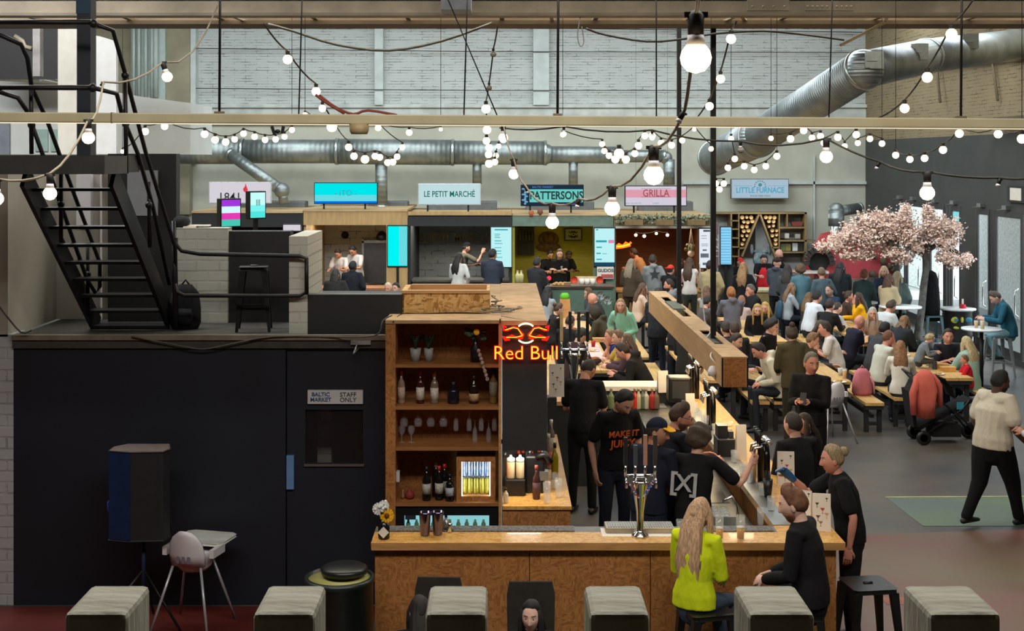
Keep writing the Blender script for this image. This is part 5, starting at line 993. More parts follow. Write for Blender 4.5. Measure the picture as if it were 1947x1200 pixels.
# plants and vase on the top shelf
def pot_plant(px, r_, label):
    t = thing('potted_plant', label, 'plant', (XA(px, YS+.18), YS+.18, SH[0])); MB().lathe([(r_*.72, 0), (r_, .115), (r_*.9, .115), (r_*.6, .02)], n=18).build('pot', mat('pot_pale', (150, 152, 150), rough=.5), t)
    m = MB(); 
    for i in range(46):
        a_ = random.uniform(0, 6.28); L = random.uniform(.1, .2); p0 = Vector((0, 0, .1)); o_ = Vector((math.cos(a_), math.sin(a_)*.7, 0)); w = Vector((-math.sin(a_), math.cos(a_), 0))*.006
        p1 = p0+o_*L*.35+Vector((0, 0, L*.7)); p2 = p0+o_*L*.8+Vector((0, 0, L*.75)); m.add([p0-w, p0+w, p1+w*1.3, p1-w*1.3, p2], [(0, 1, 2, 3), (3, 2, 4)])
    m.build('leaves', mat('leaf_dark', (44, 62, 44), rough=.6, var=.3), t)
pot_plant(790, .05, 'larger spiky potted plant, left on the top shelf'); pot_plant(815, .042, 'smaller spiky potted plant beside the larger one on the top shelf')
t = thing('flower_vase', 'dark bottle vase with yellow flower and trailing tag string on the top shelf', 'vase', (XA(904, YS+.15), YS+.15, SH[0])); MB().lathe([(.045, 0), (.045, .12), (.02, .16), (.02, .2)], n=16).build('vase', mat('vase_dark', (26, 26, 30), rough=.2), t)
m = MB(); [m.ball((random.gauss(0, .05), random.gauss(0, .03), .25+random.gauss(0, .025)), (.03, .02, .018), 6, 4) for _ in range(20)]; m.build('foliage', mat('leaf_dark'  , (44, 62, 44)), t); MB().ball((.01, -.05, .27), (.028, .01, .03), 10, 6).build('yellow_flower', mat('petal_yellow', (240, 184, 20)), t)
m = MB(); 
for i in range(8): m.ball((.03+i*.011, -.17, .12-i*.035), (.017, .01, .02), 8, 5)
m.build('tag_string', mat('tags_pale', (190, 176, 160), rough=.7, var=.3, scale=50, rgb2=(120, 100, 90)), t)
# small lit fridge with cans
t = thing('can_fridge', 'small wood-framed lit fridge with ten energy drink cans', 'fridge', (XA(905, YS+.1), YS+.06, z4)); s_ = 11.56/2500
w2 = 37*s_; h2 = 84*s_
m = MB(); m.box(-w2, w2, 0, .3, 0, .045); m.box(-w2, w2, 0, .3, h2-.04, h2); m.box(-w2, -w2+.045, 0, .3, .045, h2-.04); m.box(w2-.045, w2, 0, .3, .045, h2-.04); m.build('frame', OSB_BAR, t)
MB().box(-w2+.045, w2-.045, .28, .3, .045, h2-.04).build('light_panel', glow('fridge_light', (220, 240, 255), 1.2), t)
cs = mat('can_silver', (120, 150, 190), rough=.3, metal=.6, rgb2=(200, 206, 214), scale=25); cyl = mat('can_yellow', (190, 176, 60), rough=.3, metal=.3, rgb2=(150, 140, 50), scale=25)
for j in range(2):
    for i in range(5):
        ww = (w2-.045)*2/5; o = MB().lathe([(.02, 0), (.026, .012), (.026, .135), (.02, .148)], n=14).build('drinks_can', [cyl, cs][j], label=lbs[i] + (' from the left of the %s row of cans in the small fridge' % ['yellow lower', 'silver upper'][j]) if i < 4 else 'rightmost of the %s row of cans in the small fridge' % ['yellow lower', 'silver upper'][j], cat='can', group=['yellow', 'silver'][j]+' cans in the small fridge')
        o.location = (XA(905, YS+.1)-(w2-.045)+ww*(i+.5), YS+.16, z4+.045+j*.152)
MB().box(-w2+.045, w2-.045, .06, .16, .1965-.004, .1965).build('can_shelf', STEEL, t)
MB().box(-w2+.046, -w2+.05, .0, .04, .05, h2-.045).box(w2-.05, w2-.046, .0, .04, .05, h2-.045).build('lamp_strip', glow('fridge_strip', (225, 240, 255), 14), t)  # side strips added so the can fronts are lit
lamp('back_bar_lamp', 'AREA', (.22, 11.75, 1.46), (0, 0, 0), 3.5, (1, .93, .8), shape='RECTANGLE', size=.3, size_y=.2)
# tall under-shelf fridge
t = thing('bottle_fridge', 'black bottle fridge with lit blue-white window under the shelves', 'fridge', (XA(850, YS+.05), YS+.03, 0)); a = XA(850, YS+.05)
zf0, zf1 = ZA(1030, YS), ZA(982, YS)
MB().box(XA(753, YS)-a, XA(947, YS)-a, .1, .36, .1, z4-.04).build('body', BLACKP, t)
m = MB(); m.box(XA(753, YS)-a, XA(768, YS)-a, 0, .1, .1, z4-.04); m.box(XA(930, YS)-a, XA(947, YS)-a, 0, .1, .1, z4-.04); m.box(XA(768, YS)-a, XA(930, YS)-a, 0, .1, zf1, z4-.04); m.box(XA(845, YS)-a, XA(850, YS)-a, 0, .1, .1, zf1); m.build('door_frame', BLACKP, t)
MB().box(XA(768, YS)-a, XA(930, YS)-a, .09, .1, .2, zf1).build('lit_interior', glow('fridge_cyan', (150, 220, 225), .8), t)
MB().box(XA(770, YS)-a, XA(790, YS)-a, .0, .02, ZA(990, YS), zf1).build('control_panel', mat('panel_navy', (30, 40, 60)), t)
for i in range(10):
    o = MB().lathe([(.02, 0), (.02, .05), (.01, .07), (.01, .085)], n=10).build('beer_bottle', mat('beer_teal', (90, 150, 130), rough=.3, rgb2=(150, 150, 40), scale=20), t); o.location = (XA(775+i*16, YS)-a, .06, ZA(1012, YS))
# lower back-bar counter right of the shelves
t = thing('side_back_bar', 'low OSB back-bar counter under the neon panel', 'counter', (.3, 12.5, 0)); O = Vector((.3, 12.5, 0))
sb_(MB(), xr+.012, .63, 11.5, 12.2, .97, 1.0).build('worktop', OSB_TOP, t); sb_(MB(), .42, .63, 12.2, 14.9, .97, 1.0).build('worktop', PLY, t)
sb_(MB(), xr+.012, .62, 11.52, 11.56, 0, .97).build('front_panel', OSB_BAR, t); sb_(MB(), .58, .62, 11.56, 14.9, 0, .97).build('side_panel', DARKW, t)
def bottle2(px, D, z, h, r_, c, lb, lab=None, cap=(30, 30, 30)): return bt(px, z, h, r_, c, lb, lab, cap, D)
bottle2(1020, 11.75, 1.0, .3, .034, (70, 40, 44), 'dark rose bottle on the low back-bar counter under the neon panel', (96, 60, 62), (150, 60, 50))
bottle2(962, 11.62, 1.0, .13, .022, (214, 208, 190), 'short cream bottle at the left end of the low back-bar counter')
glass_(1040, 962, 11.6, .19, .036, 'tall empty glass on the low back-bar counter', z=1.0); glass_(1062, 950, 11.8, .17, .036, 'upturned glass near the right edge of the low back-bar counter', z=1.0)
glass_(1056, 930, 12.1, .15, .036, 'second upturned glass further back on the low back-bar counter', z=1.0)
bottle2(1055, 12.5, 1.0, .34, .034, (150, 130, 20), 'tall yellow-green bottle on the low back-bar counter', None, (40, 40, 30))
bottle2(1043, 12.9, 1.0, .34, .036, (150, 120, 110), 'pale bottle with a red label behind the yellow-green bottle', (190, 90, 80), (220, 210, 200))
bottle2(1048, 13.5, 1.0, .36, .036, (120, 110, 100), 'farthest pale bottle at the edge of the low back-bar counter', (200, 196, 180), (230, 226, 216))
t = thing('juice_dispenser', 'pair of white-topped juice dispensers on a black base', 'dispenser', (XA(980, 11.9), 11.9, 1.0)); MB().box(-.09, .09, -.06, .1, 0, .15).build('base', BLACKP, t, bevel=.01)
for sx in (-.042, .042): MB().lathe([(.036, .15), (.038, .16), (.038, .3), (.03, .32)], (sx, 0, 0), 14).build('canister', mat('canister_cream', (196, 176, 140), rough=.3), t); MB().lathe([(.038, .3), (.038, .33), (.012, .345), (.01, .36)], (sx, 0, 0), 14).build('lid', mat('lid_ice', (214, 232, 234), emit=(214, 232, 234), estr=.0), t)
t = thing('coffee_grinder', 'black coffee machine at the middle of the low back-bar counter', 'coffee machine', (XA(1015, 12.0), 12.05, 1.0)); MB().box(-.08, .1, -.1, .1, 0, .34).build('body', BLACKP, t, bevel=.02); MB().tube([(.02, -.1, .33), (.1, -.12, .36), (.15, -.12, .28)], .03, 10).build('arm', BLACKP, t); MB().box(.05, .13, -.12, -.02, .12, .2).build('drip_panel', STEEL, t)
m = MB()
for i in range(16): m.ball((random.uniform(-.17, .2), random.uniform(-.03, .03), random.uniform(0, .14)), random.uniform(.012, .028), 8, 6, i % 3)
m.build('utensil_clutter', [STEEL, mat('bit_red', (170, 50, 40)), mat('bit_dark', (60, 56, 52))], label='jumble of steel utensils hanging behind the juice dispensers', cat='utensils', kind='stuff').location = (XA(990, 12.1), 12.1, 1.32)
# far bottles under the back counter
for i, (px, c) in enumerate(((1150, (150, 150, 120)), (1162, (120, 130, 90)), (1207, (200, 56, 36)), (1214, (190, 180, 150)), (1222, (100, 110, 90)), (1228, (190, 190, 170)), (1240, (180, 60, 50)), (1248, (130, 110, 90)))):
    bt(px, .88, .26, .04, c, ['first', 'second', 'third', 'fourth', 'fifth', 'sixth', 'seventh', 'last'][i]+' from the left of the bottles under the far cream counter', None, (150, 140, 120), 16.6)
# hanging planter box over the right arm and its poles
def PB(px, py, z): return PZ(px, py, z)
zt = 2.07; x0, x1, y0, y1 = XA(1373, 13), XA(1422, 13), 13.0, 19.4; zb_ = zt-.29
t = thing('hanging_planter_box', 'long plywood trough box hanging over the right bar arm', 'planter box', ((x0+x1)/2, 13, zb_)); a = (x1-x0)/2; L = y1-y0; h = .29
MB().box(-a, -a+.02, 0, L, 0, h).build('side_board', PLY, t); MB().box(a-.02, a, 0, L, 0, h).build('side_board', PLY, t)
MB().box(-a+.02, a-.02, -.0, .02, .0, h).build('end_board', OSB_BAR, t); MB().box(-a+.02, a-.02, L-.02, L, 0, h).build('end_board', PLY, t)
MB().box(-a+.02, a-.02, .02, L-.02, 0, .02).build('base_board', PLY, t)
m = MB(); m.box(-a, -a+.075, 0, L, h, h+.012); m.box(a-.075, a, 0, L, h, h+.012); m.box(-a+.075, a-.075, 0, .9, h, h+.012); m.box(-a+.075, a-.075, 2.0, 3.3, h, h+.012); m.box(-a+.075, a-.075, 5.6, L, h, h+.012); m.build('top_board', PLYD, t)
m = MB(); m.box(-a-.003, -a+.0, -.004, .03, 0, h); m.box(-a-.004, -a+.012, -.006, .0, 0, h); m.box(a-.012, a+.004, -.006, .0, 0, h); m.build('corner_trim', BLACKP, t)
MB().box(-a+.03, a-.03, 1.2, 1.9, h-.12, h-.02).build('control_gear', mat('gear_grey', (84, 86, 76)), t); MB().box(-a+.05, a-.05, 4.0, 4.9, h-.1, h+.03).build('control_gear', mat('gear_green', (92, 98, 82)), t)
MB().box(-a+.04, a-.04, .3, L-.3, -.012, 0).build('lamp_strip', glow('under_strip', (255, 214, 150), 9), t)
MB().lathe([(.035, 0), (.045, .0), (.05, .05), (.03, .09), (.01, .1)], (-a-.03, .4, .05), 14).build('white_shade', WHITEP, t)
q = cable('white_flex', [tuple(P(1330, 500, 15)), tuple(P(1340, 610, 15)), tuple(P(1352, 628, 14.8)), tuple(P(1340, 650, 14.4)), tuple(P(1362, 662, 13.8)), tuple(P(1352, 672, 13.6)), tuple(P(1353, 682, 13.4)), tuple(P(1368, 698, 13.38))], .007, WHITEP, 'white flex running down the planter pole to the white shade')
for (px, D, lb, yt) in ((1291, 17.7, 'black steel pole holding the far part of the planter box', 40), (1356, 14.56, 'black steel pole holding the near part of the planter box', -60)):
    x = XA(px, D); MB().box(x-.028, x+.028, D-.028, D+.028, zt-.27, 8.9).build('steel_pole', BLACKM, loc=(x, D, zt), label=lb, cat='pole')
# light from the box's strip onto the bar arm, and the till side
lamp('bar_strip_light', 'AREA', ((x0+x1)/2, 15.0, zb_-.03), (0, 0, 0), 24, (1.0, .83, .58), shape='RECTANGLE', size=.25, size_y=5.0)
# ================================================================ STRING LIGHTS
BULB = glow('bulb_glow', (255, 226, 176), 7.0); BULBF = glow('bulb_glow_far', (255, 220, 175), 5.0)
SOCK = mat('socket_black', (30, 28, 26), rough=.6); DIM = mat('bulb_unlit', (130, 126, 112), rough=.2)
_bm = {}
def bulb(parent, p, r_, lit=True, O=Vector((0, 0, 0)), pear=False, tilt=0):
    if lit is None: r_ *= .9
    key = (round(r_, 4), lit, pear)
    if key not in _bm:
        m = MB()
        if pear: m.lathe([(0, -r_), (r_*.55, -r_*.84), (r_*.92, -r_*.4), (r_, 0), (r_*.9, r_*.42), (r_*.62, r_*.8)], n=24)
        else: m.ball((0, 0, 0), r_, 12, 8)
        if lit is None: m = MB().lathe([(r_*.5, r_*1.3), (r_*.5, r_*1.5)], n=10)
        o = m.build('bulb', SOCK if lit is None else (BULB if r_ > .03 and pear else BULBF) if lit else DIM, parent)
        s_ = MB()
        if pear: s_.lathe([(r_*.62, r_*.8), (r_*.5, r_*1.45)], n=16, m=1)
        z0 = r_*(1.4 if pear else .8); q_ = 1.0 if pear else .6; s_.lathe([(r_*.5*q_**.4, z0), (r_*.55*q_**.4, z0+r_*1.3*q_), (r_*.3, z0+r_*1.6*q_)], n=10); s_.box(-r_*.75*q_, r_*.75*q_, -r_*.18, r_*.18, z0+r_*1.15*q_, z0+r_*1.5*q_)
        k = s_.build('socket', [SOCK, WHITEP], o)
        _bm[key] = (o.data, k.data)
    else:
        o = bpy.data.objects.new('bulb', _bm[key][0]); COL.objects.link(o); o.parent = parent
        k = bpy.data.objects.new('socket', _bm[key][1]); COL.objects.link(k); k.parent = o
    o.location = Vector(p)-O; o.rotation_euler = (0, tilt, 0); return o
def light_string(label, pts, pale=False, sag=.04, pear=False, pre=(), post=(), cr=None):
    """pts: (px, py, D, radius in px, lit)"""
    O = P(*pts[0][:3]); t = thing('string_lights', label, 'string lights', tuple(O)); path = [P(*q) for q in pre]
    for q in pts:
        px, py, D, rp = q[:4]; lit = q[4] if len(q) > 4 else True; r_ = rp*D/2500; c = P(px, py, D)
        tilt = q[5] if len(q) > 5 else 0
        b = bulb(t, c, round(r_, 3), lit, O, pear, tilt)
        path.append(c+Vector((math.sin(tilt), 0, math.cos(tilt)))*r_*(2.9 if pear else 1.7))
    path += [P(*q) for q in post]; full = []
    for a, b in zip(path[:-1], path[1:]):
        for k in range(4):
            u = k/4; p = a.lerp(b, u); p.z -= sag*(a-b).length*4*u*(1-u); full.append(p-O)
    full.append(path[-1]-O)
    if not pre and not post:
        q = MB(); [q.tube([p, (p[0], p[1], 9-O.z)], .003, 4) for p in (full[0], full[-1])]; q.build('hanger_wire', CABLE, t)
    MB().tube(full, cr or .006, 5).build('cord', PALECB if pale else CABLE, t); return t
light_string('string of four big bulbs on a pale cord in front of the stair', [(-6, 378, 5.8, 13), (95, 368, 5.8, 13), (168, 262, 6.2, 12), (187, 170, 7, 6, None, .6), (318, 146, 7.5, 10, True, -.3)], True, .08, True, post=[(413, 12, 9)])
light_string('string of the largest bulbs receding from top right of centre to the stalls', [(1323, 110, 3.75, 30), (1285, 240, 4.4, 12, None, .5), (1243, 333, 5.2, 19), (1164, 396, 6.2, 14.5), (1095, 400, 6.8, 8, None, .3), (1050, 423, 7.2, 12.5), (1005, 372, 8, 7, None, -.3), (977, 331, 8.6, 10), (957, 262, 9.3, 9)], True, .05, True, pre=[(1330, -30, 3.4)])
light_string('string of two bright bulbs on the long cord sagging to the right over the doors', [(1072, 255, 9, 5), (1240, 262, 8.5, 5), (1408, 286, 8, 6, False), (1571, 298, 7, 12), (1664, 326, 6.8, 7, None, .4), (1763, 367, 6.2, 14), (1895, 360, 6.2, 8, None, .3)], False, .03, True, pre=[(950, 243, 9.4)], post=[(1960, 338, 6.0)])
light_string('short string of three bulbs hanging diagonally at upper left', [(547, 113, 8.5, 9), (601, 174, 9.2, 8.5), (613, 206, 9.6, 7)], False, .03, pre=[(502, 45, 8)], post=[(640, 236, 10)])
light_string('vertical string down the middle with two unlit bulbs above lit ones', [(938, 103, 10, 6, False), (930, 167, 10.4, 5.5, False), (924, 207, 10.8, 8.5), (926, 247, 11.4, 8), (925, 268, 12, 7), (930, 281, 12.4, 7), (929, 294, 13, 7), (930, 311, 13.6, 7.5), (941, 308, 14, 6), (943, 296, 14.5, 5.5), (948, 278, 14, 5), (957, 265, 13.4, 7)], False, .03, pre=[(946, 50, 9.5)])
light_string('string of three bulbs hanging steeply right of the largest bulb', [(1390, 74, 8.5, 9.5), (1370, 150, 8.9, 8.5), (1349, 202, 9.4, 8)], False, .02, pre=[(1400, 40, 8)], post=[(1318, 232, 10)])
light_string('string of three bulbs slanting across the large duct at upper right', [(1809, 65, 8, 11), (1763, 147, 8.4, 10), (1720, 206, 8.8, 9)], False, .03, pre=[(1850, 0, 7.6)], post=[(1668, 225, 9.2)])
light_string('low swag of twelve small bulbs above the leftmost stall sign', [(233, 288, 15, 4), (276, 250, 14.6, 7), (313, 240, 14.6, 7), (389, 255, 14.5, 7), (409, 266, 14.5, 7), (429, 270, 14.5, 7), (446, 265, 14.5, 6), (463, 254, 14.5, 6), (484, 260, 14.5, 6), (504, 266, 14.5, 6), (524, 265, 14.5, 6), (541, 260, 14.5, 5.5), (555, 247, 14.5, 5.5)], False, .10)
light_string('swag of small bulbs above the turquoise menu screen', [(580, 218, 14, 4.5), (631, 241, 13.5, 10), (663, 280, 14, 7), (673, 297, 14, 7), (694, 303, 14, 8), (713, 297, 14, 6.5), (722, 299, 14, 6.5), (737, 309, 14, 6.5), (747, 308, 14, 6.5), (755, 298, 14, 6), (765, 280, 14, 5.5), (719, 243, 14, 6), (778, 252, 14, 6), (838, 246, 14, 3.5)], False, .06)
light_string('looping cluster of small bulbs above the pink stall sign', [(1070, 256, 14, 5), (1145, 274, 14, 5.5), (1149, 287, 14, 5.5), (1158, 296, 14, 6), (1170, 303, 14, 7.5), (1177, 292, 13.6, 9.5), (1190, 303, 14, 7.5), (1207, 292, 14, 6.5), (1214, 277, 14, 7), (1226, 258, 14, 6.5), (1240, 258, 14, 6.5), (1257, 272, 14, 6), (1277, 276, 14, 6.5), (1297, 267, 14, 5.5), (1320, 246, 14, 4), (1352, 283, 14, 5)], False, .05)
light_string('swag of small bulbs below the elbow of the large duct', [(1390, 264, 14, 5.5), (1397, 302, 14, 6), (1384, 319, 14, 6), (1415, 316, 14, 6), (1434, 323, 14, 6), (1456, 316, 14, 6), (1477, 297, 14, 6.5)], False, .06)
light_string('group of three small bulbs beside the black pole right of the pink sign', [(1361, 349, 15, 6), (1376, 349, 15, 6), (1368, 360, 15, 6)], False, .05, pre=[(1356, 300, 15)])
light_string('long swag of small bulbs right of centre under the batten', [(1466, 263, 14, 5), (1503, 264, 14, 7), (1528, 248, 14, 7), (1544, 262, 14, 6), (1560, 259, 14, 6.5), (1566, 272, 14, 5.5), (1593, 261, 14, 7), (1606, 278, 14, 5.5), (1628, 256, 14, 7), (1631, 272, 14, 5.5), (1654, 264, 14, 6), (1677, 273, 14, 6)], False, .04)
light_string('swag of seven bulbs over the glazed doors at the right', [(1703, 295, 13, 6.5), (1730, 303, 12.6, 6.5), (1758, 301, 12.3, 7), (1793, 285, 12, 7.5), (1824, 254, 11.6, 8), (1898, 255, 11, 8), (1943, 264, 10.6, 9)], False, .08)
light_string('four small bulbs inside the wood-lined stall', [(1209, 447, 33, 3), (1225, 449, 33, 3.2), (1248, 444, 33, 2.8), (1269, 447, 33, 3)], False, .05)
t = thing('ceiling_speaker', 'small black clamp and plug hanging under the batten left of centre', 'clamp', P3(528, 240, 9)); m = MB(); m.bar((-.04, 0, .0), (-.02, 0, -.06), .02, .02); m.bar((.04, 0, 0), (.03, 0, -.05), .02, .02); m.ball((0, 0, -.035), (.02, .02, .015), 8, 6); m.build('clamp', BLACKM, t)
t = thing('sensor_box', 'beige round sensor fitted under the light batten', 'sensor', P3(683, 244, 9)); MB().lathe([(.0, -.04), (.055, -.04), (.065, -.02), (.07, .03)], n=18).build('body', mat('sensor_tan', (150, 132, 96), rough=.5), t)
cable('hanging_loop', [P3(1104, 30, 13.5), P3(1098, 66, 13.5), P3(1103, 88, 13.5), P3(1110, 80, 13.5), P3(1106, 50, 13.5)], .006, WHITEP, 'small loop of white cord under the girder', 'cord')

# ================================================================ TABLES, BENCHES
FRB = mat('frame_black', (36, 36, 38), rough=.5, var=.1)
def slab_table(x0, x1, y0, y1, h, label, name='picnic_table', cat='table', group=None):
    t = thing(name, label, cat, ((x0+x1)/2, (y0+y1)/2, 0), group=group); a, b = (x1-x0)/2, (y1-y0)/2; th = .045
    n = 3 if cat == 'table' else 1; m = MB()
    for i in range(n): m.box(-a+2*a*i/n+.003, -a+2*a*(i+1)/n-.003, -b, b, h-th, h)
    m.build('top', TABLE, t)
    for s in (-1, 1):
        e = s*(b-.12); m = MB(); w = a*.9
        m.box(-w, w, e-.03, e+.03, h-th-.07, h-th); m.box(-w, -w+.06, e-.03, e+.03, 0, h-th-.07); m.box(w-.06, w, e-.03, e+.03, 0, h-th-.07); m.box(-w+.06, w-.06, e-.02, e+.02, .1, .15); m.build('leg_frame', FRB, t)
    m = MB(); m.box(-.03, .03, -b+.16, b-.16, .14 if cat == 'table' else .2, .2 if cat == 'table' else .25); m.box(-a*.96, a*.96, -b+.02, -b+.05, h-th-.06, h-th); m.build('rail', FRB, t); return t
gB, gT = 'benches of the communal tables', 'communal tables'
cols_ = [('nearest the bar', 1.15, 1.78, .70, .98, 1.95, 2.23, 20.4), ('behind the hanging planter box', 2.9, 3.55, 2.45, 2.73, 3.72, 3.99, 19.5), ('with the pink backpack beside it', 4.5, 5.19, 4.05, 4.33, 5.37, 5.65, 19.4), ('with the pram beside it', 6.45, 7.1, 5.92, 6.2, 7.3, 7.58, 19.7)]
for (nm, a, b, c, d, e, f, y) in cols_:
    L1 = 3.6 if y != 19.7 else 2.6
    slab_table(a, b, y, y+L1, .75, 'near wooden communal table '+nm, group=gT); slab_table(c, d, y, y+L1, .45, 'left bench of the near communal table '+nm, 'bench', 'bench', gB); slab_table(e, f, y-.1, y+L1, .45, 'right bench of the near communal table '+nm, 'bench', 'bench', gB)
    if 1:
        y2 = y+(4.2 if y != 19.7 else 3.6); slab_table(a, b, y2, y2+3.6, .75, 'farther wooden communal table in the row '+nm, group=gT); slab_table(c, d, y2, y2+3.6, .45, 'left bench of the farther table in the row '+nm, 'bench', 'bench', gB); slab_table(e, f, y2, y2+3.6, .45, 'right bench of the farther table in the row '+nm, 'bench', 'bench', gB)
def food(px, py, z, kind, label, c=(200, 160, 90)):
    p = PZ(px, py, z); 
    if kind == 'beer': return glass_(px, py, p.y, .15, .038, label, c, .8, z=z)
    t = thing({'plate': 'plate', 'box': 'food_box', 'cup': 'paper_cup', 'bag': 'paper_bag'}[kind], label, kind, p)
    if kind == 'plate': MB().lathe([(.06, 0), (.11, .015), (.10, .012), (.0, .006)], n=18).build('dish', WHITEC, t); m = MB(); [m.ball((random.gauss(0, .03), random.gauss(0, .03), .02), (.025, .02, .015), 6, 4) for _ in range(7)]; m.build('food', mat('food_%d' % c[0], c, rough=.8), t)
    if kind == 'box': MB().prism([(-.09, 0), (.09, 0), (.11, .07), (-.11, .07)], 'y', -.07, .07).build('carton', mat('carton_%d' % c[0], c), t)
    if kind == 'cup': MB().lathe([(.03, 0), (.04, .11), (.035, .11), (.028, .01)], n=14).build('cup', mat('cup_%d_%d' % c[:2], c), t)
    return t
food(1606, 720, .75, 'beer', 'beer glass at the near end of the table with the pink backpack', BEER); food(1598, 714, .75, 'cup', 'clear-looking pale cup beside the beer on the pink backpack table', (190, 196, 190)); food(1596, 727, .75, 'plate', 'plate of food at the near end of the pink backpack table')
food(1728, 690, .75, 'beer', 'beer glass on the pram table, nearest the woman in the white blouse', BEER); food(1752, 684, .75, 'beer', 'second beer glass farther right on the pram table', BEER)
food(1783, 712, .75, 'plate', 'white plate on the near end of the pram table'); food(1802, 706, .75, 'box', 'brown food carton before the red-dressed child', (206, 160, 84)); food(1790, 700, .75, 'box', 'tan food carton in the middle of the pram table', (190, 140, 84)); food(1770, 700, .75, 'cup', 'clear glass in the middle of the pram table', (196, 200, 200)); food(1764, 695, .75, 'cup', 'second pale glass in the middle of the pram table', (186, 196, 200))
for i, (px, py) in enumerate(((1112, 690), (1128, 668), (1122, 640), (1105, 625))): food(px, py, .75, 'plate', ['nearest', 'second', 'third', 'farthest'][i]+' plate of food on the table nearest the bar', (216, 180, 120))
food(1128, 660, .75, 'cup', 'red cup on the table nearest the bar', (170, 30, 30)); food(1138, 650, .75, 'box', 'tan carton beside the red cup', (200, 150, 100))
t = thing('serving_sheet', 'pink paper sheet spread on the table nearest the bar', 'paper', (1.46, 22.4, .75)); MB().box(-.28, .28, -.9, .9, .0, .004).build('sheet', mat('paper_pink', (222, 180, 168)), t)
t = thing('paper_bag', 'tall brown paper bag topped with bright green stuffing on the table nearest the bar', 'bag', PZ(1086, 603, .75)); t.location.x = 1.35
MB().prism([(-.13, 0), (.13, 0), (.10, .38), (-.10, .38)], 'y', -.08, .08).build('bag', mat('kraft', (196, 142, 88), rough=.8), t); MB().tube([(0, 0, .36), (0, 0, .45), (0, 0, .5)], [(.1, .08), (.1, .08), (.06, .05)], 12).build('green_stuffing', mat('lime_green', (96, 180, 30)), t)
# pink backpack
t = thing('backpack', 'pink backpack standing on the bench beside the man in the white polo shirt', 'backpack', (5.5, 19.95, .45)); MB().tube([(0, 0, 0), (0, 0, .05), (0, 0, .22), (0, 0, .34), (0, 0, .4)], [(.13, .09), (.16, .11), (.15, .1), (.12, .08), (.06, .05)], 14).build('bag', fabric((196, 116, 124)), t)
MB().tube([(-.04, 0, .38), (0, 0, .45), (.04, 0, .38)], .01, 6).build('handle', fabric((206, 130, 136)), t); MB().tube([(.1, -.1, .3), (.14, -.12, .2), (.16, -.1, .04)], .015, 6).build('strap', fabric((206, 140, 146)), t)
# high chairs
def high_chair(label, loc_, rz, full=True):
    t = thing('high_chair', label, 'high chair', loc_, rz)
    lg = mat('leg_grey', (176, 176, 182), rough=.35, metal=.4)
    for sx in (-1, 1):
        for sy in (-1, 1): MB().tube([(sx*.13, sy*.12, .56), (sx*.27, sy*.27, .0)], .0125, 8).build('leg', lg, t)
    m = MB(); m.tube([(0, .02, .5), (0, .02, .54), (0, .02, .6), (0, .03, .66)], [(.11, .1), (.15, .14), (.16, .15), (.165, .155)], 20); m.build('seat_shell', WHITEP, t)
    m = MB(); n = 12; vs = []; 
    for j, (z, w, y) in enumerate(((.56, .155, -.13), (.66, .165, -.155), (.76, .15, -.175), (.84, .115, -.19), (.885, .06, -.195))):
        for i in range(n+1):
            u = -1+2*i/n; vs.append((w*u, y+.05*u*u, z-.02*u*u*(j > 2)))
    k = len(vs); vs += [(x, y-.014, z) for (x, y, z) in vs]; fs = []
    for j in range(4):
        for i in range(n): a = j*(n+1)+i; fs.append((a, a+1, a+n+2, a+n+1)); fs.append((k+a+n+1, k+a+n+2, k+a+1, k+a))
    for i in range(n): fs.append((i+1, i, k+i, k+i+1)); a = 4*(n+1)+i; fs.append((a, a+1, k+a+1, k+a))
    for j in range(4): a = j*(n+1); fs.append((a, a+n+1, k+a+n+1, k+a)); a += n; fs.append((a+n+1, a, k+a, k+a+n+1))
    m.add(vs, fs, 0, True); m.build('backrest', WHITEP, t); 
    m = MB(); [m.box(-.07+i*.05, -.045+i*.05, -.172, -.166, .6, .66) for i in range(3)]; m.build('slot', mat('slot_lilac', (120, 112, 130)), t)
    m = MB(); m.prism([(-.2, .04), (.2, .04), (.23, .1), (.23, .36), (.18, .4), (-.18, .4), (-.23, .36), (-.23, .1)], 'z', .70, .722); m.build('tray', mat('tray_white', (226, 230, 220), rough=.4), t, bevel=.006)
    MB().box(-.24, -.2, -.1, .12, .64, .71).build('armrest', WHITEP, t); MB().box(.2, .24, -.1, .12, .64, .71).build('armrest', WHITEP, t); return t
high_chair('white high chair with tray in front of the blue-black wall', (XA(366, 11.3), 11.33, 0), R(-14))
high_chair('white high chair half hidden behind the man in the black sweater', (XA(1583, 18.6), 18.75, 0), R(25))
# PA speaker on stand
t = thing('loudspeaker', 'dark loudspeaker with a blue side standing before the blue-black wall', 'speaker', (XA(266, 11.3), 11.35, .78)); m = MB(); hh = .76
m.prism([(-.25, -.1), (-.05, -.16), (.22, -.14), (.25, -.02), (.2, .16), (-.16, .16), (-.25, .05)], 'z', 0, hh); m.build('cabinet', mat('speaker_black', (28, 28, 32), rough=.6), t, bevel=.01)
a, b = Vector((-.25, -.1, 0)), Vector((-.05, -.16, 0)); m = MB(); n_ = Vector((-.29, -.95, 0)).normalized()*.006; m.add([a+n_+Vector((0, 0, .01)), b+n_+Vector((0, 0, .01)), b+n_+Vector((0, 0, hh-.01)), a+n_+Vector((0, 0, hh-.01)), a+Vector((0, 0, .01)), b+Vector((0, 0, .01)), b+Vector((0, 0, hh-.01)), a+Vector((0, 0, hh-.01))], [(0, 1, 2, 3), (7, 6, 5, 4), (0, 4, 5, 1), (1, 5, 6, 2), (2, 6, 7, 3), (3, 7, 4, 0)]); m.build('grille', mat('speaker_blue', (10, 40, 78), rough=.5), t)
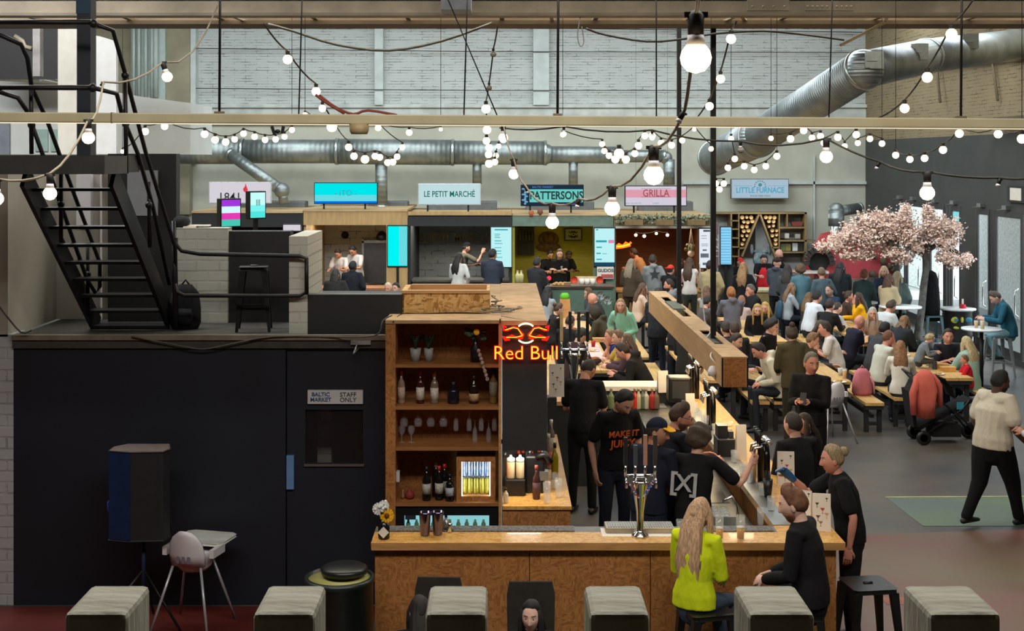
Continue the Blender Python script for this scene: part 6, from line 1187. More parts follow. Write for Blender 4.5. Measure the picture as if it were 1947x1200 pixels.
MB().prism([(-.25, -.1), (-.05, -.16), (.22, -.14), (.25, -.02), (.2, .16), (-.16, .16), (-.25, .05)], 'z', hh, hh+.006).build('dusty_top', mat('dust_brown', (104, 92, 86), rough=.9), t)
MB().tube([(-.255, -.02, .2), (-.28, -.03, .24), (-.28, -.03, .3), (-.255, -.02, .33)], .008, 6).build('handle', mat('handle_blue', (20, 90, 170)), t)
t = thing('speaker_stand', 'thin dark tripod stand under the loudspeaker', 'stand', (XA(270, 11.3), 11.35, 0)); MB().tube([(0, 0, .3), (0, 0, .78)], .018, 10).build('pole', mat('stand_blue', (22, 44, 74), rough=.4), t)
for i in range(3): a_ = R(90+120*i); MB().tube([(0, 0, .5), (.42*math.cos(a_), .32*math.sin(a_), .012)], .011, 8).build('leg', BLACKM, t)
# round bin
t = thing('litter_bin', 'round dark green bin with a raised lid left of the bar', 'bin', (XA(645, 9.75), 9.76, 0)); gm = mat('bin_green', (22, 34, 30), rough=.35, var=.1)
MB().lathe([(.24, 0), (.25, .02), (.25, .9), (.262, .91), (.262, .94), (.235, .95), (.235, .90), (.0, .9)], n=40).build('drum', gm, t)
MB().lathe([(.17, .955), (.175, .99), (.15, 1.005), (0, 1.01)], (.03, .05, 0), 32).build('lid', mat('lid_black', (24, 28, 28), rough=.35), t)
m = MB(); m.lathe([(.232, .93), (.2, .9), (.0, .88)], n=32); m.build('liner', mat('liner_yellow', (190, 186, 110), rough=.5), t); text('N', .09, WHITEC, t, (-.09, -.262, .42), bold=.02); text('BIN', .09, mat('ink_dim', (60, 70, 66)), t, (.05, -.262, .42))
for a_ in (.5, 2.1, 4.0): MB().box(.13*math.cos(a_)+.02, .13*math.cos(a_)+.04, .13*math.sin(a_)+.04, .13*math.sin(a_)+.06, .88, .96).build('lid_support', BLACKM, t)
# bar stools and chairs
leg_stool('bar_stool', .75, .42, .34, 'empty black metal bar stool at the right end of the bar', (XA(1650, 10.2), 10.2, 0), R(8))
leg_stool('bar_stool', .75, .40, .32, 'black metal bar stool under the blonde woman in yellow', (XA(1338, 9.75), 9.62, 0), R(14))
leg_stool('bar_stool', .75, .40, .32, 'black metal bar stool under the man in black', (XA(1515, 9.75), 9.62, 0), R(-12))
def chair(label, loc_, rz):
    t = thing('chair', label, 'chair', loc_, rz)
    MB().box(-.21, .21, -.2, .2, .42, .46).build('seat', BLACKP, t, bevel=.015)
    m = MB(); m.prism([(-.17, .5), (.17, .5), (.18, 1.1), (.16, 1.2), (-.16, 1.2), (-.18, 1.1)], 'y', -.24, -.215); m.build('backrest', mat('chair_back', (52, 50, 46), rough=.4), t, bevel=.012)
    for sx in (-1, 1):
        for sy in (-1, 1): MB().tube([(sx*.18, sy*.17, .43), (sx*.2, sy*.2, 0)], .014, 8).build('leg', BLACKM, t)
        MB().tube([(sx*.16, -.2, .44), (sx*.16, -.225, .55)], .012, 6).build('back_post', BLACKM, t)
    return t
chair('black high-backed chair behind the dark-haired woman at the bottom edge', (XA(1012, 9.0), 9.2, 0), R(180)).scale = (.9, .9, .84)
chair('black high-backed chair hidden behind the third timber post', (XA(826, 9.0), 9.3, 0), R(178)).scale = (.9, .9, .84)
# pram with coral jacket
t = thing('pram', 'black folding pram parked at the near end of the right communal table', 'pram', (XA(1800, 18.9), 18.75, 0)); 
MB().bar((-.5, 0, .22), (.25, 0, .62), .36, .05).bar((-.55, 0, .24), (-.62, 0, .75), .36, .05).build('seat', fabric((26, 26, 28)), t)
m = MB(); 
for s in (-.2, .2): m.tube([(-.62, s, 1.0), (-.35, s, .72), (.1, s, .38), (.34, s, .1)], .014, 8); m.tube([(-.45, s, .12), (.1, s, .5), (.2, s, .62)], .014, 8)
m.tube([(-.62, -.2, 1.0), (-.62, .2, 1.0)], .018, 8); m.build('frame', BLACKM, t)
vs = []; m = MB()
for i in range(6): a_ = R(20+i*26); m.obox((-.30+.30*math.cos(a_), 0, .62+.34*math.sin(a_)), (-.08*math.sin(a_), 0, .09*math.cos(a_)), (0, .2, 0), (.008*math.cos(a_), 0, .008*math.sin(a_)))
m.build('hood', fabric((34, 34, 36)), t); MB().box(-.3, .1, -.16, .16, .1, .26).build('basket', fabric((30, 32, 34)), t)
MB().box(.02, .12, -.21, -.2, .5, .6).build('teal_bottle', mat('bottle_teal', (40, 140, 160)), t)
for (x, s, r_) in ((-.45, -1, .1), (-.45, 1, .1), (.34, -1, .12), (.34, 1, .12)):
    o = MB().lathe([(r_*.55, -.02), (r_, -.02), (r_, .02), (r_*.55, .02)], (x, s*.22, r_), 20, ax='y').build('wheel', BLACKP, t); MB().lathe([(r_*.5, -.012), (r_*.5, .012)], (x, s*.22, r_), 12, ax='y').build('hub', mat('hub_grey', (120, 120, 122)), o)
m = MB(); m.tube([(0, 0, .52), (-.02, -.03, .42), (0, -.02, .25), (-.02, -.04, .08), (.0, -.03, -.14)], [(.06, .05), (.15, .09), (.17, .09), (.15, .08), (.12, .06)], 18, groove=(.10, 5)); m.tube([(-.1, 0, .42), (-.18, -.03, .2), (-.17, -.04, -.1)], [(.05, .05), (.06, .05), (.05, .04)], 12, groove=(.08, 3)); m.tube([(.08, 0, .45), (.19, -.02, .3), (.2, -.04, .02)], [(.05, .05), (.06, .05), (.05, .04)], 12, groove=(.08, 3))
m.build('coral_jacket', fabric((196, 98, 84)), label='coral pink jacket hanging over the pram handle', cat='jacket').location = (XA(1757, 18.5), 18.45, .55)
# round tables, drum and high stools by the doors
def round_table(px, py, z, r_, label, D=None):
    p = PZ(px, py, z); t = thing('round_table', label, 'table', (p.x, p.y, 0)); MB().lathe([(r_, z-.03), (r_, z)], n=32).build('top', mat('round_white', (226, 230, 230), rough=.3), t); MB().tube([(0, 0, .02), (0, 0, z-.03)], .035, 10).build('column', BLACKM, t); MB().lathe([(.24, 0), (.22, .02)], n=20).build('base', BLACKM, t)
    return t
round_table(1712, 582, 1.05, .42, 'white round high table left of the blossom trunk'); round_table(1866, 624, 1.05, .34, 'small white round table in front of the man in the teal jacket'); round_table(1648, 574, 1.05, .22, 'small white high table beside the leather jacket')
t = thing('drum_table', 'black oil drum table painted with yellow and blue eyes', 'table', PZ(1820, 640, .28)); t.location.z = 0; p = t.location
MB().lathe([(.3, .2), (.31, .22), (.3, .5), (.31, .52), (.3, .8), (.32, .82), (.32, .85)], n=32).build('drum', mat('drum_dark', (44, 46, 46), rough=.4), t); MB().lathe([(.38, .85), (.38, .88)], n=32).build('top', mat('round_white'  , (226, 230, 230)), t)
for (x, z, a_, b_, c) in ((-.13, .66, .1, .07, (190, 190, 60)), (-.12, .66, .07, .045, (60, 140, 170)), (.13, .66, .09, .06, (60, 140, 190)), (.13, .66, .05, .03, (190, 190, 60)), (0, .66, .04, .09, (200, 200, 70)), (-.1, .5, .08, .035, (190, 190, 60))): MB().ball((x, -.29+abs(x)*.12-.004*(c[0] < 100), z), (a_, .02, b_), 14, 6).build('painted_mark', mat('drumpaint_%d' % c[0], c), t)
m = MB(); [m.tube([(sx*.25, sy*.2, 0), (sx*.25, sy*.2, .3)], .018, 6) for sx in (-1, 1) for sy in (-1, 1)]; m.build('feet', STEEL, t)
t = thing('red_caddy', 'small red table caddy on the drum table', 'caddy', (p.x+.1, p.y-.05, .88)); MB().lathe([(.07, 0), (.06, .08), (.02, .09)], n=14).build('caddy', mat('caddy_red', (200, 20, 50)), t); MB().box(-.02, .02, 0, .01, .09, .2).build('card', WHITEC, t)
glass_(1856, 622, 23.15, .14, .04, 'small orange drink on the white round table before the man in teal', (220, 170, 80), .8, z=1.05); glass_(1868, 622, 23.0, .16, .04, 'second drink on the white round table before the man in teal', (220, 190, 120), .8, z=1.05)
leg_stool('bar_stool', .75, .44, .34, 'tall grey metal stool under the man in the teal jacket', (XA(1898, 24.4), 24.4, 0), R(5), m_=mat('stool_grey', (150, 160, 160), rough=.4, metal=.4))
leg_stool('bar_stool', .75, .42, .34, 'tall grey metal stool under the black coat', (XA(1771, 27.6), 27.6, 0), R(5), m_=mat('stool_teal', (90, 120, 124), rough=.4, metal=.4))
m = MB(); m.tube([(0, 0, -.35), (0, 0, 0), (0, 0, .35), (.02, 0, .58), (.08, 0, .68)], [(.2, .15), (.22, .16), (.2, .14), (.15, .1), (.06, .05)], 18, groove=(.06, 5)); m.build('coat', fabric((24, 26, 30)), label='black coat piled upright on a grey stool in front of the bright doors', cat='coat').location = (XA(1771, 27.5), 27.6, .98)
# blossom tree
t = thing('blossom_tree', 'artificial pink blossom tree spreading in front of the glazed doors', 'tree', (8.72, 27, 0)); O = Vector((8.72, 27, 0)); bk = mat('grey_bark', (92, 92, 88), rough=.9, var=.35, scale=9, bump=.6, bscale=20)
def T(px, py, dy=0): q = P(px, py, 27+dy); return q-O
MB().tube([(0, 0, 0), tuple(T(1745, 640)), tuple(T(1752, 590)), tuple(T(1756, 545)), tuple(T(1762, 505)), tuple(T(1757, 480))], [.13, .085, .07, .065, .06, .055], 12, groove=(.12, 4)).build('trunk', bk, t)
br_ = [[(1757, 485), (1720, 462), (1680, 452), (1640, 460), (1600, 458)], [(1757, 480), (1790, 460), (1820, 440)], [(1762, 470), (1766, 430), (1765, 400)], [(1720, 462), (1700, 430), (1690, 400)], [(1690, 460), (1650, 430), (1630, 415)], [(1790, 465), (1820, 480), (1835, 490)]]
for b_ in br_: MB().tube([tuple(T(x, y, .1*math.sin(i*2))) for i, (x, y) in enumerate(b_)], [.06-.01*i for i in range(len(b_))], 8).build('branch', bk, t)
for k_ in range(1): MB().lathe([(.3, 0), (.34, .3), (.3, .3)], n=20).build('planter', BLACKP, t)
blob = [(1570, 468, 16, 10), (1595, 462, 22, 18), (1620, 445, 24, 22), (1650, 425, 26, 20), (1655, 455, 26, 24), (1680, 415, 24, 16), (1690, 440, 26, 20), (1718, 425, 22, 22), (1722, 402, 12, 14), (1725, 450, 22, 16), (1640, 485, 22, 10), (1615, 485, 24, 8), (1700, 480, 24, 10), (1715, 490, 22, 12), (1745, 470, 18, 14), (1740, 445, 14, 16), (1766, 410, 12, 22), (1772, 440, 20, 18), (1790, 430, 22, 18), (1815, 435, 16, 16), (1800, 460, 22, 16), (1800, 488, 20, 12), (1820, 495, 24, 12), (1838, 490, 12, 8), (1560, 470, 8, 5)]
random.seed(21); vs = []; fs = []; ms = []
for (cx, cy, rx, ry) in blob:
    n = int(rx*ry*1.35)
    for i in range(n):
        a_ = random.gauss(0, .5), random.gauss(0, .5); px = cx+a_[0]*rx*.95; py = cy+a_[1]*ry*.95; c = T(px, py, random.gauss(0, .22)); s_ = random.uniform(.014, .032)
        for q in range(3):
            u = Vector((random.gauss(0, 1), random.gauss(0, 1), random.gauss(0, 1))).normalized(); v = u.orthogonal().normalized(); c2 = c+u*s_*.8; k = len(vs)
            vs += [c2-u*s_, c2-v*s_*.8, c2+u*s_, c2+v*s_*.8]; fs.append((k, k+1, k+2, k+3))
m = MB(); m.v = [tuple(v) for v in vs]; m.f = fs; m.m = [random.randrange(2) for _ in fs]; m.sm = [False]*len(fs)
o = m.build('blossom', [mat('blossom_pink', (238, 214, 202), rough=.9, var=.12, scale=5), mat('blossom_peach', (228, 196, 176), rough=.9, var=.12, scale=5)], t); o['kind'] = 'stuff'
# ================================================================ PEOPLE
SKIN = {'l': (208, 158, 136), 'm': (186, 134, 106), 'd': (92, 62, 48), 'r': (206, 144, 122), 'p': (222, 180, 162)}
def skin(k): return mat('skin_'+k, SKIN[k], rough=.55, var=.05, scale=12, spec=.35)
def g_(x, s): return np.exp(-(x/s)**2)
def head_shape(na, ne, fem=False):
    u = np.linspace(0, 2*np.pi, na, endpoint=False); ph = u-.55*np.sin(u); th = np.linspace(.0, np.pi, ne+1); th = th+.12*np.sin(2*th)
    T_, Pp = np.meshgrid(th, ph, indexing='ij')
    x = .074*np.sin(T_)*np.sin(Pp); y = .095*np.sin(T_)*np.cos(Pp); z = .118*np.cos(T_)
    t = np.clip(-z/.118, 0, 1); fr = np.clip(np.cos(Pp), 0, 1)*np.sin(T_)
    x = x*(1-.26*t**1.4); y = np.where(y < 0, y*(1-.5*t), y*(1-.10*t)); y = np.where(y > 0, y*.94, y*1.02)
    ax = np.abs(x); f = (fr > .2)
    d = .010*g_(x, .022)*g_(z+.102, .02)+.004*g_(ax-.045, .02)*g_(z+.02, .025)
    nr = np.clip((.022-z)/.05, 0, 1)*(z > -.036)+(z <= -.036)*np.exp(-((z+.036)/.005)**2); nr = nr*(z < .022)
    d += .026*nr*g_(x, .009+.007*np.clip((.01-z)/.04, 0, 1))
    d -= .008*g_(ax-.031, .014)*g_(z-.010, .011); d += .005*g_(ax-.030, .022)*g_(z-.032, .008)
    d += .006*g_(x, .02)*(g_(z+.056, .006)+g_(z+.071, .007)); d -= .004*g_(x, .022)*g_(z+.0635, .003)
    y = y+d*f
    V = np.stack([x, y, z], -1).reshape(-1, 3); Fs = []
    for i in range(ne):
        for j in range(na): j2 = (j+1) % na; Fs.append((i*na+j, (i+1)*na+j, (i+1)*na+j2, i*na+j2))
    X, Y, Z = V.T; c = V[np.array(Fs)].mean(1); cx, cy, cz = np.abs(c[:, 0]), c[:, 1], c[:, 2]
    m = np.zeros(len(Fs), int); m[(cy > .05) & (cx < .021) & (np.abs(cz+.0635) < .011)] = 1
    m[(cy > .04) & (cx > .014) & (cx < .046) & (np.abs(cz-.034) < .0036)] = 3
    return V, Fs, m
_HS = {}
def HS(lod):
    if lod not in _HS: _HS[lod] = head_shape(*((60, 46), (40, 32), (28, 22))[lod])
    return _HS[lod]
def smooth(e0, e1, x): t = np.clip((x-e0)/(e1-e0), 0, 1); return t*t*(3-2*t)
def hair_shell(lod, style, seed):
    V, Fs, _ = HS(lod); r = np.random.RandomState(seed); X, Y, Z = V.T; az = np.degrees(np.abs(np.arctan2(X, Y)))
    zh = np.interp(az, [0, 40, 58, 78, 92, 110, 180], [.080, .074, .048, .0, -.012, -.045, -.075])
    if style == 'receding': zh = np.interp(az, [0, 40, 70, 85, 110, 180], [.125, .11, .06, .01, -.04, -.075])
    th = {'buzz': .004, 'short': .010, 'quiff': .010, 'curly': .042, 'cap': .012, 'beanie': .02, 'receding': .006, 'hood': .03}.get(style, .016)
    if style in ('cap', 'beanie'): zh = np.interp(az, [0, 90, 180], [.05, .035, .0])
    if style == 'hood': zh = np.interp(az, [0, 45, 70, 180], [.09, .06, -.12, -.14])
    m = smooth(-.006, .045, Z-zh)**.6; m = np.where(Z-zh < -.006, 0, m); t = np.full(len(Z), th)
    if style == 'quiff': t = t+.02*smooth(.04, .11, Z)*(Y > -.02)
    if style == 'short': t = t+.007*smooth(.03, .1, Z)
    n = V/np.linalg.norm(V, axis=1)[:, None]
    fr = r.normal(0, 1, (6, 3))*55; nz = sum(np.sin(V@k_+i) for i, k_ in enumerate(fr))/6
    amp = {'curly': .45, 'short': .16, 'quiff': .2, 'buzz': .02, 'cap': 0, 'beanie': .03}.get(style, .12)
    return V+n*(-.010+m*(t+.010)*(1+amp*nz))[:, None], Fs
JOBS = []
def remesh_later(mb, extra, name, mats, parent, vox, it=3):
    me = bpy.data.meshes.new('tmp'); me.from_pydata(mb.v, [], mb.f); o = bpy.data.objects.new('tmp', me); COL.objects.link(o)
    r = o.modifiers.new('r', 'REMESH'); r.mode = 'VOXEL'; r.voxel_size = vox; r.use_smooth_shade = True
    s_ = o.modifiers.new('s', 'SMOOTH'); s_.iterations = it; s_.factor = .5
    JOBS.append((o, extra, name, mats, parent))
def flush_people():
    dg = bpy.context.evaluated_depsgraph_get(); out = []
    for (o, extra, name, mats, parent) in JOBS:
        me = bpy.data.meshes.new_from_object(o.evaluated_get(dg)); out.append((o, me, extra, name, mats, parent))
    for (o, me, extra, name, mats, parent) in out:
        bpy.data.objects.remove(o)
        if extra and extra.v:
            n = len(me.vertices); vs = np.empty(n*3, 'f'); me.vertices.foreach_get('co', vs); vs = [tuple(q) for q in vs.reshape(-1, 3)]
            fs = [tuple(p.vertices) for p in me.polygons]; k = len(fs); m2 = bpy.data.meshes.new(name)
            m2.from_pydata(vs+list(extra.v), [], fs+[tuple(i+n for i in f) for f in extra.f]); m2.polygons.foreach_set('material_index', [0]*k+extra.m); m2.polygons.foreach_set('use_smooth', [True]*(k+len(extra.f))); bpy.data.meshes.remove(me); me = m2
        me.name = name
        for q in mats: me.materials.append(q)
        ob = bpy.data.objects.new(name, me); COL.objects.link(ob); ob.parent = parent
V3 = Vector
def person(label, px, py, pose='stand', face=180, top=('t', (30, 30, 32)), legs=(34, 36, 42), hair=('short', (50, 38, 28)), sk='l', fem=False, lean=8, head=(0, 8), arms='DD', h=1.72, seat=.45, D=None, fat=1.0, beard=None, glasses=False, extra=None, shoes=(30, 28, 28), group=None, stride=.0, cat='person'):
    k = h/1.72; seed = abs(hash(label)) % 9999 if False else sum(map(ord, label)) % 9973
    L = math.radians(lean); n_ = 24; pos = [V3((0, 0, 0))]; til = []
    for i in range(n_):
        s_ = (i+.5)/n_; a_ = L*(.5+1.0*s_); til.append(a_); pos.append(pos[-1]+V3((0, math.sin(a_), math.cos(a_)))*(.69/n_))
    def sp(s_, x=0, y=0):
        q = s_/.69*n_; i = max(0, min(n_-1, int(q))); p = pos[i].lerp(pos[i+1], q-i) if q >= 0 else V3((0, 0, s_)); a_ = til[i] if q >= 0 else til[0]*.5
        return (p+V3((x, y*math.cos(a_), -y*math.sin(a_))))*k
    hy, hp = math.radians(head[0]), math.radians(head[1])
    HM = Matrix.Rotation(hy, 3, 'Z') @ Matrix.Rotation(-hp, 3, 'X')
    hf = HM @ V3((0, 1, 0)); up = HM @ V3((0, 0, 1)); nb = sp(.535)
    hc = nb+V3((0, math.sin(til[-1])*.05, .030))*k+up*.070*k+hf*.015*k
    ht = hc.z+.125*k
    hz = {'stand': .90*k, 'walk': .88*k}.get(pose, seat+.085)
    fa = math.radians(face); RZ = Matrix.Rotation(fa, 3, 'Z'); ho = RZ @ hc
    ztop = hz+ht
    if D is None: Dh = (H-ztop)*F/(py-HY)
    else:
        Dh = D; need = H-(py-HY)*D/F
        if pose in ('stand', 'walk') and not (extra or {}).get('raised'):
            kk = need/ztop; return person(label, px, py, pose, face, top, legs, hair, sk, fem, lean, head, arms, h*kk, seat, None, fat, beard, glasses, extra, shoes, group, stride, cat)
        hz += need-ztop
    root = V3(((px-CX)*Dh/F-ho.x, Dh-ho.y, (hz if pose not in ('stand', 'walk') or (extra or {}).get('raised') else 0)))
    base = hz
    if pose in ('stand', 'walk'): root.z = base-(.90 if pose == 'stand' else .88)*k if (extra or {}).get('raised') else 0.0
    else: root.z = 0.0
    hz0 = base-root.z; hip = V3((0, 0, hz0))
    t = thing('person', label, cat, root, fa, group)
    lod = 0 if Dh < 14.5 else (1 if Dh < 22 else 2); vox = (.011, .017, .024)[lod]*max(k, .7); nn = (12, 10, 8)[lod]
    def B(v): return V3(v)+hip
    sw = (.152 if fem else .176)*k; g = fat*k; wx = (.84 if fem else .95)
    sh = [sp(.468, s_*sw/k) for s_ in (-1, 1)]
    # arms
    A, Bf = .285*k, .25*k; ar = []
    for i, s_ in enumerate((-1, 1)):
        c = arms[i] if isinstance(arms[i], str) else None
        tg = {'D': (s_*.23, .05, -.05), 'T': (s_*.13, .44, .22), 'P': (s_*.07, .32, .26), 'L': (s_*.09, .30, .10), 'K': (s_*.2, .1, .02), 'X': (-s_*.07, .22, .26), 'S': (s_*.3, .2, .0), 'E': (s_*.05, .38, .30)}.get(c) if c else arms[i]
        tg = (hc+hf*.085*k-up*.12*k+(HM @ V3((s_*.03, 0, 0)))) if c == 'F' else V3(tg)*k
        S_ = sh[i]; dv = tg-S_; dl = dv.length
        if dl > (A+Bf)*.985: tg = S_+dv*((A+Bf)*.985/dl); dv = tg-S_; dl = dv.length
        dl = max(dl, .09*k); q = (A*A-Bf*Bf+dl*dl)/(2*dl); hh_ = math.sqrt(max(0, A*A-q*q)); dn = dv.normalized(); pl = V3((s_*.45, -.45, -1)); pl = (pl-dn*pl.dot(dn)).normalized()
        ar.append((S_, S_+dn*q+pl*hh_, tg, s_))
    # legs
    lg = []
    for s_ in (-1, 1):
        hj = V3((s_*.085*g, 0, -.02*k))
        if pose == 'stand': kn = V3((s_*.1*k, .015, -.43*k)); an = V3((s_*.11*k, -.02, -hz0+.075*k))
        elif pose == 'walk': st = stride*s_; kn = V3((s_*.09*k, .5*st+.05, -.42*k)); an = V3((s_*.09*k, st, -hz0+(.08 if st > 0 else .12)*k))
        elif pose == 'sit': kn = V3((s_*.12*k, .40*k, -.01)); an = V3((s_*.12*k, .36*k, -hz0+.075*k))
        else: kn = V3((s_*.13*k, .38*k, -.08*k)); an = V3((s_*.11*k, .20*k, -.42*k))
        lg.append((hj, kn, an))
    # --- skin
    m = MB(); r_ = .75
    m.tube([B(sp(.0)), B(sp(.16)), B(sp(.34)), B(sp(.46))], [(.13*g, .09*g), (.11*g, .08*g), (.13*g, .085*g), (.12*k, .07*k)], nn, round_=True, up=(0, 1, 0))
    nr = (.044 if fem else .054)*k*(fat**.4); m.tube([B(sp(.46)), B(sp(.53)), B(hc-up*.05*k-hf*.018*k)], [nr*1.25, nr, nr], nn, round_=True, up=(0, 1, 0))
    for (S_, E_, W_, s_) in ar: m.tube([B(S_), B(S_.lerp(E_, .5)), B(E_), B(E_.lerp(W_, .3)), B(W_)], [.042*g, .040*g, .034*g, .036*g, .0235*k], nn, round_=True)
    for (a_, b_, c_) in lg: m.tube([B(a_), B(b_), B(c_)], [.062*g, .042*g, .032*k], nn, round_=True)
    e = MB(); V, Fs, ms = HS(lod); Vt = [tuple(B(hc+HM @ (V3(v)*k*(1.0 if fem else 1.05)))) for v in V]; e.v = Vt; e.f = [tuple(f) for f in Fs]; e.m = [int(q) for q in ms]; e.sm = [True]*len(Fs)
    def HP(x, y, z): return B(hc+HM @ V3((x, y, z))*k*(1.0 if fem else 1.05))
    for s_ in (-1, 1):
        o_ = len(e.v)
        ey = MB().ball((s_*.030, .0712, .010), (.0125, .0105, .0062), 10, 8, 2).ball((s_*.030, .0778, .010), (.0058, .0048, .0056), 8, 6, 3).ball((s_*.073, -.008, -.004), (.010, .018, .031), 10, 8, 0)
        e.add([HP(*v) for v in ey.v], ey.f, 0, True); e.m[-len(ey.f):] = ey.m
    for (S_, E_, W_, s_) in ar:
        d = (W_-E_).normalized(); n2 = V3((-s_*.7, .0, -.7)); n2 = (n2-d*n2.dot(d)).normalized(); sd = d.cross(n2); nf = 8 if lod == 0 else 5; W0 = B(W_)
        e.tube([W0-d*.01*k, W0+d*.03*k, W0+d*.085*k], [(.024*k, .017*k), (.036*k, .017*k), (.038*k, .013*k)], nf+3, 0, round_=True, up=tuple(n2))
        cu = (.35, .75)
        for j in range(4):
            l1 = (.040, .045, .043, .034)[j]*k; b0 = W0+d*.085*k+sd*(-.028+.0187*j)*k; d1 = (d*math.cos(cu[0])+n2*math.sin(cu[0])); d2 = (d*math.cos(cu[1]+.1*j)+n2*math.sin(cu[1]+.1*j))
            e.tube([b0-d*.01*k, b0, b0+d1*l1, b0+d1*l1+d2*l1*.8], [.0092*k, .0092*k, .0085*k, .007*k], nf, 0, round_=True)
        b0 = W0+d*.03*k-sd*s_*.028*k*(1 if s_ < 0 else 1); td = (d*.7-sd*s_*.5+n2*.35).normalized(); e.tube([b0-td*.015*k, b0+td*.03*k, b0+(td*.8+d*.4+n2*.2).normalized()*.058*k], [.012*k, .0105*k, .008*k], nf, 0, round_=True)
    remesh_later(m, e, 'body', [skin(sk), mat('lip_'+sk, tuple(int(c*.82) if i else int(c*.92) for i, c in enumerate(SKIN[sk])), rough=.5), mat('eye_white', (205, 200, 195), rough=.2), mat('hair_%d_%d_%d' % tuple(hair[1]) if sum(hair[1]) < 330 else 'hair_90_66_44', hair[1] if sum(hair[1]) < 330 else (90, 66, 44), rough=.7, var=.3, scale=30)], t, vox)
    # --- top
    ts, tc_ = top; th_ = {'t': .010, 's': .008, 'l': .012, 'j': .024, 'h': .020}[ts]*k; m = MB()
    zl = -.10 if ts in 'jh' else -.05
    m.tube([B(sp(zl)), B(sp(.05)), B(sp(.16)), B(sp(.34)), B(sp(.44)), B(sp(.50)), B(sp(.525))], [(.165*g+th_, .115*g+th_), (.16*g+th_, .118*g+th_), (.145*wx*g+th_, .112*g+th_), (.165*wx*g+th_, (.118 if fem else .112)*g+th_), ((.140*wx)*k*fat**.5+th_, .092*k+th_), (.092*k+th_*.8, .066*k+th_*.8), (.060*k+th_*.5, .053*k+th_*.5)], nn+4, up=(0, 1, 0))
    for (S_, E_, W_, s_) in ar:
        if ts == 't': p_, q_ = [B(S_), B(S_.lerp(E_, .35)), B(S_.lerp(E_, .72))], [.050*g+th_, .052*g+th_, .052*g+th_*1.2]
        elif ts == 's': p_, q_ = [B(S_), B(S_.lerp(E_, .12))], [.052*g+th_, .045*g+th_]
        else: p_, q_ = [B(S_), B(S_.lerp(E_, .5)), B(E_), B(E_.lerp(W_, .5)), B(E_.lerp(W_, .95))], [.050*g+th_*.9, .048*g+th_, .042*g+th_, .038*g+th_, .029*k+th_]
        m.tube([B(S_.lerp(sp(.42), .55))]+p_, [.070*g+th_]+q_, nn, round_=True)
    if ts == 'h': m.tube([B(sp(.50, .08, -.03)), B(sp(.52, .05, -.09)), B(sp(.50, 0, -.13)), B(sp(.52, -.05, -.09)), B(sp(.50, -.08, -.03))], [.03*k, .045*k, .055*k, .045*k, .03*k], nn, round_=True)
    if ts == 'j': m.tube([B(sp(.53, .07, .02)), B(sp(.55, 0, -.06)), B(sp(.53, -.07, .02))], .025*k, nn, round_=True)
    remesh_later(m, None, {'t': 'tshirt', 's': 'sleeveless_top', 'l': 'jumper', 'j': 'jacket', 'h': 'hoodie'}[ts], [fabric(tc_)], t, vox, 3 if ts in 'th' else 2)
    # --- trousers and shoes
    m = MB(); m.tube([B((0, 0, -.09*k)), B((0, 0, 0)), B(sp(.07))], [(.13*g, .11*g), (.158*g, .122*g), (.150*g, .115*g)], nn+4, round_=True, up=(0, 1, 0))
    for (a_, b_, c_) in lg: m.tube([B(a_), B(a_.lerp(b_, .4)), B(b_), B(b_.lerp(c_, .5)), B(c_+V3((0, 0, .0)))], [.088*g, .082*g, .062*g, .055*k*fat**.5, .050*k*fat**.5], nn, round_=True)
    remesh_later(m, None, 'trousers', [fabric(legs)], t, vox)
    for (a_, b_, c_) in lg:
        c2 = B(c_); m = MB(); m.tube([c2+V3((0, -.05, -.045))*k, c2+V3((0, .0, -.03))*k, c2+V3((0, .09, -.045))*k, c2+V3((0, .16, -.052))*k], [(.035*k, .03*k), (.042*k, .042*k), (.045*k, .028*k), (.036*k, .02*k)], 10, 0, round_=True); m.build('shoe', mat('shoe_%d_%d_%d' % tuple(shoes), shoes, rough=.5), t)
    # --- hair
    hs, hcol = hair; hm = mat('hair_%d_%d_%d' % tuple(hcol), hcol, rough=.62, var=.32, scale=30, stretch=(3, 3, .4), bump=.5, bscale=60)
    if hs != 'bald':
        V2, Fs = hair_shell(lod, hs if hs in ('buzz', 'short', 'quiff', 'curly', 'cap', 'beanie', 'receding', 'hood') else 'short', seed); e = MB()
        hv = [tuple(HP(*v)) for v in V2]; mt_ = fabric(hcol) if hs in ('cap', 'beanie', 'hood') else hm
        rev = [tuple(f) for f in Fs]; e.v = hv; e.f = rev; e.m = [0]*len(rev); e.sm = [True]*len(rev)
        dn_ = V3((0, 0, -1)); Hb = Matrix.Rotation(hy, 3, 'Z')
        def LP(x, y, z): return B(hc+(HM @ V3((x, y, .02))+Hb @ V3((0, 0, z-.02)))*k)
        if hs in ('long', 'verylong', 'wavy', 'bob'):
            Ln = {'long': .30, 'verylong': .56, 'wavy': .30, 'bob': .13}[hs]; gv = .10 if hs != 'wavy' else .16; by = -.085-.02*math.sin(L)
            by -= 0 if Ln < .2 else .035; path = [LP(0, -.045, .06), LP(0, -.068, -.02), LP(0, by, -.11), LP(0, by-(.045 if Ln > .2 else .01), -.11-Ln*.45), LP(0, by-(.04 if Ln > .2 else 0), -.10-Ln)]
            e.tube(path, [(.060*k, .04*k), (.084*k, .045*k), (.092*k, .042*k), ((.105 if hs != 'verylong' else .11)*k, .034*k), (.07*k, .016*k)], 26 if lod < 2 else 14, 0, round_=True, up=tuple(Hb @ V3((0, 1, 0))), groove=(gv, 9 if hs != 'wavy' else 5))
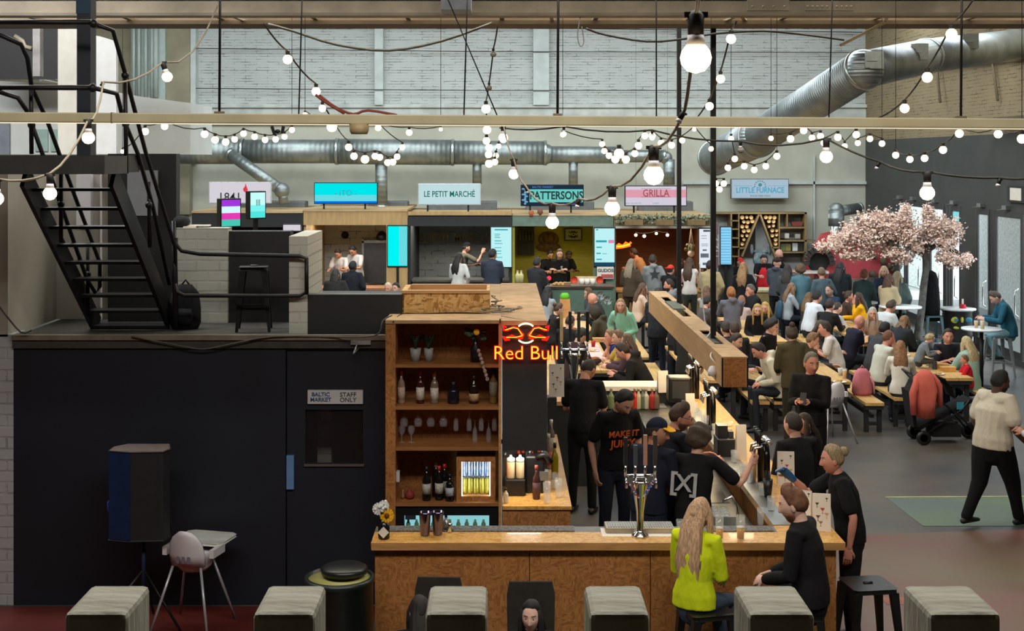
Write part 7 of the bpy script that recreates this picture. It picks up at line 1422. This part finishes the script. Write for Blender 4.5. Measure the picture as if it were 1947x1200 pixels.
            for s_ in (-1, 1): e.tube([LP(s_*.058, .015, .055), LP(s_*.078, .02, 0), LP(s_*.082, .015, -.08), LP(s_*.085, .03 if Ln > .2 else 0, -.10-Ln*.5)], [(.018*k, .03*k), (.02*k, .036*k), (.022*k, .036*k), (.012*k, .02*k)], 12, 0, round_=True, up=tuple(Hb @ V3((0, 1, 0))), groove=(.15, 3))
        if hs in ('bun', 'topbun'): e.ball(HP(0, -.105 if hs == 'bun' else -.05, .06 if hs == 'bun' else .135), .042*k, 12, 8)
        if hs == 'pony': e.tube([HP(0, -.09, .04), HP(0, -.14, .02), LP(0, -.13, -.10), LP(0, -.11, -.22)], [.02*k, .03*k, .026*k, .01*k], 12, 0, round_=True, groove=(.12, 4))
        nmh = {'cap': 'cap', 'beanie': 'beanie', 'hood': 'hood'}.get(hs, 'hair')
        ob = e.build(nmh, mt_, t)
        if hs == 'cap':
            b_ = 180 if (extra or {}).get('backcap') else 0; q = MB(); s1 = -1 if b_ else 1; vs = [HP(x, s1*(.075+.075*math.cos(x*14)), .058-.012*math.cos(x*14)-.01*abs(x)*8) for x in np.linspace(-.07, .07, 9)]+[HP(x, s1*.06, .062) for x in np.linspace(.07, -.07, 9)]
            n9 = len(vs); vs2 = vs+[v+V3((0, 0, -.006)) for v in vs]; q.add(vs2, [tuple(range(n9)), tuple(reversed(range(n9, 2*n9)))]+[(i, (i+1) % n9, (i+1) % n9+n9, i+n9) for i in range(n9)]); q.build('peak', fabric((extra or {}).get('peak', hcol)), ob)
            V2, Fs2 = hair_shell(lod, 'buzz', seed); q = MB(); q.v = [tuple(HP(*v)) for v in V2]; q.f = [tuple(f) for f in Fs2]; q.m = [0]*len(Fs2); q.sm = [True]*len(Fs2); q.build('hair', mat('hair_40_30_24', (40, 30, 24)), t)
    if beard:
        V2, Fs2, _ = HS(lod); X, Y, Z = V2.T; mk = smooth(-.03, -.05, Z)*smooth(.0, .03, Y+.02)*(1-g_(X, .018)*g_(Z+.062, .012)); nv = V2/np.linalg.norm(V2, axis=1)[:, None]; q = MB(); q.v = [tuple(HP(*v)) for v in V2+nv*(-.008+mk*.015)[:, None]]; q.f = [tuple(f) for f in Fs2]; q.m = [0]*len(Fs2); q.sm = [True]*len(Fs2); q.build('beard', mat('beard_%d' % beard[0], beard, rough=.8), t)
    if glasses:
        q = MB()
        for s_ in (-1, 1): q.tube([HP(s_*.032+.019*math.cos(a_), .098, .010+.015*math.sin(a_)) for a_ in np.linspace(0, 6.283, 13)], .0022*k, 5); q.tube([HP(s_*.05, .095, .014), HP(s_*.078, .0, .012)], .002*k, 5)
        q.build('glasses', BLACKP, t)
    ex = extra or {}
    if 'apron' in ex:
        q = MB(); vs = []; n = 8
        for (s_, w_, y_) in ((.44, .07, .115), (.34, .10, .145), (.16, .15, .145), (0, .16, .15), (-.2, .16, .13)):
            for i in range(n+1): u = -1+2*i/n; vs.append(B(sp(s_, w_*u, (y_-.05*u*u)*fat)))
        fs = [(j*(n+1)+i, j*(n+1)+i+1, (j+1)*(n+1)+i+1, (j+1)*(n+1)+i) for j in range(4) for i in range(n)]; q.add(vs, fs, 0, True); o = q.build('apron', fabric(ex['apron']), t); sd_ = o.modifiers.new('s', 'SOLIDIFY'); sd_.thickness = .006
    for (s_, sz, c_, at, dz, dx) in ex.get('print', []):
        back = at == 'back'; tl = L*(.5+(.34+dz)/.69); p_ = B(sp(.34+dz, dx, (-.152 if back else .147)*fat)); o = text(s_, sz*k, mat('print_%d_%d_%d' % c_, c_, rough=.8), t, p_, rot=(math.pi/2-tl if back else math.pi/2+tl, 0, 0 if back else math.pi), bold=.02, name='print', ext=.003)
    if 'bag' in ex: q = MB(); q.tube([B(sp(.30, 0, -.19)), B(sp(.16, 0, -.20)), B(sp(.0, 0, -.19))], [(.10*k, .05*k), (.14*k, .07*k), (.13*k, .06*k)], 14, round_=True, up=(0, 1, 0)); q.build('bag', fabric(ex['bag']), t)
    if 'hand' in ex:
        i, knd, c_ = ex['hand']; S_, E_, W_, s_ = ar[i]; d = (W_-E_).normalized(); q = MB(); c0 = B(W_)+d*.09*k
        if knd == 'phone': q.obox(c0+V3((0, .02, .02)), (.036, 0, 0), (0, .004, .003), (0, -.03, .065)); nmq = 'phone'
        elif knd == 'glove':
            n2 = V3((-s_*.7, 0, -.7)); n2 = (n2-d*n2.dot(d)).normalized(); sd = d.cross(n2); W0 = B(W_); q.tube([W0-d*.05, W0+d*.02, W0+d*.085], [(.031, .029), (.04, .022), (.042, .018)], 14, round_=True, up=tuple(n2))
            for j in range(4): b0 = W0+d*.085+sd*(-.028+.0187*j); q.tube([b0-d*.01, b0, b0+(d*.9+n2*.35).normalized()*.045, b0+(d*.8+n2*.6).normalized()*.08], [.0115, .0115, .011, .0095], 8, round_=True)
            nmq = 'glove'
        else: q.lathe([(.03, -.06), (.038, .09), (.034, .09), (.026, -.05)], c0, 12); nmq = 'held_cup'
        q.build(nmq, mat('held_%d_%d_%d' % c_, c_, rough=.5), t)
    return t
BK = (26, 26, 28); NV = (36, 40, 52); GY = (112, 114, 118); WH = (206, 206, 206); DJ = (44, 50, 62)
BR = (58, 42, 30); DB = (34, 28, 24); BL = (176, 142, 96); GN = (128, 112, 84); GR = (120, 116, 110)
# ---- foreground and staff
person('blonde woman in a bright yellow top on a stool at the bar', 1330, 948, 'stool', -34, ('l', (206, 222, 30)), (62, 74, 92), ('verylong', (196, 158, 122)), 'l', True, 6, (-8, 12), 'LL', 1.66, .75, D=9.72)
person('man in a black half-zip jumper sitting at the right end of the bar facing left', 1508, 926, 'stool', 62, ('l', BK), (30, 30, 34), ('quiff', (104, 66, 42)), 'p', False, 10, (8, 14), 'LL', 1.80, .75, D=9.62, beard=(140, 92, 64))
person('dark-haired woman facing the camera at the bottom edge between two posts', 1010, 1142, 'sit', 180, ('l', BK), BK, ('long', (22, 20, 22)), 'p', True, 4, (-10, 4), 'LL', 1.5, .3, D=9.0)
person('dark-haired person half hidden by the third timber post', 798, 1134, 'sit', 12, ('l', BK), BK, ('long', (30, 26, 26)), 'l', True, 4, (0, 8), 'LL', 1.5, .3, D=9.0)
person('curly-haired bartender in a black printed tee reaching right to the tap', 1330, 812, 'stand', -28, ('t', BK), BK, ('curly', (64, 50, 36)), 'l', False, 12, (-10, 14), ('L', (.42, .34, .42)), 1.70, D=11.75, extra={'print': [('X', .2, (176, 176, 176), 'back', -.08, -.05), ('[  ]', .22, (176, 176, 176), 'back', -.07, -.05)]})
person('woman in a black tee with a blue glove leaning over the bar', 1582, 846, 'stand', 84, ('t', BK), BK, ('bun', (150, 128, 96)), 'r', True, 14, (4, 6), ((-.10, .50, .30), (.10, .48, .30)) if False else ('D', (.02, .50, .47)), 1.68, D=11.0, extra={'hand': (1, 'glove', (26, 90, 150))})
person('bartender in a navy top and blue cap with a yellow peak looking right', 1250, 795, 'stand', -40, ('l', (32, 36, 50)), NV, ('cap', (30, 36, 56)), 'm', False, 10, (-72, 8), 'LL', 1.72, D=11.85, extra={'peak': (220, 160, 30)})
person('bartender with glasses and short brown hair behind the one in the cap', 1294, 767, 'stand', -70, ('t', (30, 32, 40)), NV, ('quiff', (66, 46, 32)), 'r', False, 14, (-28, 14), 'TT', 1.74, D=12.5, beard=(90, 60, 44), glasses=True)
person('young bartender in a black tee with orange lettering looking down', 1186, 740, 'stand', -158, ('t', BK), NV, ('short', (30, 24, 22)), 'l', False, 12, (14, 40), ('D', 'D'), 1.76, D=13.2, extra={'print': [('MAKE IT', .085, (214, 96, 30), 'front', 0, 0), ('JUICY', .10, (214, 96, 30), 'front', -.10, 0)]})
person('tall bartender in black, head bowed, at the far end of the bar', 1118, 682, 'stand', -18, ('t', BK), BK, ('buzz', (40, 32, 26)), 'm', False, 12, (-20, 40), ('L', 'L'), 1.80, D=15.2)
person('man in a black top with cropped hair standing outside the bar, back turned', 1508, 783, 'stand', 28, ('l', BK), BK, ('buzz', (50, 38, 30)), 'l', False, 8, (0, 6), 'LL', 1.78, D=12.4)
person('long-haired person hidden just behind the man in the black top at the bar', 1530, 786, 'stand', 100, ('l', BK), BK, ('long', (60, 48, 40)), 'l', True, 8, (10, 10), 'LL', 1.66, D=13.4)
person('grey-haired man in a black sweater holding a phone near the high chair', 1543, 671, 'stand', 150, ('l', BK), BK, ('short', (128, 120, 106)), 'r', False, 4, (40, 4), 'PP', 1.76, D=15.5, extra={'hand': (0, 'phone', (30, 30, 32))})
person('large man with a beard in a pale short-sleeved shirt walking right', 1902, 705, 'walk', -62, ('t', (216, 208, 188)), BK, ('short', (26, 22, 20)), 'd', False, 8, (-16, 12), ((-.2, .16, .0), (.24, .22, .02)), 1.76, D=14.5, fat=1.38, beard=(24, 20, 20), stride=.3)
person('person in a dark waistcoat and pale sleeves cut off by the right edge', 1996, 735, 'stand', 60, ('l', (200, 200, 204)), DJ, ('short', DB), 'm', False, 6, (0, 8), 'PP', 1.70, D=13.7)
# ---- stall staff
person('stall cook in a white top and dark hat, left of two in the tiled stall', 643, 473, 'stand', 160, ('t', WH), BK, ('short', DB), 'm', False, 14, (0, 40), 'TT', 1.72, D=33.9)
person('stall cook in a white top with bowed head, right of two in the tiled stall', 671, 467, 'stand', 150, ('t', WH), BK, ('short', (20, 18, 18)), 'm', False, 14, (0, 40), 'TT', 1.78, D=33.9)
person('stall worker in a black cap and khaki tee turned right before the tiled letters', 887, 461, 'stand', -60, ('t', (104, 98, 84)), BK, ('cap', BK), 'l', False, 14, (-20, 14), ('T', (.30, .40, .52)), 1.9, D=33.6, extra={'peak': BK})
person('long-haired stall worker in a black tee facing the camera in the yellow stall', 1064, 474, 'stand', 172, ('t', BK), BK, ('bob', (70, 50, 38)), 'l', False, 12, (10, 12), 'XX', 1.8, D=33.0, extra={'print': [('S', .12, (200, 200, 190), 'front', .0, -.06)]})
person('dark-haired stall worker in black half hidden at the left in the yellow stall', 1046, 476, 'stand', 190, ('t', BK), BK, ('short', DB), 'm', False, 12, (10, 30), 'TT', 1.8, D=34.0)
person('stall worker with bowed dark head at the right in the yellow stall', 1081, 477, 'stand', 210, ('t', BK), BK, ('short', DB), 'd', False, 16, (0, 40), 'TT', 1.78, D=34.2)
person('stall worker in a tan tee bending left in the wood-lined stall', 1205, 472, 'stand', 60, ('t', (176, 128, 88)), BK, ('short', BR), 'r', False, 26, (0, 20), 'TT', 1.85, D=33.6)
person('dark-haired stall worker in profile in the wood-lined stall beside the pole', 1297, 492, 'stand', -100, ('t', BK), BK, ('bob', DB), 'l', True, 8, (0, 8), 'TT', 1.6, D=33.6)
person('pizza cook in a red apron and black tee facing the camera', 1452, 484, 'stand', 176, ('t', BK), BK, ('short', (30, 24, 24)), 'l', False, 12, (0, 30), 'TT', 1.78, D=32.9, extra={'apron': (206, 44, 54)})
person('bald bearded man in dark clothes turned right beside the pizza cook', 1481, 474, 'stand', -80, ('t', BK), BK, ('bald', BR), 'l', False, 6, (0, 10), 'TT', 1.85, D=33.3, beard=(60, 40, 30))
person('person in a red cap behind the wavy-haired woman at the pizza stall', 1407, 490, 'stand', 170, ('t', BK), BK, ('cap', (206, 44, 50)), 'l', False, 8, (30, 10), 'TT', 1.7, D=33.2, extra={'peak': (206, 44, 50)})
# ---- customers standing at the stalls
cust = [
 ('person in a dark jacket with back turned, left of two before the tiled stall', 638, 512, 8, ('j', (42, 42, 40)), BR, ('bob', (46, 40, 34)), 'l', 28.0),
 ('person in a dark jacket with back turned, right of two before the tiled stall', 671, 497, -5, ('j', (34, 36, 42)), BK, ('short', (24, 22, 24)), 'd', 29.6),
 ('woman in a white flowered blouse with dark hair at the tiled-letters stall', 873, 481, -10, ('l', (206, 202, 196)), NV, ('long', DB), 'l', 31.8),
 ('man in a dark blue jacket in front of the icy menu screen', 937, 474, -12, ('j', (54, 58, 70)), NV, ('short', (30, 26, 26)), 'm', 31.2),
 ('man in a dark jacket with back turned at the sage counter', 1021, 490, -40, ('j', (46, 46, 50)), BK, ('short', (40, 36, 32)), 'm', 30.2),
 ('woman with long ash hair and brown coat at the wood-lined stall', 1200, 492, -8, ('j', (76, 64, 50)), BR, ('long', (140, 124, 104)), 'l', 30.5),
 ('man in a grey hoodie with a star badge on the back', 1241, 485, 10, ('h', (134, 138, 138)), GY, ('short', BR), 'l', 31.0),
 ('man in a black jacket and red cap worn backwards facing right', 1275, 504, -50, ('j', BK), BK, ('cap', (220, 60, 50)), 'l', 29.4),
 ('woman in a white sleeveless top with long brown hair at the wood-lined stall', 1311, 490, 2, ('s', (220, 212, 204)), (56, 60, 54), ('long', (74, 52, 38)), 'l', 30.3),
 ('man in a tan jacket partly behind the black pole, back turned', 1350, 496, -6, ('j', (168, 150, 112)), BR, ('short', DB), 'l', 29.6),
 ('woman with wavy fair hair and black jumper at the pizza stall', 1413, 499, 4, ('l', BK), (50, 62, 90), ('wavy', (146, 110, 72)), 'l', 28.9),
 ('person in a dark beanie and grey hood behind the pizza cook counter', 1478, 490, -30, ('h', (70, 74, 82)), BK, ('beanie', (52, 40, 34)), 'l', 30.6),
 ('woman in a grey coat with long dark hair at the pizza stall', 1497, 503, 5, ('j', (70, 74, 78)), BK, ('long', (46, 38, 32)), 'l', 29.0),
 ('woman in a teal jacket with curly brown hair at the pizza stall', 1522, 503, 12, ('j', (82, 118, 130)), NV, ('curly', (88, 66, 46)), 'l', 28.4),
 ('balding man in a denim shirt by the marble ledge', 1562, 508, 20, ('l', (84, 104, 114)), NV, ('receding', (110, 90, 70)), 'r', 28.2),
 ('person with long black hair and black leather jacket before the red oven', 1598, 499, -15, ('j', (34, 40, 44)), BK, ('long', (34, 32, 36)), 'l', 29.2),
 ('woman in a dark green leather jacket with tied auburn hair', 1643, 512, -35, ('j', (38, 56, 58)), NV, ('bun', (110, 70, 50)), 'l', 27.2),
 ('woman in a beige jacket with short brown hair beside the high table', 1690, 521, -50, ('j', (178, 162, 130)), BK, ('bob', (84, 58, 46)), 'l', 26.8),
 ('woman in a dark blue top with pale blonde hair near the glazed doors', 1681, 506, 175, ('j', (40, 44, 62)), BK, ('long', (190, 170, 136)), 'l', 28.4),
 ('woman with long pale blonde hair and a green-grey jacket by the glazed doors', 1706, 516, -15, ('j', (110, 134, 134)), BK, ('long', (196, 180, 150)), 'l', 27.4),
 ('person in an olive jacket with a brown top bun between the tables', 1506, 620, 15, ('j', (72, 64, 44)), (46, 44, 36), ('topbun', (64, 48, 36)), 'l', 18.6),
 ('woman in a mint hoodie with blonde hair looking at the camera', 1180, 568, 150, ('h', (134, 186, 158)), (40, 46, 58), ('bob', (150, 118, 80)), 'l', 22.6),
 ('person in a dark jacket hidden behind the planter box, left of three', 1252, 548, -30, ('j', (44, 46, 52)), (40, 44, 56), ('short', DB), 'l', 23.6),
 ('person in a dark hooded coat hidden behind the planter box, middle of three', 1290, 560, -20, ('j', (40, 42, 48)), (36, 40, 50), ('short', DB), 'l', 22.6),
 ('person in a black coat hidden behind the planter box, right of three', 1310, 600, -30, ('h', (46, 46, 46)), (48, 52, 40), ('short', DB), 'l', 19.8)]
for (lb, px, py, fc, tp, lgc, hr, sk_, D_) in cust:
    fem_ = 'woman' in lb; o = {}
    if 'star badge' in lb: o = {'print': [('★', .28, (50, 54, 58), 'back', -.02, 0)]}
    if 'red cap' in lb: o = {'backcap': 1, 'peak': (220, 60, 50)}
    person(lb, px, py, 'stand', fc, tp, lgc if isinstance(lgc, tuple) else BK, hr, sk_, fem_, 24 if 'mint' in lb else 5, ((-25 if fc > -20 else 10) if 'mint' not in lb else 25, 8), 'PP' if (px+py) % 2 else 'LK', D=D_, extra=o)
# ---- seated at the tables: (label, px, py, facing, top, hair, skin, D, lean, head pitch, arms, female)
sit = [
 ('elderly man with white hair and ruddy face above the low dark wall', 738, 538, 165, ('l', (90, 76, 56)), ('short', (206, 180, 150)), 'r', 29.0, 14, 16, 'FT', 0),
 ('dark-haired person directly behind the elderly man with the ruddy face', 753, 538, 150, ('l', (60, 50, 40)), ('short', DB), 'l', 29.6, 10, 10, 'FT', 0),
 ('black-haired person with a pale sleeve at the far left of the bar-side table', 1041, 545, -30, ('l', (150, 158, 164)), ('long', (28, 26, 28)), 'l', 27.0, 8, 10, 'TT', 1),
 ('brown-haired woman in dark clothes left of the paper bag', 1062, 576, -70, ('l', (40, 36, 34)), ('bun', (74, 52, 36)), 'l', 24.6, 12, 20, 'TF', 1),
 ('person with cropped hair and back turned beside the pink paper', 1084, 599, -25, ('l', BK), ('buzz', (58, 42, 34)), 'l', 22.6, 14, 20, 'TT', 0),
 ('dark-haired person looking down behind the far chrome tap', 1105, 624, -60, ('l', (56, 40, 40)), ('short', DB), 'l', 21.0, 14, 30, 'TT', 0),
 ('bald man in a dark coat at the table nearest the bar', 1127, 557, 70, ('j', (50, 54, 52)), ('bald', BR), 'r', 26.8, 14, 26, 'TT', 0),
 ('woman with brown hair partly behind the bald man', 1119, 547, 100, ('j', (70, 74, 76)), ('bob', (90, 66, 44)), 'l', 28.0, 8, 20, 'TF', 1),
 ('person in an olive hood leaning on the table nearest the bar', 1131, 583, 60, ('h', (66, 60, 46)), ('hood', (62, 56, 44)), 'l', 24.0, 26, 20, 'TT', 0),
 ('fair-haired child in a blue vest at the table nearest the bar', 1161, 626, 100, ('s', (40, 54, 104)), ('short', (128, 104, 72)), 'r', 21.6, 8, 12, 'FT', 0),
 ('brown-haired child in yellow behind the child in the blue vest', 1176, 628, 95, ('t', (180, 150, 70)), ('short', (110, 82, 56)), 'l', 21.2, 8, 10, 'TT', 0),
 ('woman in a plum jacket with long brown hair facing left', 1192, 634, 70, ('j', (76, 56, 62)), ('wavy', (96, 70, 50)), 'l', 20.6, 14, 12, 'TT', 1),
 ('man in a black jacket with a pale grey hood leaning over the bar-side table', 1184, 652, 78, ('h', (32, 32, 34)), ('short', (44, 34, 28)), 'r', 18.9, 34, 30, 'TT', 0),
 ('woman in a cream jumper with long brown hair seated under the wood-lined stall', 1222, 538, -80, ('l', (206, 178, 156)), ('long', (88, 64, 46)), 'r', 26.4, 10, 8, 'FT', 1),
 ('bearded man in a grey hoodie facing left behind the planter box', 1272, 531, 85, ('h', (128, 132, 136)), ('short', (46, 34, 28)), 'r', 27.0, 8, 8, 'TT', 0),
 ('person in a pale grey top drinking beside the near pole', 1344, 544, -20, ('l', (160, 162, 158)), ('bob', (110, 80, 60)), 'l', 27.6, 8, 8, 'FF', 1),
 ('dark-haired person facing right below the pale grey top', 1346, 563, -70, ('l', (84, 80, 78)), ('short', DB), 'l', 25.8, 12, 20, 'TT', 0),
 ('ginger-haired person in a grey hoodie with back turned', 1390, 546, 6, ('h', (98, 98, 106)), ('short', (156, 98, 54)), 'r', 25.4, 6, 6, 'TT', 0),
 ('grey-haired man in a black jacket with hands at his mouth', 1427, 541, 110, ('j', (40, 40, 42)), ('short', (96, 90, 80)), 'r', 27.8, 16, 12, 'FF', 0),
 ('woman with long blonde hair and a black V-neck top looking down', 1440, 577, 176, ('l', BK), ('long', (184, 148, 88)), 'p', 24.4, 12, 24, 'LL', 1),
 ('second blonde woman just behind the one in the black top', 1455, 574, 150, ('l', (60, 56, 40)), ('long', (190, 152, 84)), 'l', 25.4, 10, 20, 'LL', 1),
 ('pale-haired person in a flowered scarf behind the hooded ginger person', 1410, 562, -20, ('l', (180, 160, 156)), ('short', (150, 100, 80)), 'l', 27.0, 10, 10, 'TT', 1),
 ('woman in a light blue-grey jumper in profile facing right', 1505, 538, -85, ('l', (168, 176, 182)), ('long', (130, 100, 74)), 'l', 28.2, 8, 6, 'TT', 1),
 ('dark curly-haired person with hand to face behind the olive jacket', 1468, 607, -120, ('l', BK), ('curly', (34, 28, 26)), 'l', 22.0, 12, 20, 'FF', 0),
 ('left of two dark-haired heads behind the planter box edge', 1380, 612, 20, ('l', BK), ('short', (50, 38, 30)), 'l', 22.0, 8, 10, 'TT', 0),
 ('right of two dark-haired heads behind the planter box edge', 1397, 613, 10, ('l', (40, 40, 42)), ('short', (62, 46, 34)), 'l', 21.6, 8, 10, 'TT', 0),
 ('person with dark hair and a grey top facing down beside the planter end', 1400, 634, -130, ('l', (54, 54, 58)), ('short', (48, 38, 32)), 'l', 20.6, 14, 20, 'TT', 0),
 ('young man in a cream hoodie looking down at his lap', 1443, 651, 95, ('h', (206, 200, 180)), ('short', (40, 30, 26)), 'r', 19.5, 28, 34, 'LL', 0),
 ('man in a white tee leaning right with back turned', 1554, 554, -62, ('t', (214, 220, 228)), ('short', (34, 28, 26)), 'l', 26.4, 22, 14, 'TT', 0),
 ('woman with long hair beside the man in the leaning white tee', 1538, 556, -40, ('l', (60, 54, 46)), ('long', (120, 92, 62)), 'l', 27.4, 8, 10, 'TT', 1),
 ('person in a black jumper with dark hair between the white tee and the yellow top', 1578, 569, -48, ('l', (34, 34, 36)), ('short', (50, 38, 34)), 'p', 25.0, 16, 12, 'TT', 0),
 ('short-haired person in profile behind the black jumper', 1592, 574, -70, ('l', (180, 180, 186)), ('buzz', (60, 50, 44)), 'p', 25.8, 10, 16, 'TT', 0),
 ('man in a dark blue top with short hair behind the crowd', 1577, 542, 130, ('t', (64, 84, 110)), ('buzz', (80, 64, 54)), 'p', 28.0, 10, 12, 'TT', 0),
 ('woman in a bright yellow blouse with dark hair facing left', 1632, 556, 70, ('l', (236, 178, 24)), ('long', (62, 46, 38)), 'r', 26.0, 10, 6, 'FT', 1),
 ('woman with brown hair leaning close to the one in yellow', 1614, 553, -95, ('l', (70, 54, 46)), ('bun', (70, 52, 40)), 'r', 26.8, 10, 6, 'TT', 1),
 ('woman with pale blonde hair and hand on cheek facing the camera', 1659, 584, 165, ('l', (150, 126, 112)), ('long', (186, 176, 160)), 'l', 24.4, 10, 12, 'FT', 1),
 ('man in a light grey tee bending right in front of the high table', 1694, 571, -60, ('t', (200, 206, 208)), ('quiff', (66, 50, 42)), 'r', 24.8, 24, 30, 'TT', 0),
 ('bald man in a navy polo with hand at his mouth', 1634, 599, -72, ('t', (36, 36, 50)), ('bald', BR), 'r', 22.8, 20, 20, 'TF', 0),
 ('man in a white polo shirt facing left beside the pink backpack', 1568, 611, 78, ('t', (214, 210, 204)), ('short', (58, 48, 38)), 'r', 21.8, 20, 6, 'EE', 0),
 ('dark-haired woman eating behind the man in the white polo shirt', 1560, 609, -110, ('l', (64, 56, 46)), ('long', (74, 60, 44)), 'l', 22.8, 10, 10, 'FT', 1),
 ('small fair-haired head between the olive jacket and the white polo shirt', 1545, 633, -100, ('l', (80, 70, 60)), ('short', (120, 90, 60)), 'l', 21.0, 10, 20, 'TF', 0),
 ('man with thick black hair and grey jacket behind the beige tee', 1682, 613, -60, ('j', (66, 66, 70)), ('short', (20, 18, 20)), 'r', 21.9, 24, 20, 'TT', 0),
 ('man in a beige tee with a ruddy face leaning right, hands at mouth', 1689, 628, -70, ('t', (196, 198, 184)), ('receding', (110, 70, 50)), 'r', 20.9, 18, 10, 'EF', 0),
 ('woman in a white blouse with long light brown hair, back turned on the bench', 1712, 648, -14, ('l', (216, 212, 200)), ('long', (140, 100, 66)), 'l', 19.95, 8, 14, 'TT', 1),
 ('woman with long brown hair and a dark leather jacket bent over the pram table', 1719, 600, -45, ('j', (44, 50, 54)), ('wavy', (128, 98, 66)), 'l', 22.6, 20, 34, 'TT', 1),
 ('man in a black tee with dark hair facing the camera at the pram table', 1803, 626, 172, ('t', (30, 30, 34)), ('short', (50, 38, 34)), 'r', 21.4, 8, 4, 'TE', 0),
 ('woman with long pale blonde hair and a mint jacket, back turned beside the pram', 1838, 640, 30, ('j', (160, 196, 184)), ('long', (196, 176, 132)), 'l', 20.6, 6, 12, 'TT', 1)]
for (lb, px, py, fc, tp, hr, sk_, D_, ln, hp_, am, fm) in sit:
    o = {'bag': (60, 90, 110)} if 'light blue-grey' in lb else None
    if 'pale grey hood' in lb: o = None
    person(lb, px, py, 'sit', fc, tp, (40, 44, 52), hr, sk_, bool(fm), ln, (0, hp_), am, 1.68 if fm else 1.76, .45, D=D_, extra=o, h_=None) if False else person(lb, px, py, 'sit', fc, tp, (40, 44, 52), hr, sk_, bool(fm), ln, (0, hp_), am, 1.68 if fm else 1.76, .45, D_, beard=(50, 36, 30) if 'bearded' in lb else None, extra=o)
person('toddler in a grey check shirt with fair curls reaching across the pram table', 1768, 636, 'sit', -100, ('l', (120, 128, 134)), (70, 70, 70), ('curly', (186, 160, 116)), 'p', False, 26, (0, 30), 'TT', 1.0, .7, D=20.6)
person('small child in a red top kneeling on the bench beside the pram', 1834, 675, 'sit', 80, ('l', (200, 34, 50)), (120, 140, 160), ('short', (120, 84, 58)), 'r', False, 8, (0, 10), 'TT', 1.05, .5, D=20.1)
person('man in a teal jacket and light jeans on a tall stool looking at his phone', 1893, 553, 'stool', 82, ('j', (40, 92, 112)), (120, 160, 172), ('quiff', (84, 74, 66)), 'p', False, 20, (0, 40), 'TT', 1.80, .75, D=24.4, extra={'hand': (1, 'phone', (30, 30, 32))})
flush_people()
# lettering becomes plain mesh
_dg = bpy.context.evaluated_depsgraph_get()
for o in [o for o in COL.objects if o.type == 'FONT']:
    me = bpy.data.meshes.new_from_object(o.evaluated_get(_dg)); n = bpy.data.objects.new(o.name, me)
    n.parent = o.parent; n.location = o.location; n.rotation_euler = o.rotation_euler; n.scale = o.scale; COL.objects.link(n)
    nm = o.name; bpy.data.objects.remove(o); n.name = nm

for o in []: pass
